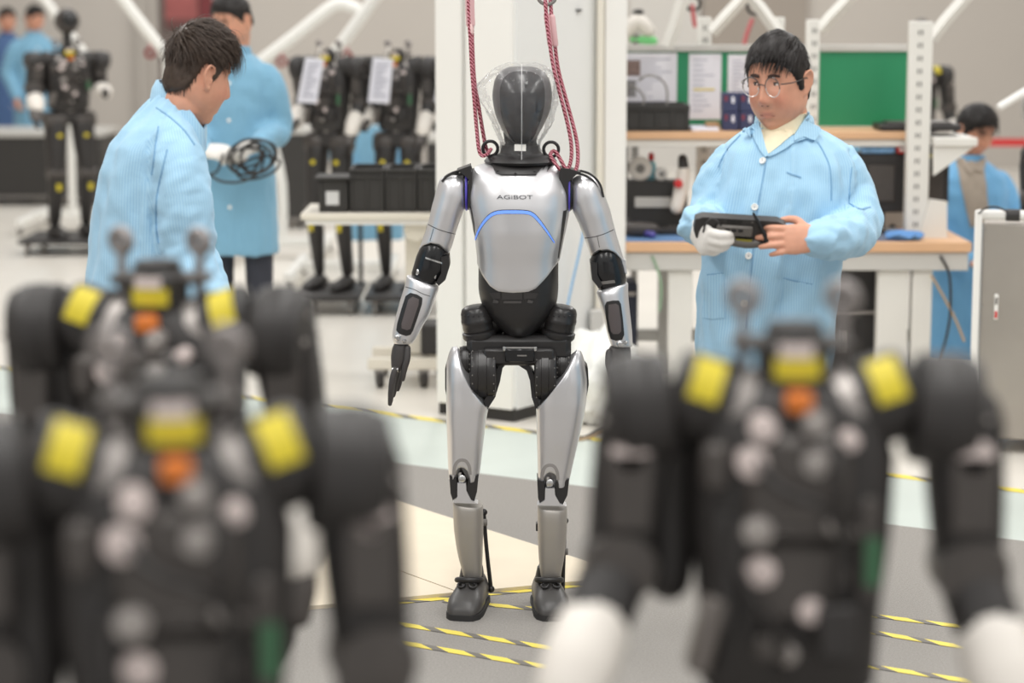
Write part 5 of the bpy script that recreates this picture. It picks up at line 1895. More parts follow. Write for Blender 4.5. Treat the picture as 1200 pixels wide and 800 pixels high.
def bare_robot(name, label, loc, rotz, arms=None, group=None, bolts=True, head=None, lean=0.0, scale=1.0, marks=True):
    r = thing(name, label, 'robot', loc, rotz, group)
    r.scale = scale if hasattr(scale, '__len__') else (scale,) * 3
    b = lambda mb, nm, m, p=None: mb.build(nm, m, p or r)
    trunk = MB()
    R = []
    for z, hw, hd in ((.93, .095, .05), (.945, .11, .062), (1.05, .115, .066), (1.14, .125, .072), (1.24, .128, .078), (1.29, .112, .072), (1.325, .075, .055), (1.335, .05, .04)):
        R.append([(hw * math.copysign(abs(math.cos(t)) ** .55, math.cos(t)), hd * math.copysign(abs(math.sin(t)) ** .55, math.sin(t)), z) for t in [2 * math.pi * j / 28 for j in range(28)]])
    trunk.rings(R)
    tr = b(trunk, 'trunk', M_bk)
    b(MB().box((0, -.078, 1.215), (.13, .03, .12), None, .01), 'chest_block', M_bk2)
    b(MB().box((0, -.072, 1.09), (.10, .025, .10), None, .008), 'belly_block', M_bk2)
    b(MB().box((-.085, -.05, 1.10), (.03, .05, .15), None, .006), 'side_box', M_bk)
    b(MB().box((.088, -.05, 1.13), (.03, .05, .13), None, .006), 'side_box', M_bk2)
    b(MB().box((.094, -.078, 1.115), (.02, .006, .06), None, .001), 'circuit_board', M_green)
    b(MB().box((-.10, -.06, 1.235), (.035, .05, .06), None, .008), 'side_box', M_bk2)
    b(MB().box((-.108, -.055, 1.02), (.03, .05, .10), Euler((0, .25, 0)), .006), 'side_box', M_alu2)
    b(MB().box((.0, -.085, 1.155), (.15, .02, .014), None, .003), 'cross_strap', M_bk2)
    b(MB().box((.05, -.085, 1.03), (.05, .03, .07), None, .006), 'battery_pack', M_bk)
    b(MB().box((-.03, -.088, 1.01), (.04, .02, .03), None, .004), 'socket_block', M_bk2)
    # neck motor
    nm_ = b(MB().lathe([(.03, 0), (.045, .004), (.047, .012), (.047, .058), (.04, .066), (.036, .07), (.036, .082), (.015, .085)], (0, -.012, 1.322), (0, 0, 1), 28), 'neck_motor', M_bk)
    b(sector(MB(), (0, -.012, 1.322), (0, 0, 1), .0475, .018, .044, -.62, .62, (0, -1, 0)), 'yellow_label', M_yellow, nm_)
    b(sector(MB(), (0, -.012, 1.322), (0, 0, 1), .0475, .045, .062, -.5, .4, (0, -1, 0)), 'white_label', M_pale, nm_)
    b(MB().box((0, -.072, 1.315), (.032, .028, .026), None, .004), 'orange_plug', M_orange)
    b(MB().box((.0, .01, 1.375), (.15, .07, .014), None, .004), 'neck_plate', M_bk2)
    for s in (-1, 1):
        c0_, c1_ = Vector((s * .05, -.005, 1.285)), Vector((s * .15, 0, 1.318))
        d_ = c1_ - c0_
        L = d_.length
        m_ = b(MB().lathe([(.035, 0), (.053, .004), (.056, .012), (.056, L * .35), (.06, L * .37), (.06, L * .5), (.056, L * .52), (.056, L - .01), (.05, L)], c0_, d_, 30), 'shoulder_motor', M_bk)
        if marks:
            b(sector(MB(), c0_, d_, .0605, L * .50, L * .86, *((.45, 1.45) if s > 0 else (-1.45, -.45)), (0, 0, 1)), 'yellow_label', M_yellow, m_)
        b(sector(MB(), c0_, d_, .0575, L * .10, L * .30, -1.9, 1.9, (0, 0, 1)), 'grey_ring', M_alu, m_)
        dr_ = b(MB().lathe([(.03, 0), (.064, .003), (.07, .010), (.07, .03), (.073, .034), (.073, .062), (.07, .066), (.066, .08), (.05, .086), (.02, .088)], (s * .148, 0, 1.297), (s, 0, -.12), 34), 'shoulder_drum', M_bk)
        for k in range(6):
            a = k * math.pi / 3
            b(MB().ball((s * .237, .045 * math.cos(a), 1.287 + .045 * math.sin(a)), .005, 8, 5), 'drum_bolt', M_alu, dr_)
        # lifting eye
        e0 = Vector((s * .062, .005, 1.335))
        ey = b(MB().cyl(e0, e0 + Vector((0, 0, .085)), .008, .007, 10), 'lifting_eye', M_eyeb)
        b(MB().torus(e0 + Vector((0, 0, .098)), (.5, 1, .2), .015, .0095, 22, 8), 'eye_loop', M_eyeb, ey)
        # arm
        S, E, W_, H_ = arms[s] if arms else (Vector((s * .20, 0, 1.30)), Vector((s * .235, .02, 1.08)), Vector((s * .245, -.06, .87)), Vector((s * .245, -.085, .76)))
        S, E, W_, H_ = Vector(S), Vector(E), Vector(W_), Vector(H_)
        ua = b(MB().limb([S, S.lerp(E, .5), E], [(.05, .05), (.046, .048), (.04, .042)], 16, (0, 1, .01), 3.2, 3), 'upper_arm', M_bk)
        d = (E - S).normalized()
        q = S.lerp(E, .45)
        b(MB().box(q + Vector((0, -.05, 0)), (.055, .012, .10), None, .004), 'arm_plate', M_bk2, ua)
        b(MB().lathe([(.003, -.012), (.026, -.01), (.026, 0), (.018, .003)], q + Vector((0, -.053, .045)), (0, -1, 0), 18), 'arm_bolt_highlight', M_pale, ua)  # bolt disc, large and pale to paint in the arm's highlight
        if s < 0:
            b(MB().limb([(s * .155, .0, 1.25), (s * .152, .02, 1.16), (s * .15, .02, 1.07)], [.034, .036, .03], 12), 'arm_linkage', M_bk)
        b(MB().lathe([(.02, -.05), (.044, -.046), (.048, -.03), (.048, .03), (.044, .046), (.02, .05)], E, (0, 1, 0) if abs(d.z) > .5 else (0, 0, 1), 24), 'elbow_drum', M_bk2)
        fo = b(MB().limb([E, E.lerp(W_, .5), W_], [(.042, .044), (.04, .042), (.034, .036)], 16, (0, 1, .01), 2.6, 3), 'forearm', M_bk)
        b(MB().limb([E.lerp(W_, .50), E.lerp(W_, .75), W_], [(.046, .046), (.049, .049), (.041, .041)], 18, (0, 1, .01), 2.2, 3), 'forearm_cover', M_ivory, fo)
        ha = b(MB().limb([W_, W_.lerp(H_, .5), H_], [(.024, .034), (.022, .04), (.016, .034)], 14, (0, 1, .01), 2.4, 3), 'hand', M_bk2)
        dd = (H_ - W_).normalized()
        for k in range(4):
            p0 = H_ + Vector((0, (k - 1.5) * .018, 0))
            b(MB().limb([p0, p0 + dd * .04 + Vector((0, -.004, 0)), p0 + dd * .075 + Vector((-s * .01, -.006, 0))], [.009, .0085, .006], 8, k=2), 'finger', M_bk, ha)
        # legs
        hp, kn, an = Vector((s * .075, 0, .83)), Vector((s * .09, -.03, .47)), Vector((s * .09, .03, .09))
        b(MB().lathe([(.03, -.06), (.06, -.055), (.066, -.04), (.066, .04), (.06, .055), (.03, .06)], hp + Vector((s * .01, 0, .03)), (1, 0, 0), 28), 'hip_drum', M_bk2)
        tg = b(MB().limb([hp, hp.lerp(kn, .5), kn], [(.07, .062), (.066, .056), (.046, .042)], 18, (0, 1, .01), 2.8, 3), 'thigh', M_bk)
        b(MB().lathe([(.002, -.006), (.015, -.004), (.015, .004), (.01, .006)], hp + Vector((0, -.075, -.08)), (0, -1, 0), 16), 'thigh_sticker', M_yellow, tg)
        b(MB().lathe([(.02, -.05), (.045, -.046), (.05, -.03), (.05, .03), (.045, .046), (.02, .05)], kn, (1, 0, 0), 24), 'knee_drum', M_bk2)
        sh = b(MB().limb([kn, kn.lerp(an, .4), an], [(.045, .044), (.048, .044), (.028, .028)], 16, (0, 1, .01), 2.5, 3), 'shin', M_bk)
        b(MB().box(kn + Vector((0, -.05, -.10)), (.026, .012, .05), None, .003), 'shin_sticker', M_yellow, sh)
        b(MB().tube([kn + Vector((s * .02, .05, -.05)), an + Vector((s * .02, .045, .0))], .007, 8, 1), 'calf_rod', M_alu, sh)
        ft_ = MB()
        ft_.limb([Vector((an.x, .07, .035)), Vector((an.x, .0, .04)), Vector((an.x, -.10, .028)), Vector((an.x, -.15, .022))], [(.034, .036), (.04, .04), (.026, .042), (.018, .034)], 16, (0, 0, 1), 2.6, 3)
        b(ft_, 'foot', M_bk)
    pv = b(MB().box((0, .0, .885), (.15, .11, .11), None, .02), 'pelvis', M_bk)
    b(MB().cyl((0, 0, .92), (0, 0, .96), .05, .055, 24), 'waist_joint', M_alu)
    for x, z, rr, mm in ((-.045, 1.285, .017, M_pale), (.018, 1.292, .016, M_alu), (-.058, 1.243, .019, M_pale), (.020, 1.243, .017, M_alu), (-.012, 1.20, .010, M_bk2), (-.050, 1.158, .019, M_alu),
                         (-.044, 1.105, .019, M_pale), (.018, 1.055, .016, M_pale), (.045, 1.165, .012, M_alu), (.052, 1.10, .012, M_bk2), (-.01, 1.0, .013, M_alu), (.06, 1.27, .012, M_pale)):
        y0 = -.092 if z > 1.15 else -.084
        b(MB().lathe([(.002, .008), (rr * .5, .0075), (rr * .62, .005), (rr, .004), (rr, -.02)], (x, y0, z), (0, -1, 0), 18), 'joint_cap', mm)
    for pts in ([(-.07, -.07, 1.27), (-.03, -.115, 1.22), (.03, -.115, 1.19), (.07, -.07, 1.13)], [(.06, -.06, 1.28), (.045, -.11, 1.24), (.05, -.1, 1.12), (.03, -.08, 1.02)], [(-.06, -.06, 1.2), (-.075, -.1, 1.12), (-.03, -.105, 1.04), (-.01, -.07, .97)]):
        b(MB().tube(pts, .0065, 7), 'loose_cable', M_bk)
    if head:
        b(MB().cyl((0, -.012, 1.39), (0, -.012, 1.50), .028, .024, 14), 'neck_post', M_bk)
        b(MB().ball((0, -.02, 1.585), (.068, .082, .095), 20, 14), 'head', M_bk2)
        b(MB().ball((0, -.045, 1.59), (.055, .065, .075), 18, 12), 'face_plate', M_blackg)
    return r


def floor_at(px, D, z=0.0):
    return Vector(((px - 600) / F * (D / (CT + 0.02 * ST)) * 1.0, D, z))


def at_x(px, py, D):
    return P(px, py, D).x


# three near robots, out of focus
armR = {-1: [(-.195, 0, 1.28), (-.215, -.01, 1.10), (-.285, -.13, .955), (-.290, -.15, .87)], 1: [(.215, 0, 1.28), (.228, .0, 1.09), (.272, -.10, .93), (.276, -.13, .86)]}
bare_robot('uncovered_robot', 'black uncovered robot body blocking the view in front of the man with glasses', (at_x(928, 450, 2.74), 2.74, 0), 0.0, armR)
armF = {-1: [(-.195, 0, 1.30), (-.205, .03, 1.09), (-.215, -.03, .93), (-.215, -.06, .85)], 1: [(.20, 0, 1.30), (.215, 0, 1.08), (.22, -.05, .9), (.22, -.08, .82)]}
bare_robot('uncovered_robot', 'black uncovered robot body closest to the camera, below the tousled man', (at_x(200, 480, 2.34), 2.34, 0), math.radians(12), armF)
armB = {-1: [(-.195, 0, 1.30), (-.205, .03, 1.09), (-.215, -.03, .93), (-.215, -.06, .85)], 1: [(.19, 0, 1.32), (.215, .02, 1.12), (.22, -.06, .95), (.22, -.1, .87)]}
bare_robot('uncovered_robot', 'black uncovered robot body between the tousled man and the closest robot', (at_x(188, 350, 3.40), 3.40, 0), math.radians(-8), armB)

# robots on wheeled platforms in the back
DB = 13.0


def platform(px, py, D, w, label):
    g0 = Vector((at_x(px, py, D), D, 0))
    t = thing('robot_platform', label, 'platform', tuple(g0), 0, 'wheeled platforms under the black robots')
    MB().bx(-w / 2, w / 2, -.35, .35, .085, .115, .006).build('platform_deck', M_bk, t)
    for x in (-w / 2 + .06, w / 2 - .06):
        for y in (-.28, .28):
            ca_ = MB().lathe([(.02, -.014), (.04, -.012), (.04, .012), (.02, .014)], (x, y, .04), (1, 0, 0), 16).build('castor_wheel', M_grey, t)
            MB().box((x, y, .075), (.04, .05, .025), None, .004).build('castor_fork', M_alu, ca_)
    MB().bx(-.012 + w * .42, .012 + w * .42, .2, .24, .11, .60, .004).build('platform_post', M_bk, t)
    return t


relaxed = {-1: [(-.185, 0, 1.28), (-.18, .04, 1.10), (-.17, -.10, .98), (-.15, -.17, .96)], 1: [(.185, 0, 1.28), (.18, .04, 1.10), (.17, -.06, .93), (.16, -.10, .86)]}
for px, py, lab, lab2, rz in ((388, 300, 'black uncovered robot on a platform behind the small black box', 'wheeled platform under the robot behind the small black box', -.35),
                              (468, 300, 'black uncovered robot on a platform behind the long black crates', 'wheeled platform under the robot behind the long black crates', -.25),
                              (552, 300, 'black uncovered robot mostly hidden by the white column', 'wheeled platform mostly hidden by the white column', -.3)):
    platform(px, py, DB, .38, lab2)
    bare_robot('uncovered_robot', lab, (at_x(px, py, DB), DB, .115), rz, relaxed, 'uncovered robots on platforms', marks=False)
platform(80, 250, 16.0, .6, 'wheeled platform under the robot between the distant people and the tousled man')
bare_robot('uncovered_robot', 'black uncovered robot with a dark head near two distant people', (at_x(82, 180, 16.0), 16.0, .115), .5, {-1: [(-.17, 0, 1.30), (-.2, -.02, 1.10), (-.22, -.14, .96), (-.24, -.2, .88)], 1: [(.17, 0, 1.30), (.19, .05, 1.12), (.17, -.13, 1.06), (.15, -.22, 1.06)]}, 'uncovered robots on platforms', head=True, scale=(1.3, 1.2, .97), marks=False)
# robot seen between post and seated person, and one at the right edge wearing a bag
bare_robot('uncovered_robot', 'black uncovered robot seen just beside the slotted shelf post', (at_x(1076, 120, 15.0), 15.0, .0), .3, None, 'uncovered robots in the back', head=True)
bare_robot('uncovered_robot', 'black uncovered robot with a bagged head at the picture edge above the steel cabinet', (at_x(1212, 150, 10.6), 10.6, 0), 1.35, None, 'uncovered robots in the back', head=True, scale=.82)
bg2 = thing('plastic_bag', 'clear plastic bag over the robot head at the picture edge above the steel cabinet', 'bag', (at_x(1212, 150, 10.6) + .016, 10.6, 1.585 * .82 - .04))
bagm = MB().ball((0, -.02, .05), (.085, .10, .13), 28, 20)
bagm.V = [v + v.normalized() * .012 * noise.noise(v * 30) for v in bagm.V]
bagm.build('bag_film', M_bag, bg2, angle=80)

# paper sheets hanging beside the robots
M_paper = mat('paper_white', rgb(226, 226, 236), 0.8, 0, .04, 14)
M_ink = mat('print_grey', rgb(168, 168, 182), 0.8)
for (x0, y0, x1, y1, sl, lab) in ((349, 67, 371, 121, 9, 'paper sheet hung left of the first platform robot'), (432, 67, 456, 121, 5, 'paper sheet hung between two platform robots'), (510, 68, 530, 120, 6, 'paper sheet cut off by the white column')):
    D = DB - .22
    o = thing('paper_sheet', lab, 'paper', tuple(P((x0 + x1) / 2, y1, D)), 0, 'paper sheets hung on robots')
    sheet = MB().prism([P(x0 + sl, y0, D), P(x1 + sl, y0 + 2, D), P(x1, y1, D + .04), P(x0 - 1, y1 - 1, D + .04)], (0, .003, 0)).build('sheet', M_paper, o, True, False)
    for k in range(7):
        yy = y0 + 9 + k * 6
        f = (yy - y0) / (y1 - y0)
        a, b_ = x0 + sl * (1 - f) + 4, x1 + sl * (1 - f) - 4 - (k % 3) * 3
        q0, q1 = P(a, yy, D - .002 + .04 * f), P(b_, yy, D - .002 + .04 * f)
        MB().bx(q0.x, q1.x, q0.y - .001, q0.y, q0.z - .006, q0.z + .006).build('print_line', M_ink, sheet, True, False)
    MB().tube([P((x0 + x1) / 2 + sl + 4, y0 + 2, D), P((x0 + x1) / 2 + sl + 7, y0 - 12, D + .02), P((x0 + x1) / 2 + sl + 14, y0 - 3, D + .2)], .006, 6).build('string', M_ivory, o, True)

# hoists: white bent tubes
M_tube = mat('hoist_white', rgb(232, 231, 226), 0.4)


def hoist(label, boom, mast, D, feet=True, hook=None, r_=.040):
    b0 = P(mast[-1][0], mast[-1][1], D)
    t = thing('hoist_frame', label, 'hoist', (b0.x, D, 0), 0, 'white robot hoists')
    MB().tube([P(x, y, D) for x, y in boom], r_, 12).build('boom', M_tube, t, True)
    MB().tube([P(x, y, D) for x, y in mast] + [Vector((b0.x, D, .1))], r_ * .85, 12, 3).build('mast', M_tube, t, True)
    for s in (-1, 1):
        MB().bx(b0.x + s * .30 - .03, b0.x + s * .30 + .03, D - .6, D + .5, .07, .13, .006).build('base_rail', M_tube, t, True)
        for y in (-.55, .45):
            ca_ = MB().lathe([(.02, -.015), (.045, -.012), (.045, .012), (.02, .015)], (b0.x + s * .30, D + y, .045), (1, 0, 0), 14).build('castor_wheel', M_grey, t, True)
    MB().bx(b0.x - .32, b0.x + .32, D - .05, D + .05, .08, .14, .006).build('base_beam', M_tube, t, True)
    if hook:
        x, y = hook
        ho = MB().tube([P(x, y - 22, D), P(x, y, D)], .012, 6, 1).build('hook_strap', mat('strap_pale', rgb(206, 150, 150), .7), t, True)
        MB().torus(P(x, y + 4, D), (0, 1, 0), .03, .012, 16, 7).build('hook', mat('hook_dark_red', rgb(130, 44, 46), .5), ho, True)


hoist('white bent hoist tube rising from the cable holder toward the papers', [(426, 16), (412, 8), (398, 5), (384, 11), (345, 42), (303, 74)], [(303, 74), (310, 105), (318, 160), (330, 215)], 15.6, hook=(330, 68), r_=.043)
hoist('white straight hoist tube above the first platform robot', [(560, -170), (440, -3), (394, 60)], [(394, 60), (400, 120), (402, 200)], 14.2, hook=(406, 62))
hoist('white hoist tube ending behind the tousled hair', [(20, -170), (142, -3), (196, 66)], [(196, 66), (198, 120), (200, 200)], 15.0, hook=(176, 58))
hoist('white hoist tube crossing beside the dark robot head', [(-70, -165), (50, -3), (106, 74)], [(106, 74), (92, 96), (84, 140), (84, 200)], 17.6)
# ================================================================ more people
def std_person(label, px, py_head, D, yaw, arms, hgt=1.72, head=(0, 5), coat_m=None, seated=0.0, gloves=True, group='workers in the back', hair=None, hem=.50, legs=True, lower=0.0, curl=40, voxel=.013, chub=.3, slim=1.0):
    hp = P(px, py_head, D)
    x0 = hp.x
    k = hgt / 1.72
    a = math.radians(yaw)
    Rz = Matrix.Rotation(a, 4, 'Z')
    dz = hp.z - 1.60 * k if seated or lower else 0.0
    if not (seated or lower):
        k = hp.z / 1.60
    T = Matrix.Translation((x0, D, dz)) @ Rz @ Matrix.Scale(k, 4)
    rws = []
    for z, hw, hd in ((hem, .215, .16), (.8, .205, .155), (1.0, .195, .145), (1.2, .2, .14), (1.31, .2, .13), (1.38, .175, .112), (1.43, .12, .09), (1.465, .065, .065)):
        q = T @ Vector((0, .02, z))
        rws.append((q.z, q.x, q.y, hw * k * slim, hd * k, 2.3, a))
    slv, hands = [], []
    for s in (-1, 1):
        sh, el, wr_, fd, dn = arms[s]
        p = [Vector((s * .165 * slim, .02, 1.35)), Vector((s * .205 * slim, .02, 1.28)), Vector(el), Vector(el).lerp(Vector(wr_), .5), Vector(wr_)]
        slv.append(([T @ q for q in p], [.062 * k, .068 * k, .064 * k, .055 * k, .046 * k]))
        M = T @ frame_mat(Vector(wr_) + Vector(fd).normalized() * .01, fd, dn)
        hands.append(dict(M=M, mirror=(1 if s < 0 else -1), glove=gloves, curls=[(curl, curl, 20)] * 4))
    lg = None
    if legs:
        lg = [([T @ Vector((s * .09, 0.02, hem + .25)), T @ Vector((s * .095, 0.02, .45)), T @ Vector((s * .095, .03, .10))], [.085, .07, .06]) for s in (-1, 1)]
    hm = T @ Matrix.Translation((0, -.02, 1.60)) @ Matrix.Rotation(math.radians(head[0]), 4, 'Z') @ Matrix.Rotation(math.radians(head[1]), 4, 'X')
    r, co, bo = person('person', label, (x0, D, max(dz, 0) if legs else 0), rws, slv, hm, hands, lg, coat_m or M_coat2, chub, voxel, .007,
                       dict(dict(m=M_hair, line=LINE_SHORT, thick=(.008, .022), strands=250, lift=.3, wild=.15, nres=(48, 36)), **(hair or {})), group=group, fold=.9, seed=int(px) % 17 + 1, stripe=.011)
    face_bits(hm, r, chub)
    nk = MB()
    c_ = T @ Vector((0, .02, 1.455))
    nk.lathe([(.07 * k, -.02), (.076 * k, .0), (.07 * k, .03), (.066 * k, .03), (.064 * k, -.02)], c_, (0, .1, 1), 24)
    o_ = nk.build('coat_collar', coat_m or M_coat2, r, True)
    weave_attr(o_, .011)
    for z in (.75, .95, 1.15, 1.32):
        q = T @ Vector((.0, -.14, z))
        tr = world_bvh(co)
        hit, nor, _i, _d = tr.ray_cast(T @ Vector((0, -.6, z)), (Rz @ Vector((0, 1, 0))))
        if hit:
            MB().lathe([(.003, .004), (.009, .004), (.0095, 0)], hit, nor, 14).build('button', M_button, r, True)
    return r, co, T


A = lambda el, wr_, fd, dn: (None, el, wr_, fd, dn)
DMID = 11.0
midm, midc, midT = std_person('person in light blue coat and white gloves winding a black cable', 274, 25, DMID, -8,
                        {-1: A((-.21, .02, 1.10), (-.085, -.26, 1.02), (1, -.4, -.05), (.1, -.7, .6)), 1: A((.20, .03, 1.10), (.165, -.22, 1.05), (-.5, -.8, -.2), (.1, -.7, .6))}, head=(-28, 18), hem=.52, slim=.86)
# the cable in the gloves
cab = thing('cable_bundle', 'loose black cable bundle held in white gloves', 'cable', tuple(P(285, 190, DMID - .35)))
M_cab = mat('cable_black', rgb(46, 43, 43), .5)
rnd = random.Random(4)
for k in range(6):
    cx_, cy_ = 295 + rnd.uniform(-10, 9), 190 + rnd.uniform(-8, 10)
    rx, ry = rnd.uniform(13, 30), rnd.uniform(9, 22)
    ph = rnd.uniform(0, 6)
    tl_ = rnd.uniform(-.6, .6)
    pts = []
    for j in range(13):
        a = ph + 2 * math.pi * j / 12
        u, v = rx * math.cos(a), ry * math.sin(a)
        pts.append(P(cx_ + u * math.cos(tl_) - v * math.sin(tl_), cy_ + u * math.sin(tl_) + v * math.cos(tl_), DMID - .36 - .03 * math.sin(2 * a + k)))
    MB().tube(pts, .0065, 6, 4).build('cable_loop', M_cab, cab, True)
MB().tube([P(262, 180, DMID - .36), P(255, 200, DMID - .37), P(247, 205, DMID - .36), P(262, 213, DMID - .37), P(285, 212, DMID - .38), P(305, 200, DMID - .37), P(310, 175, DMID - .36)], .0065, 6, 5).build('cable_loop', M_cab, cab, True)

std_person('person in blue coat standing near the dark headed robot', 40, 22, 21.4, 25,
           {-1: A((-.26, .03, 1.10), (-.22, -.10, .88), (0, -.3, -1), (-1, 0, 0)), 1: A((.28, 0, 1.12), (.36, -.16, 1.0), (.4, -.8, -.2), (.3, 0, 1))}, head=(30, 15), gloves=False)
std_person('person in blue coat at the far edge beside another worker', 8, 24, 22.4, 20,
           {-1: A((-.26, .03, 1.10), (-.24, -.06, .88), (0, -.3, -1), (-1, 0, 0)), 1: A((.26, 0, 1.10), (.24, -.08, .88), (0, -.3, -1), (1, 0, 0))}, head=(10, 5), gloves=False, coat_m=coat_material('navy_blue_cotton', rgb(74, 104, 150), rgb(66, 94, 138)))
std_person('person in cyan coat half hidden behind the platform robots', 438, 100, 14.8, 10,
           {-1: A((-.26, .03, 1.10), (-.20, -.18, 1.0), (.3, -.8, -.2), (-.3, 0, 1)), 1: A((.26, 0, 1.10), (.20, -.18, 1.0), (-.3, -.8, -.2), (.3, 0, 1))}, head=(20, 25), hgt=1.6, lower=1, legs=False)
std_person('person behind the green board, only dark hair showing', 987, 83, 12.0, 0,
           {-1: A((-.25, .02, 1.12), (-.15, -.22, 1.05), (.3, -.8, -.2), (0, 0, 1)), 1: A((.25, .02, 1.12), (.15, -.22, 1.05), (-.3, -.8, -.2), (0, 0, 1))}, head=(0, 25), hgt=1.55)
# seated worker behind the bench
M_shirt = mat('grey_brown_shirt', rgb(168, 156, 143), .85, 0, .05, 30)
sr, sc_, sT = std_person('person with black fringe seated behind the workbench in open blue coat', 1140, 153, 11.2, 22,
                         {-1: A((-.25, .0, 1.12), (-.17, -.26, 1.02), (.3, -.9, -.1), (0, 0, 1)), 1: A((.26, .0, 1.12), (.24, -.28, 1.03), (-.2, -.9, -.1), (0, 0, 1))}, head=(10, 24), hgt=1.86, seated=1, legs=False, gloves=False, hem=.50, voxel=.011,
                         hair=dict(line=LINE_LOW, thick=(.012, .02), fringe=.05, strands=700), coat_m=coat_material('deep_blue_cotton', rgb(120, 182, 224), rgb(96, 156, 210)))
st_ = world_bvh(sc_)
patch('shirt', [(1121, 190), (1133, 186), (1145, 187), (1152, 197), (1155, 215), (1157, 240), (1158, 262), (1137, 266), (1132, 245), (1126, 218)], st_, M_shirt, sr, .008, 6, D_fall=11.0)
patch('shirt_collar', [(1121, 187), (1127, 183), (1140, 200), (1136, 206)], st_, M_shirt, sr, .018, 5, D_fall=11.0)
patch('shirt_collar', [(1141, 201), (1149, 186), (1153, 190), (1150, 203)], st_, M_shirt, sr, .018, 5, D_fall=11.0)
stl = thing('work_stool', 'dark stool under the seated person', 'stool', (sT.translation.x, 11.25, 0))
MB().lathe([(.02, .0), (.17, .01), (.18, .03), (.17, .06), (.02, .065)], (0, 0, .40), (0, 0, 1), 24).build('seat', M_blackp, stl)
MB().cyl((0, 0, .06), (0, 0, .41), .03, None, 14).build('pillar', M_darkm, stl)
for k in range(5):
    a = k * 2 * math.pi / 5
    MB().tube([(0, 0, .07), (.25 * math.cos(a), .25 * math.sin(a), .04)], .018, 8, 1).build('leg', M_darkm, stl)
MB().limb([P(1124, 340, 11.2), P(1122, 380, 11.2), P(1122, 415, 11.2)], [.09, .08, .07], 14).build('trouser_leg', M_trouser, sr, True)
MB().limb([P(1152, 340, 11.2), P(1152, 380, 11.2), P(1152, 415, 11.2)], [.09, .08, .07], 14).build('trouser_leg', M_trouser, sr, True)

# ================================================================ workbench and shelf
M_wood = mat('bench_wood', rgb(214, 172, 134), .55, 0, .06, 5)
M_bgrey = mat('bench_white', rgb(222, 220, 214), .45, 0, .02, 4)
M_bgrey2 = mat('bench_grey', rgb(196, 194, 189), .5)
M_boardg = mat('green_panel', rgb(40, 138, 94), .35, 0, .08, 2)
BF, BB = 9.92, 10.74
bz = P(800, 284, BF).z
bl, br = P(722, 290, BF).x, P(1139, 290, BF).x
wb = thing('workbench', 'long workbench with wood edge and white steel frame behind the man with glasses', 'workbench', ((bl + br) / 2, (BF + BB) / 2, 0))
MB().bx(bl, br, BF, BB, bz - .045, bz, .004).build('wood_top', M_wood, wb, True)
MB().bx(bl + .01, br - .01, BF + .02, BB, bz - .13, bz - .046, .004).build('frame_rail', M_bgrey2, wb, True)
for px, w in ((789, .07), (1038, .10), (1072, .05)):
    x = P(px + 8, 350, BF + .06).x
    MB().bx(x - w / 2 - .02, x + w / 2 + .02, BF + .05, BF + .12, .0, bz - .131, .004).build('leg', M_bgrey, wb, True)
for px in (780, 1050):
    x = P(px, 350, BB - .1).x
    MB().bx(x - .035, x + .035, BB - .1, BB - .03, .0, bz - .131, .004).build('leg', M_bgrey2, wb, True)
MB().bx(bl + .05, br - .1, BB - .08, BB - .04, .16, .22, .004).build('cross_bar', M_bgrey2, wb, True)
o = thing('anti_static_mat', 'blue mat lying on the workbench top', 'mat', tuple(P(760, 282, BF + .2)))
q = P(733, 284, BF)
MB().bx(P(731, 284, BF).x, P(820, 284, BF).x, BF + .03, BF + .45, bz + .0005, bz + .004, .001).build('mat_sheet', mat('mat_blue', rgb(96, 132, 176), .7), o, True, False)
o = thing('anti_static_mat', 'blue grey mat on the bench beside the slotted post', 'mat', tuple(P(1040, 285, BF + .2)))
MB().bx(P(990, 284, BF).x, P(1066, 284, BF).x, BF + .05, BF + .40, bz + .0005, bz + .004, .001).build('mat_sheet', mat('mat_greyblue', rgb(108, 118, 140), .7), o, True, False)

# shelf structure standing on the bench
sh = thing('shelf_rack', 'white slotted-post shelf rack with wooden shelf standing on the workbench', 'shelf', ((bl + br) / 2, 10.45, bz))
DS0, DS1 = 10.18, 10.58
zs = P(770, 158, DS0).z
M_slot = mat('slot_dark', rgb(92, 90, 88), .7)


def upright(x0, x1, ytop, ybot, D, depth, label_slots, s0, step):
    a, b = P(x0, ytop, D), P(x1, ytop, D)
    zb = max(P(x0, ybot, D).z, bz)
    u_ = MB().bx(a.x, b.x, D, D + depth, zb, a.z, .004).build('post', M_bgrey, sh, True)
    xs = P((x0 * .62 + x1 * .38) if x1 - x0 > 16 else (x0 + x1) / 2, 100, D).x
    z = a.z - .05
    i = 0
    while z > zb + .05:
        for dx in (-.0075, .0075):
            MB().bx(xs + dx - .003, xs + dx + .003, D - .0012, D + .003, z - .012, z + .012).build('post_slot', M_slot, u_, True, False)
        z -= step
    return u_


upright(818, 834, 20, 290, 10.64, .06, 0, 0, .058)
upright(946, 961, 23, 290, 10.3, .06, 0, 0, .058)
upright(1067, 1094, 25, 290, 10.12, .06, 0, 0, .058)
xl_, xr_ = P(726, 150, DS0).x, P(1074, 150, DS0).x
MB().bx(xl_, xr_, DS0, DS1, zs - .02, zs + .015, .003).build('shelf_board', M_wood, sh, True)
MB().bx(xl_, xr_, DS0 + .02, DS1, zs - .055, zs - .021, .003).build('shelf_rail', M_bgrey, sh, True)
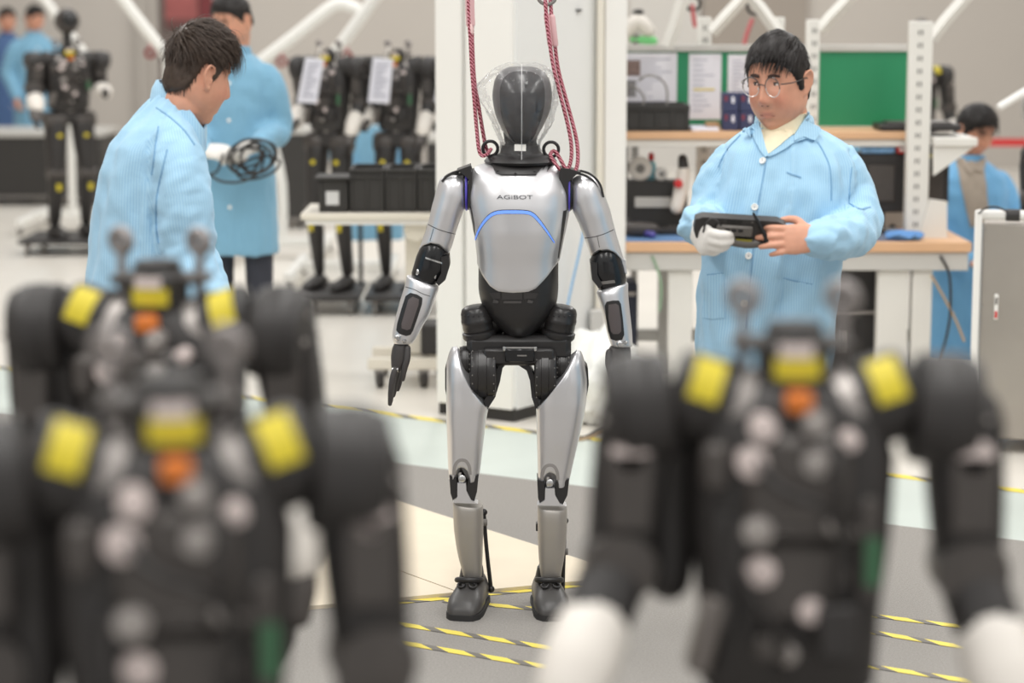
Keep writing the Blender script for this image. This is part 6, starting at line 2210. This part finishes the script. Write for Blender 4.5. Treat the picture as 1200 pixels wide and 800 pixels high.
# board panels
pz0, pz1 = P(800, 151, 10.56).z, P(800, 60, 10.56).z
for (x0, x1, lab) in ((728, 944, 0), (961, 1069, 0)):
    a, b = P(x0, 100, 10.56).x, P(x1, 100, 10.56).x
    f_ = MB().bx(a, b, 10.585, 10.61, pz0, pz1, .002).build('green_panel', M_boardg, sh, True, False)
    for (u0, u1, v0, v1) in ((a, b, pz1 - .002, pz1 + .03), (a, b, pz0 - .025, pz0 + .012)):
        MB().bx(u0, u1, 10.57, 10.62, v0, v1, .003).build('panel_frame', M_bgrey2, f_, True)
# lower grey back panel with hole, side plates
a, b = P(728, 250, 10.6).x, P(1070, 250, 10.6).x
MB().bx(a, b, 10.56, 10.58, bz, P(800, 243, 10.56).z, .002).build('back_panel', M_bgrey2, sh, True)
q = P(1046, 266, 10.555)
MB().cyl(q, q + Vector((0, .01, 0)), .014, None, 16).build('panel_hole', M_blackp, sh, True)
# bracket and end plates at the right post
D_ = 10.1
MB().prism([P(1094, 161, D_), P(1144, 161, D_), P(1144, 170, D_), P(1128, 182, D_), P(1094, 206, D_)], (0, .02, 0)).build('shelf_bracket', M_bgrey, sh, True)
MB().bx(P(1094, 163, D_).x, P(1145, 163, D_).x, D_ - .02, D_ + .35, P(1100, 171, D_).z, P(1100, 161.5, D_).z, .003).build('bracket_lip', M_bgrey, sh, True)
MB().prism([P(1090, 233, D_), P(1110, 236, D_), P(1110, 281, D_), P(1120, 282.5, D_), P(1075, 282.5, D_)], (0, .02, 0)).build('end_plate', M_bgrey, sh, True)
# diagonal lamp arms on the rack
for pts in ([(834, 38), (850, 20), (878, -10)], [(876, -8), (893, 12), (914, 42)], [(961, 36), (972, 22), (1003, -10)], [(1092, 45), (1108, 24), (1138, -10)], [(782, 55), (794, 20), (803, -12)]):
    MB().tube([P(x, y, 10.4) for x, y in pts], .03, 4, 1).build('brace_arm', M_bgrey, sh, True, angle=20)
MB().box(P(910, 34, 10.45), (.07, .05, .11), None, .004).build('brace_foot', M_bgrey, sh, True)

# things on the shelf and bench
def crate(label, x0, x1, y0, y1, D, dep, ribs=3, group='black crates', mt_=None, lip=True, zb=None):
    a, b = P(x0, y1, D), P(x1, y0, D)
    if zb is not None:
        a.z = zb
    t = thing('storage_crate', label, 'crate', ((a.x + b.x) / 2, D + dep / 2, a.z), 0, group)
    m_ = mt_ or M_crate
    w, h = b.x - a.x, b.z - a.z
    th_ = .012
    c = MB()
    c.bx(-w / 2, w / 2, -dep / 2, dep / 2, 0, th_)
    t_ = c.build('crate_floor', m_, t, False, False)
    MB().bx(-w / 2, w / 2, -dep / 2, -dep / 2 + th_, th_, h, .002).build('crate_wall', m_, t)
    MB().bx(-w / 2, w / 2, dep / 2 - th_, dep / 2, th_, h, .002).build('crate_wall', m_, t)
    MB().bx(-w / 2, -w / 2 + th_, -dep / 2 + th_, dep / 2 - th_, th_, h, .002).build('crate_wall', m_, t)
    MB().bx(w / 2 - th_, w / 2, -dep / 2 + th_, dep / 2 - th_, th_, h, .002).build('crate_wall', m_, t)
    for k in range(ribs + 1):
        x = -w / 2 + .008 + (w - .016) * k / ribs
        MB().bx(x - .008, x + .008, -dep / 2 - .008, -dep / 2, .01, h - .012, .002).build('crate_rib', m_, t)
    if lip:
        for z in (h - .012, h * .78):
            MB().bx(-w / 2 - .002, w / 2 + .002, -dep / 2 - .012, -dep / 2, z, z + .012, .002).build('crate_rim', m_, t)
        MB().bx(-w / 2 - .002, w / 2 + .002, dep / 2, dep / 2 + .012, h - .012, h, .002).build('crate_rim', m_, t)
    return t


M_crate = mat('crate_black', rgb(48, 46, 44), .55, 0, .06, 12)
crate('black ribbed crate on the wooden shelf under the pinned papers', 731, 808, 123, 157, DS0 + .02, .3, 4, 'black crates', zb=zs + .0165)
# papers and photo on the green panel
for (x0, x1, y0, y1, lab, hy) in ((728, 794, 62, 126, 'wide printed sheet pinned on the board above the shelf crate', 0), (807, 846, 63, 140, 'tall printed sheet with a yellow line pinned on the board', 104), (853, 882, 64, 120, 'printed sheet pinned on the board beside the man with glasses', 0)):
    a, b = P(x0, y1, 10.56), P(x1, y0, 10.56)
    t = thing('pinned_paper', lab, 'paper', ((a.x + b.x) / 2, 10.58, a.z), 0, 'papers on the board')
    w, h = b.x - a.x, b.z - a.z
    s_ = MB().bx(-w / 2, w / 2, .001, .0035, 0, h).build('sheet', mat('sheet_white', rgb(232, 231, 238), .75, 0, .02, 9), t, False, False)
    rnd = random.Random(x0)
    for k in range(11):
        z = h - .03 - k * h / 13
        MB().bx(-w / 2 + .02, -w / 2 + .02 + (w - .04) * rnd.uniform(.35, 1), -.0002, .0009, z - .0025, z + .0025).build('print_line', M_ink, s_, False, False)
    if hy:
        MB().bx(-w * .35, w * .3, -.0006, .0008, h * .44, h * .47).build('yellow_line', mat('hl_yellow', rgb(226, 206, 110), .7), s_, False, False)
    if x0 == 728:
        MB().bx(-w / 2 + .015, -w / 2 + .09, -.0006, .0008, h * .58, h * .86).build('printed_photo', mat('photo_brown', rgb(128, 108, 102), .7, 0, .5, 60), s_, False, False)
        MB().bx(-w / 2 + .02, -w / 2 + .07, -.0006, .0008, h * .2, h * .5).build('printed_photo', mat('photo_grey', rgb(130, 128, 130), .7, 0, .4, 60), s_, False, False)
o = thing('coiled_cable', 'grey cable arching out of the shelf crate', 'cable', tuple(P(770, 130, DS0 + .2)))
MB().tube([P(748, 95, DS0 + .25), P(756, 89, DS0 + .24), P(770, 90, DS0 + .2), P(780, 100, DS0 + .18), P(782, 115, DS0 + .16), P(780, 130, DS0 + .15)], .0055, 6).build('cable_loop', M_grey, o, True)
MB().tube([P(733, 105, DS0 + .22), P(741, 101, DS0 + .2), P(750, 107, DS0 + .18), P(755, 117, DS0 + .16), P(750, 130, DS0 + .15)], .0055, 6).build('cable_loop', M_grey, o, True)
M_navy = mat('navy_carton', rgb(52, 58, 92), .6, 0, .1, 12)
for (x0, x1, y0, y1, lab) in ((847, 866, 131, 157, 'navy carton lower left in the stack on the shelf'), (867, 886, 131, 157, 'navy carton lower right in the stack on the shelf'), (847, 866, 109, 130.5, 'navy carton upper left in the stack on the shelf'), (867, 886, 109, 130.5, 'navy carton upper right in the stack on the shelf')):
    D = DS0 + .06
    a, b = P(x0, y1, D), P(x1, y0, D)
    if y1 > 150:
        a.z = zs + .0165
    t = thing('small_carton', lab, 'carton', ((a.x + b.x) / 2, D + .06, a.z), 0, 'navy cartons on the shelf')
    w, h = b.x - a.x, b.z - a.z
    c_ = MB().bx(-w / 2, w / 2, -.06, .06, 0, h, .002).build('carton_body', M_navy, t)
    MB().bx(w * .05, w * .22, -.0612, -.0598, h * .45, h * .8).build('carton_label', M_paper, c_, False, False)
    MB().bx(-w * .4, -w * .2, -.0612, -.0598, h * .55, h * .85).build('carton_mark', mat('carton_red', rgb(120, 50, 66), .6), c_, False, False)
o = thing('open_folder', 'stapled papers lying flat on the shelf beside the crate', 'paper', tuple(P(826, 156, DS0 + .1)))
MB().bx(P(811, 150, DS0).x, P(843, 150, DS0).x, DS0 + .02, DS0 + .28, zs + .0155, zs + .03, .002).build('paper_stack', M_paper, o, True)
MB().bx(P(830, 150, DS0).x, P(846, 150, DS0).x, DS0 + .1, DS0 + .2, zs + .0305, zs + .05, .003).build('cardboard_wedge', mat('cardboard', rgb(178, 140, 104), .8), o, True)
# robot arm parts in the bay below the shelf
o = thing('parts_bin', 'black open parts bin in the bay below the wooden shelf', 'bin', (P(770, 220, DS1 - .1).x, DS1 - .12, bz))
a, b = P(729, 244, DS1 - .2), P(806, 212, DS1 - .2)
MB().bx(a.x, b.x, DS1 - .2, DS1 - .05, bz + .002, b.z, .004).build('bin_body', M_crate, o, True)
MB().bx(a.x, P(736, 200, DS1 - .2).x, DS1 - .2, DS1 - .03, b.z, P(770, 172, DS1 - .2).z, .004).build('bin_side', M_crate, o, True)
MB().bx(P(744, 230, DS1 - .21).x, P(786, 230, DS1 - .21).x, DS1 - .215, DS1 - .201, P(760, 243, DS1 - .21).z, P(760, 231, DS1 - .21).z, .002).build('bin_window', M_bgrey2, o, True)
binz = b.z
for (nm, lab, px, py, rx, rz, m_) in (('tape_roll', 'cream tape roll on the parts bin', 750, 206, .055, .05, M_ivory), ('white_gear', 'white round gear cover beside the tape roll', 775, 208, .03, .03, M_white)):
    D = DS1 - .14
    q = P(px, py, D)
    t = thing(nm, lab, 'part', (q.x, D, binz))
    MB().lathe([(rx * .45, -.025), (rx, -.022), (rx, .022), (rx * .45, .025)], (0, 0, rx), (0, 1, .0), 26).build('disc', m_, t)
    MB().lathe([(rx * .2, -.028), (rx * .4, -.026), (rx * .4, .026), (rx * .2, .028)], (0, 0, rx), (0, 1, 0), 20).build('hub', M_grey, t)
o = thing('glue_bottle', 'white bottle with red cap on the parts bin', 'bottle', (P(763, 200, DS1 - .1).x, DS1 - .1, binz))
MB().lathe([(.022, 0), (.024, .01), (.024, .07), (.014, .085), (.01, .09)], (0, 0, 0), (0, 0, 1), 18).build('bottle_body', mat('bottle_cyan', rgb(140, 200, 214), .4), o)
MB().lathe([(.013, .09), (.014, .094), (.013, .12), (.006, .126)], (0, 0, 0), (0, 0, 1), 16).build('cap', M_red, o)
o = thing('robot_forearm', 'white and black robot forearm leaning below the shelf', 'robot part', (P(797, 244, DS1 - .28).x, DS1 - .28, bz))
MB().limb([P(793, 243, DS1 - .28), P(798, 222, DS1 - .26), P(801, 200, DS1 - .24)], [.03, .034, .03], 14).build('arm_shell', M_ivory, o, True)
MB().limb([P(801, 197, DS1 - .24), P(800, 186, DS1 - .23)], [.026, .022], 14).build('arm_joint', M_bk, o, True)
MB().lathe([(.01, -.02), (.02, -.015), (.02, .015), (.01, .02)], P(795, 215, DS1 - .30), (0, 1, 0), 16).build('joint_cap', M_red, o, True)
DT_ = bz + .04
o = thing('power_drill', 'black tool lying on the blue mat', 'tool', (P(757, 272, BF + .2).x, BF + .2, bz + .005))
MB().limb([Vector((P(x_, 275, BF + .2).x, BF + .2, DT_)) for x_ in (735, 750, 766)], [.03, .034, .026], 14, (0, 0, 1), 2.6).build('tool_body', M_bk2, o, True)
MB().limb([Vector((P(x_, 275, BF + .2).x, BF + y_, bz + .022)) for x_, y_ in ((758, .17), (764, .12))], [.016, .014], 10).build('tool_grip', mat('tool_violet', rgb(84, 78, 150), .5), o, True)
MB().limb([P(732, 268, BF + .3), P(736, 260, BF + .3)], [.024, .02], 10).build('tool_battery', M_bk, o, True)
o = thing('laptop_dock', 'flat black device lying at the back of the blue mat', 'device', (P(790, 275, BF + .3).x, BF + .3, bz + .005))
MB().bx(P(768, 277, BF + .3).x, P(806, 277, BF + .3).x, BF + .28, BF + .42, bz + .005, bz + .035, .006).build('device_body', M_bk, o, True)
for k in range(4):
    q = P(786 + 6 * k, 268, BF + .35)
    MB().limb([q, q + Vector((.012, 0, -.025))], [.016, .014], 10).build('device_roller', M_bk2, o, True)
# monitor, bags and items right of the man
mon = thing('desk_monitor', 'black monitor seen from behind beside the slotted post', 'monitor', (P(1035, 250, 10.3).x, 10.3, bz))
a, b = P(1000, 249, 10.25), P(1064, 180, 10.25)
MB().bx(a.x, b.x, 10.25, 10.285, a.z, b.z, .006).build('screen_case', M_bk, mon, True)
MB().bx(a.x + .06, b.x - .06, 10.235, 10.2495, a.z + .05, b.z - .05, .004).build('rear_plate', M_bk2, mon, True)
MB().bx((a.x + b.x) / 2 - .03, (a.x + b.x) / 2 + .03, 10.29, 10.33, bz, a.z + .1, .004).build('stand', M_bk, mon, True)
MB().bx((a.x + b.x) / 2 - .1, (a.x + b.x) / 2 + .1, 10.27, 10.42, bz + .0045, bz + .018, .004).build('stand_base', M_bk, mon, True)
mon2 = thing('desk_monitor', 'black monitor between the slotted post and the seated person', 'monitor', (P(1096, 250, 10.5).x, 10.5, bz))
a, b = P(1075, 240, 10.5), P(1113, 185, 10.5)
MB().bx(a.x, b.x, 10.5, 10.54, a.z, b.z, .006).build('screen_case', M_bk, mon2, True)
MB().bx(a.x + .02, b.x - .03, 10.49, 10.499, a.z + .02, b.z - .02, .003).build('rear_plate', M_bk2, mon2, True)
MB().bx((a.x + b.x) / 2 - .03, (a.x + b.x) / 2 + .03, 10.545, 10.57, bz, a.z + .1, .004).build('stand', M_bk, mon2, True)
o = thing('flat_tablet', 'flat black tray lying on the shelf end by the slotted post', 'tray', (P(1085, 155, 10.3).x, 10.3, zs))
MB().bx(P(1030, 150, 10.25).x, P(1125, 150, 10.25).x, 10.2, 10.45, zs + .016, zs + .045, .006).build('tray_body', M_bk, o, True)
MB().bx(P(1040, 150, 10.25).x, P(1115, 150, 10.25).x, 10.23, 10.42, zs + .0455, zs + .055, .003).build('tray_cover', M_bk2, o, True)
o = thing('film_packet', 'light blue plastic packet on top of the monitor', 'packet', tuple(P(1030, 178, 10.27)))
mb = MB().bx(P(1008, 175, 10.26).x, P(1049, 175, 10.26).x, 10.24, 10.29, P(1030, 179.5, 10.26).z, P(1030, 171, 10.26).z, .01)
mb.build('packet_film', mat('packet_blue', rgb(130, 176, 220), .3, 0, .3, 25), o, True)
MB().bx(P(1004, 167, 10.3).x, P(1066, 167, 10.3).x, 10.26, 10.32, P(1030, 179.8, 10.26).z, P(1030, 178.5, 10.26).z, .0005).build('packet_tray', M_grey, o, True)
o = thing('red_packet', 'red packet beside the light blue plastic packet', 'packet', tuple(P(1060, 178, 10.27)))
MB().bx(P(1051, 175, 10.24).x, P(1068, 175, 10.24).x, 10.22, 10.30, P(1060, 179.5, 10.24).z, P(1060, 169, 10.24).z, .008).build('packet_body', M_red, o, True)
MB().bx(P(1054, 175, 10.22).x, P(1060, 175, 10.22).x, 10.216, 10.221, P(1060, 177, 10.24).z, P(1060, 172, 10.24).z, .001).build('packet_label', M_pale, o, True)
o = thing('blue_cloth', 'crumpled blue cloth on the workbench end', 'cloth', (P(1060, 284, BF + .1).x, BF + .1, bz + .004))
mb = MB().ball((0, 0, .018), (.09, .06, .022), 22, 12)
mb.V = [v + Vector((0, 0, 1)) * .016 * noise.noise(v * 28) for v in mb.V]
mb.build('cloth_fold', mat('cloth_blue', rgb(98, 146, 204), .8), o)
# hanging cables below the bench
for k, (pts, m_, lab) in enumerate(((([(1102, 300), (1112, 320), (1114, 350), (1112, 380), (1104, 415), (1098, 440)]), M_cab, 'dark cable hanging under the workbench end'),
                                    (([(1091, 322), (1106, 348), (1120, 375), (1130, 400)]), mat('cable_tan', rgb(176, 152, 122), .6), 'tan cable hanging under the workbench end'),
                                    (([(764, 300), (772, 320), (775, 340), (773, 365)]), mat('cable_green', rgb(140, 170, 140), .6), 'grey green cable hanging by the bench leg'))):
    o = thing('hanging_cable', lab, 'cable', tuple(P(*pts[0], BF + .02)))
    MB().tube([P(x, y, BF + .015) for x, y in pts], .006, 6).build('cord', m_, o, True)
# black case and things stored under the bench
o = thing('equipment_case', 'black equipment case stored under the workbench', 'case', (P(1005, 400, 10.3).x, 10.3, 0))
a, b = P(965, 420, 10.2), P(1032, 312, 10.2)
MB().bx(a.x, b.x, 10.15, 10.5, .02, b.z, .012).build('case_body', M_bk, o, True)
MB().bx(a.x - .01, b.x + .01, 10.14, 10.51, P(1000, 366, 10.2).z, P(1000, 362, 10.2).z, .003).build('case_seam', M_alu, o, True)
MB().bx(P(985, 380, 10.14).x, P(991, 380, 10.14).x, 10.125, 10.139, P(1000, 410, 10.2).z, P(1000, 385, 10.2).z, .003).build('case_latch', M_alu, o, True)
o = thing('equipment_case', 'dark box under the bench beside the white bench leg', 'case', (P(735, 400, 10.2).x, 10.3, 0))
a, b = P(722, 420, 10.3), P(747, 330, 10.3)
MB().bx(a.x, b.x, 10.25, 10.5, .02, b.z, .012).build('case_body', mat('case_navy', rgb(46, 50, 66), .6), o, True)
MB().bx(a.x + .01, b.x - .01, 10.242, 10.249, b.z - .06, b.z - .04, .002).build('case_handle', M_alu, o, True)

# steel cabinet at the right edge, turned a little towards us
DCab = 8.75
c0_ = Vector((P(1142, 400, DCab).x, DCab, 0))
cb_ = thing('steel_cabinet', 'brushed steel cabinet with white pipe frame at the picture edge', 'cabinet', tuple(c0_), math.radians(-13))
M_brush = mat('brushed_steel', rgb(170, 163, 155), .38, .55, .08, 3)
zt_, zp_ = P(1150, 262, DCab).z, P(1140, 247, DCab).z
zq = lambda y_: P(1160, y_, DCab).z
MB().bx(.018, .50, .012, .45, .06, zt_, .006).build('cabinet_body', M_brush, cb_)
for x_ in (0, .50):
    MB().bx(x_ - .014, x_ + .014, 0, .04, 0, zp_, .004).build('frame_post', M_white, cb_)
MB().bx(.0145, .022, .004, .03, .05, zt_, .001).build('frame_edge', M_steel, cb_)
MB().tube([(0, .03, zq(252)), (.25, .03, zq(252)), (.5, .03, zq(252))], .020, 14, 1).build('top_pipe', M_white, cb_)
MB().cyl((.105, .03, zq(252)), (.16, .03, zq(252)), .024, None, 14).build('pipe_sleeve', M_bk, cb_)
pl_ = MB().bx(.072, .088, .004, .0115, zq(374), zq(344), .002).build('lock_plate', M_white, cb_)
MB().bx(.075, .085, .001, .0045, zq(372), zq(364), .001).build('lock_mark', M_red, pl_)
MB().bx(.075, .085, .001, .0045, zq(356), zq(348), .001).build('lock_button', M_grey, pl_)
for y_ in (268, 358):
    MB().ball((.028, .010, zq(y_)), .004, 8, 6).build('rivet', M_steel, cb_)
MB().tube([(.0, .0, zq(250)), (.03, -.01, zq(243)), (.07, -.01, zq(242)), (.11, .0, zq(247))], .004, 6).build('cable_tie', M_bk, cb_)
o = thing('strip_lamp', 'white strip lamp arm above the bagged robot head at the picture edge', 'lamp', tuple(P(1185, 118, 10.4)))
MB().tube([P(1172, 125, 10.4), P(1200, 108, 10.4), P(1240, 85, 10.4)], .018, 12, 1).build('lamp_tube', mat('lamp_white', rgb(240, 240, 238), .4), o, True)
MB().ball(P(1172, 125, 10.4), .018, 12, 8).build('lamp_end', M_white, o, True)

# barrier belts and low black cases at the back
for (x0, x1, y, D, lab) in ((300, 372, 161, 19.5, 'red barrier belt between the cable holder and the platform robots'), (985, 1230, 167, 17.0, 'red barrier belt behind the seated person')):
    a, b = P(x0, y, D), P(x1, y, D)
    t = thing('barrier_belt', lab, 'barrier', (a.x, D, 0), 0, 'red barrier belts')
    MB().bx(a.x, b.x, D, D + .006, a.z - .028, a.z + .03).build('belt', M_red, t, True, False)
    for x in (a.x, b.x):
        po = MB().cyl((x, D + .003, .02), (x, D + .003, a.z + .06), .025, None, 14).build('post', M_darkm, t, True)
        MB().lathe([(.15, 0), (.15, .015), (.03, .03)], (x, D + .003, 0), (0, 0, 1), 20).build('post_base', M_darkm, po, True)


def low_case(x0, x1, y0, y1, D, lab):
    a, b = P(x0, y1, D), P(x1, y0, D)
    t = thing('low_case', lab, 'case', ((a.x + b.x) / 2, D + .4, 0), 0, 'low black cases along the back')
    zt = b.z
    MB().bx(a.x, b.x, D, D + .8, .09, zt - .05, .01).build('case_body', M_crate, t, True)
    MB().bx(a.x - .02, b.x + .02, D - .02, D + .82, zt - .049, zt, .006).build('case_top', mat('case_top_grey', rgb(190, 188, 183), .5), t, True)
    MB().bx(a.x, b.x, D + .01, D + .79, .065, .089).build('case_base', M_grey, t, True)
    n = max(2, int((b.x - a.x) / .9) + 1)
    for k in range(n):
        x = a.x + .08 + (b.x - a.x - .16) * k / (n - 1)
        MB().lathe([(.02, -.015), (.035, -.012), (.035, .012), (.02, .015)], (x, D + .06, .035), (1, 0, 0), 14).build('castor_wheel', M_bk, t, True)


low_case(-60, 118, 154, 222, 19.6, 'low black case with grey top behind the dark headed robot')
low_case(314, 362, 150, 236, 17.6, 'low black case beside the first platform robot')
low_case(500, 514, 160, 222, 19.0, 'low black case glimpsed beside the column')

# trolley with crates left of the silver robot
DT = 10.2
tz = P(430, 250, DT).z
tx0, tx1 = P(352, 250, DT).x, P(520, 250, DT).x
tro = thing('crate_trolley', 'white trolley table carrying black crates beside the column', 'trolley', ((tx0 + tx1) / 2, DT + .25, 0))
MB().bx(tx0, tx1, DT, DT + .5, tz - .03, tz, .004).build('table_top', M_white2, tro, True)
MB().bx(tx0 + .02, tx1, DT + .02, DT + .48, tz - .055, tz - .031).build('top_frame', M_white, tro, True)
for px, w in ((484, .085),):
    x = P(px, 400, DT).x
    MB().bx(x - w / 2, x + w / 2, DT + .20, DT + .29, .14, tz - .056, .006).build('pillar', M_white2, tro, True)
MB().bx(P(492, 400, DT).x, P(516, 400, DT).x, DT + .1, DT + .34, .15, P(500, 385, DT).z, .01).build('control_box', M_bk, tro, True)
for y in (.06, .40):
    MB().bx(P(430, 460, DT).x, P(520, 460, DT).x, DT + y, DT + y + .06, .085, .14, .006).build('base_rail', M_white2, tro, True)
MB().bx(P(470, 460, DT).x, P(500, 460, DT).x, DT + .12, DT + .40, .085, .135, .006).build('base_beam', M_white2, tro, True)
for (px, y) in ((444, .08), (496, .08), (444, .42), (512, .42)):
    x = P(px, 465, DT).x
    w_ = MB().lathe([(.02, -.016), (.042, -.013), (.042, .013), (.02, .016)], (x, DT + y, .042), (1, .3, 0), 18).build('castor_wheel', M_bk, tro, True)
    MB().box((x, DT + y, .075), (.05, .05, .02), None, .004).build('castor_fork', M_grey, w_, True)
MB().lathe([(.035, -.03), (.055, -.025), (.055, .025), (.035, .03)], P(487, 268, DT + .1), (0, 1, 0), 22).build('winding_drum', M_white2, tro, True)
crate('small black box with a pale label standing on the trolley', 374, 407, 210, 247, DT + .05, .2, 1, 'crates on the trolley', lip=False, zb=tz + .001)
qb = [o_ for o_ in bpy.data.objects if o_.name.startswith('storage_crate') and o_.get('label', '').startswith('small black box')][0]
a = P(382, 240, DT + .049)
b = P(397, 224, DT + .049)
l0 = qb.location
MB().bx(a.x - l0.x, b.x - l0.x, -.1035, -.0995, a.z - l0.z, b.z - l0.z).build('pale_label', mat('label_pale', rgb(206, 206, 206), .6), qb, False, False)
MB().bx(-.085, .085, -.13, .11, P(390, 210, DT + .05).z - l0.z, P(390, 208, DT + .05).z - l0.z + .004, .002).build('box_lid', M_crate, qb)
crate('black ribbed crate on the trolley next to the small box', 410, 450, 198, 249, DT + .06, .34, 2, 'crates on the trolley', zb=tz + .001)
crate('black ribbed crate on the trolley, second from the column', 452, 488, 198, 249.5, DT + .06, .34, 2, 'crates on the trolley', zb=tz + .001)
crate('black ribbed crate on the trolley closest to the column', 490, 522, 198, 250, DT + .06, .34, 2, 'crates on the trolley', zb=tz + .001)

# white wrapped heap and cables right of the column
o = thing('plastic_heap', 'crumpled white plastic sheeting beside the column foot', 'plastic sheet', tuple(G(700, 500)))
mb = MB().ball((0.02, .1, .19), (.16, .14, .20), 40, 26)
mb.V = [v + Vector((v.x * .3, (v.y - .1) * .3, (v.z - .2) * .3)) * (abs(noise.noise(v * 11)) * 1.6 + .5 * noise.noise(v * 25)) for v in mb.V]
mb.V = [Vector((v.x, v.y, max(v.z, .0005))) for v in mb.V]
mb.build('sheet_folds', mat('sheet_white_pe', rgb(236, 236, 232), .3), o, angle=60)
o = thing('floor_cable', 'dark cables lying on the floor beside the column foot', 'cable', tuple(G(690, 508, .004)))
MB().tube([G(640, 508, .008), G(665, 513, .008), G(685, 512, .008), G(705, 503, .008), G(730, 497, .008)], .007, 6).build('cord', M_cab, o, True)
MB().tube([G(672, 516, .008), G(690, 513, .008), G(706, 506, .008), G(724, 503, .008)], .007, 6).build('cord', mat('cable_tan', rgb(176, 152, 122), .6), o, True)

# red hook straps and a white cap among the rack braces
for (pts, rg, lab) in (([(811, 5), (813, 22), (815, 32)], (812, 4), 'dark hook on a red strap beside the first slotted post'), ([(882, 22), (876, 38), (872, 52)], (884, 8), 'dark hook on a red strap above the man with glasses')):
    t = thing('strap_hook', lab, 'hook', tuple(P(pts[-1][0], pts[-1][1], 11.2)), 0, 'strap hooks')
    MB().torus(P(rg[0], rg[1], 11.2), (0, 1, 0), .035, .008, 22, 8).build('hook_ring', M_bk, t, True)
    MB().tube([P(x, y, 11.2) for x, y in pts], .012, 8, 4).build('strap', mat('strap_red', rgb(196, 110, 112), .7), t, True)
o = thing('desk_gadget', 'white gadget with a green top edge behind the pinned papers', 'device', (P(745, 45, 11.5).x, 11.5, P(745, 58, 11.5).z))
MB().limb([P(735, 38, 11.5), P(747, 26, 11.5), P(760, 36, 11.5)], [.035, .045, .035], 14).build('gadget_body', M_ivory, o, True)
MB().ball(P(748, 14, 11.5), (.03, .02, .015), 12, 8).build('gadget_knob', M_bk, o, True)
MB().limb([P(742, 46, 11.5), P(765, 48, 11.5)], [.02, .025], 10).build('gadget_green', mat('gadget_green', rgb(120, 206, 130), .5), o, True)
MB().cyl((P(745, 45, 11.5).x, 11.5, 0), P(745, 40, 11.5), .02, None, 10).build('gadget_stand', M_grey, o, True)
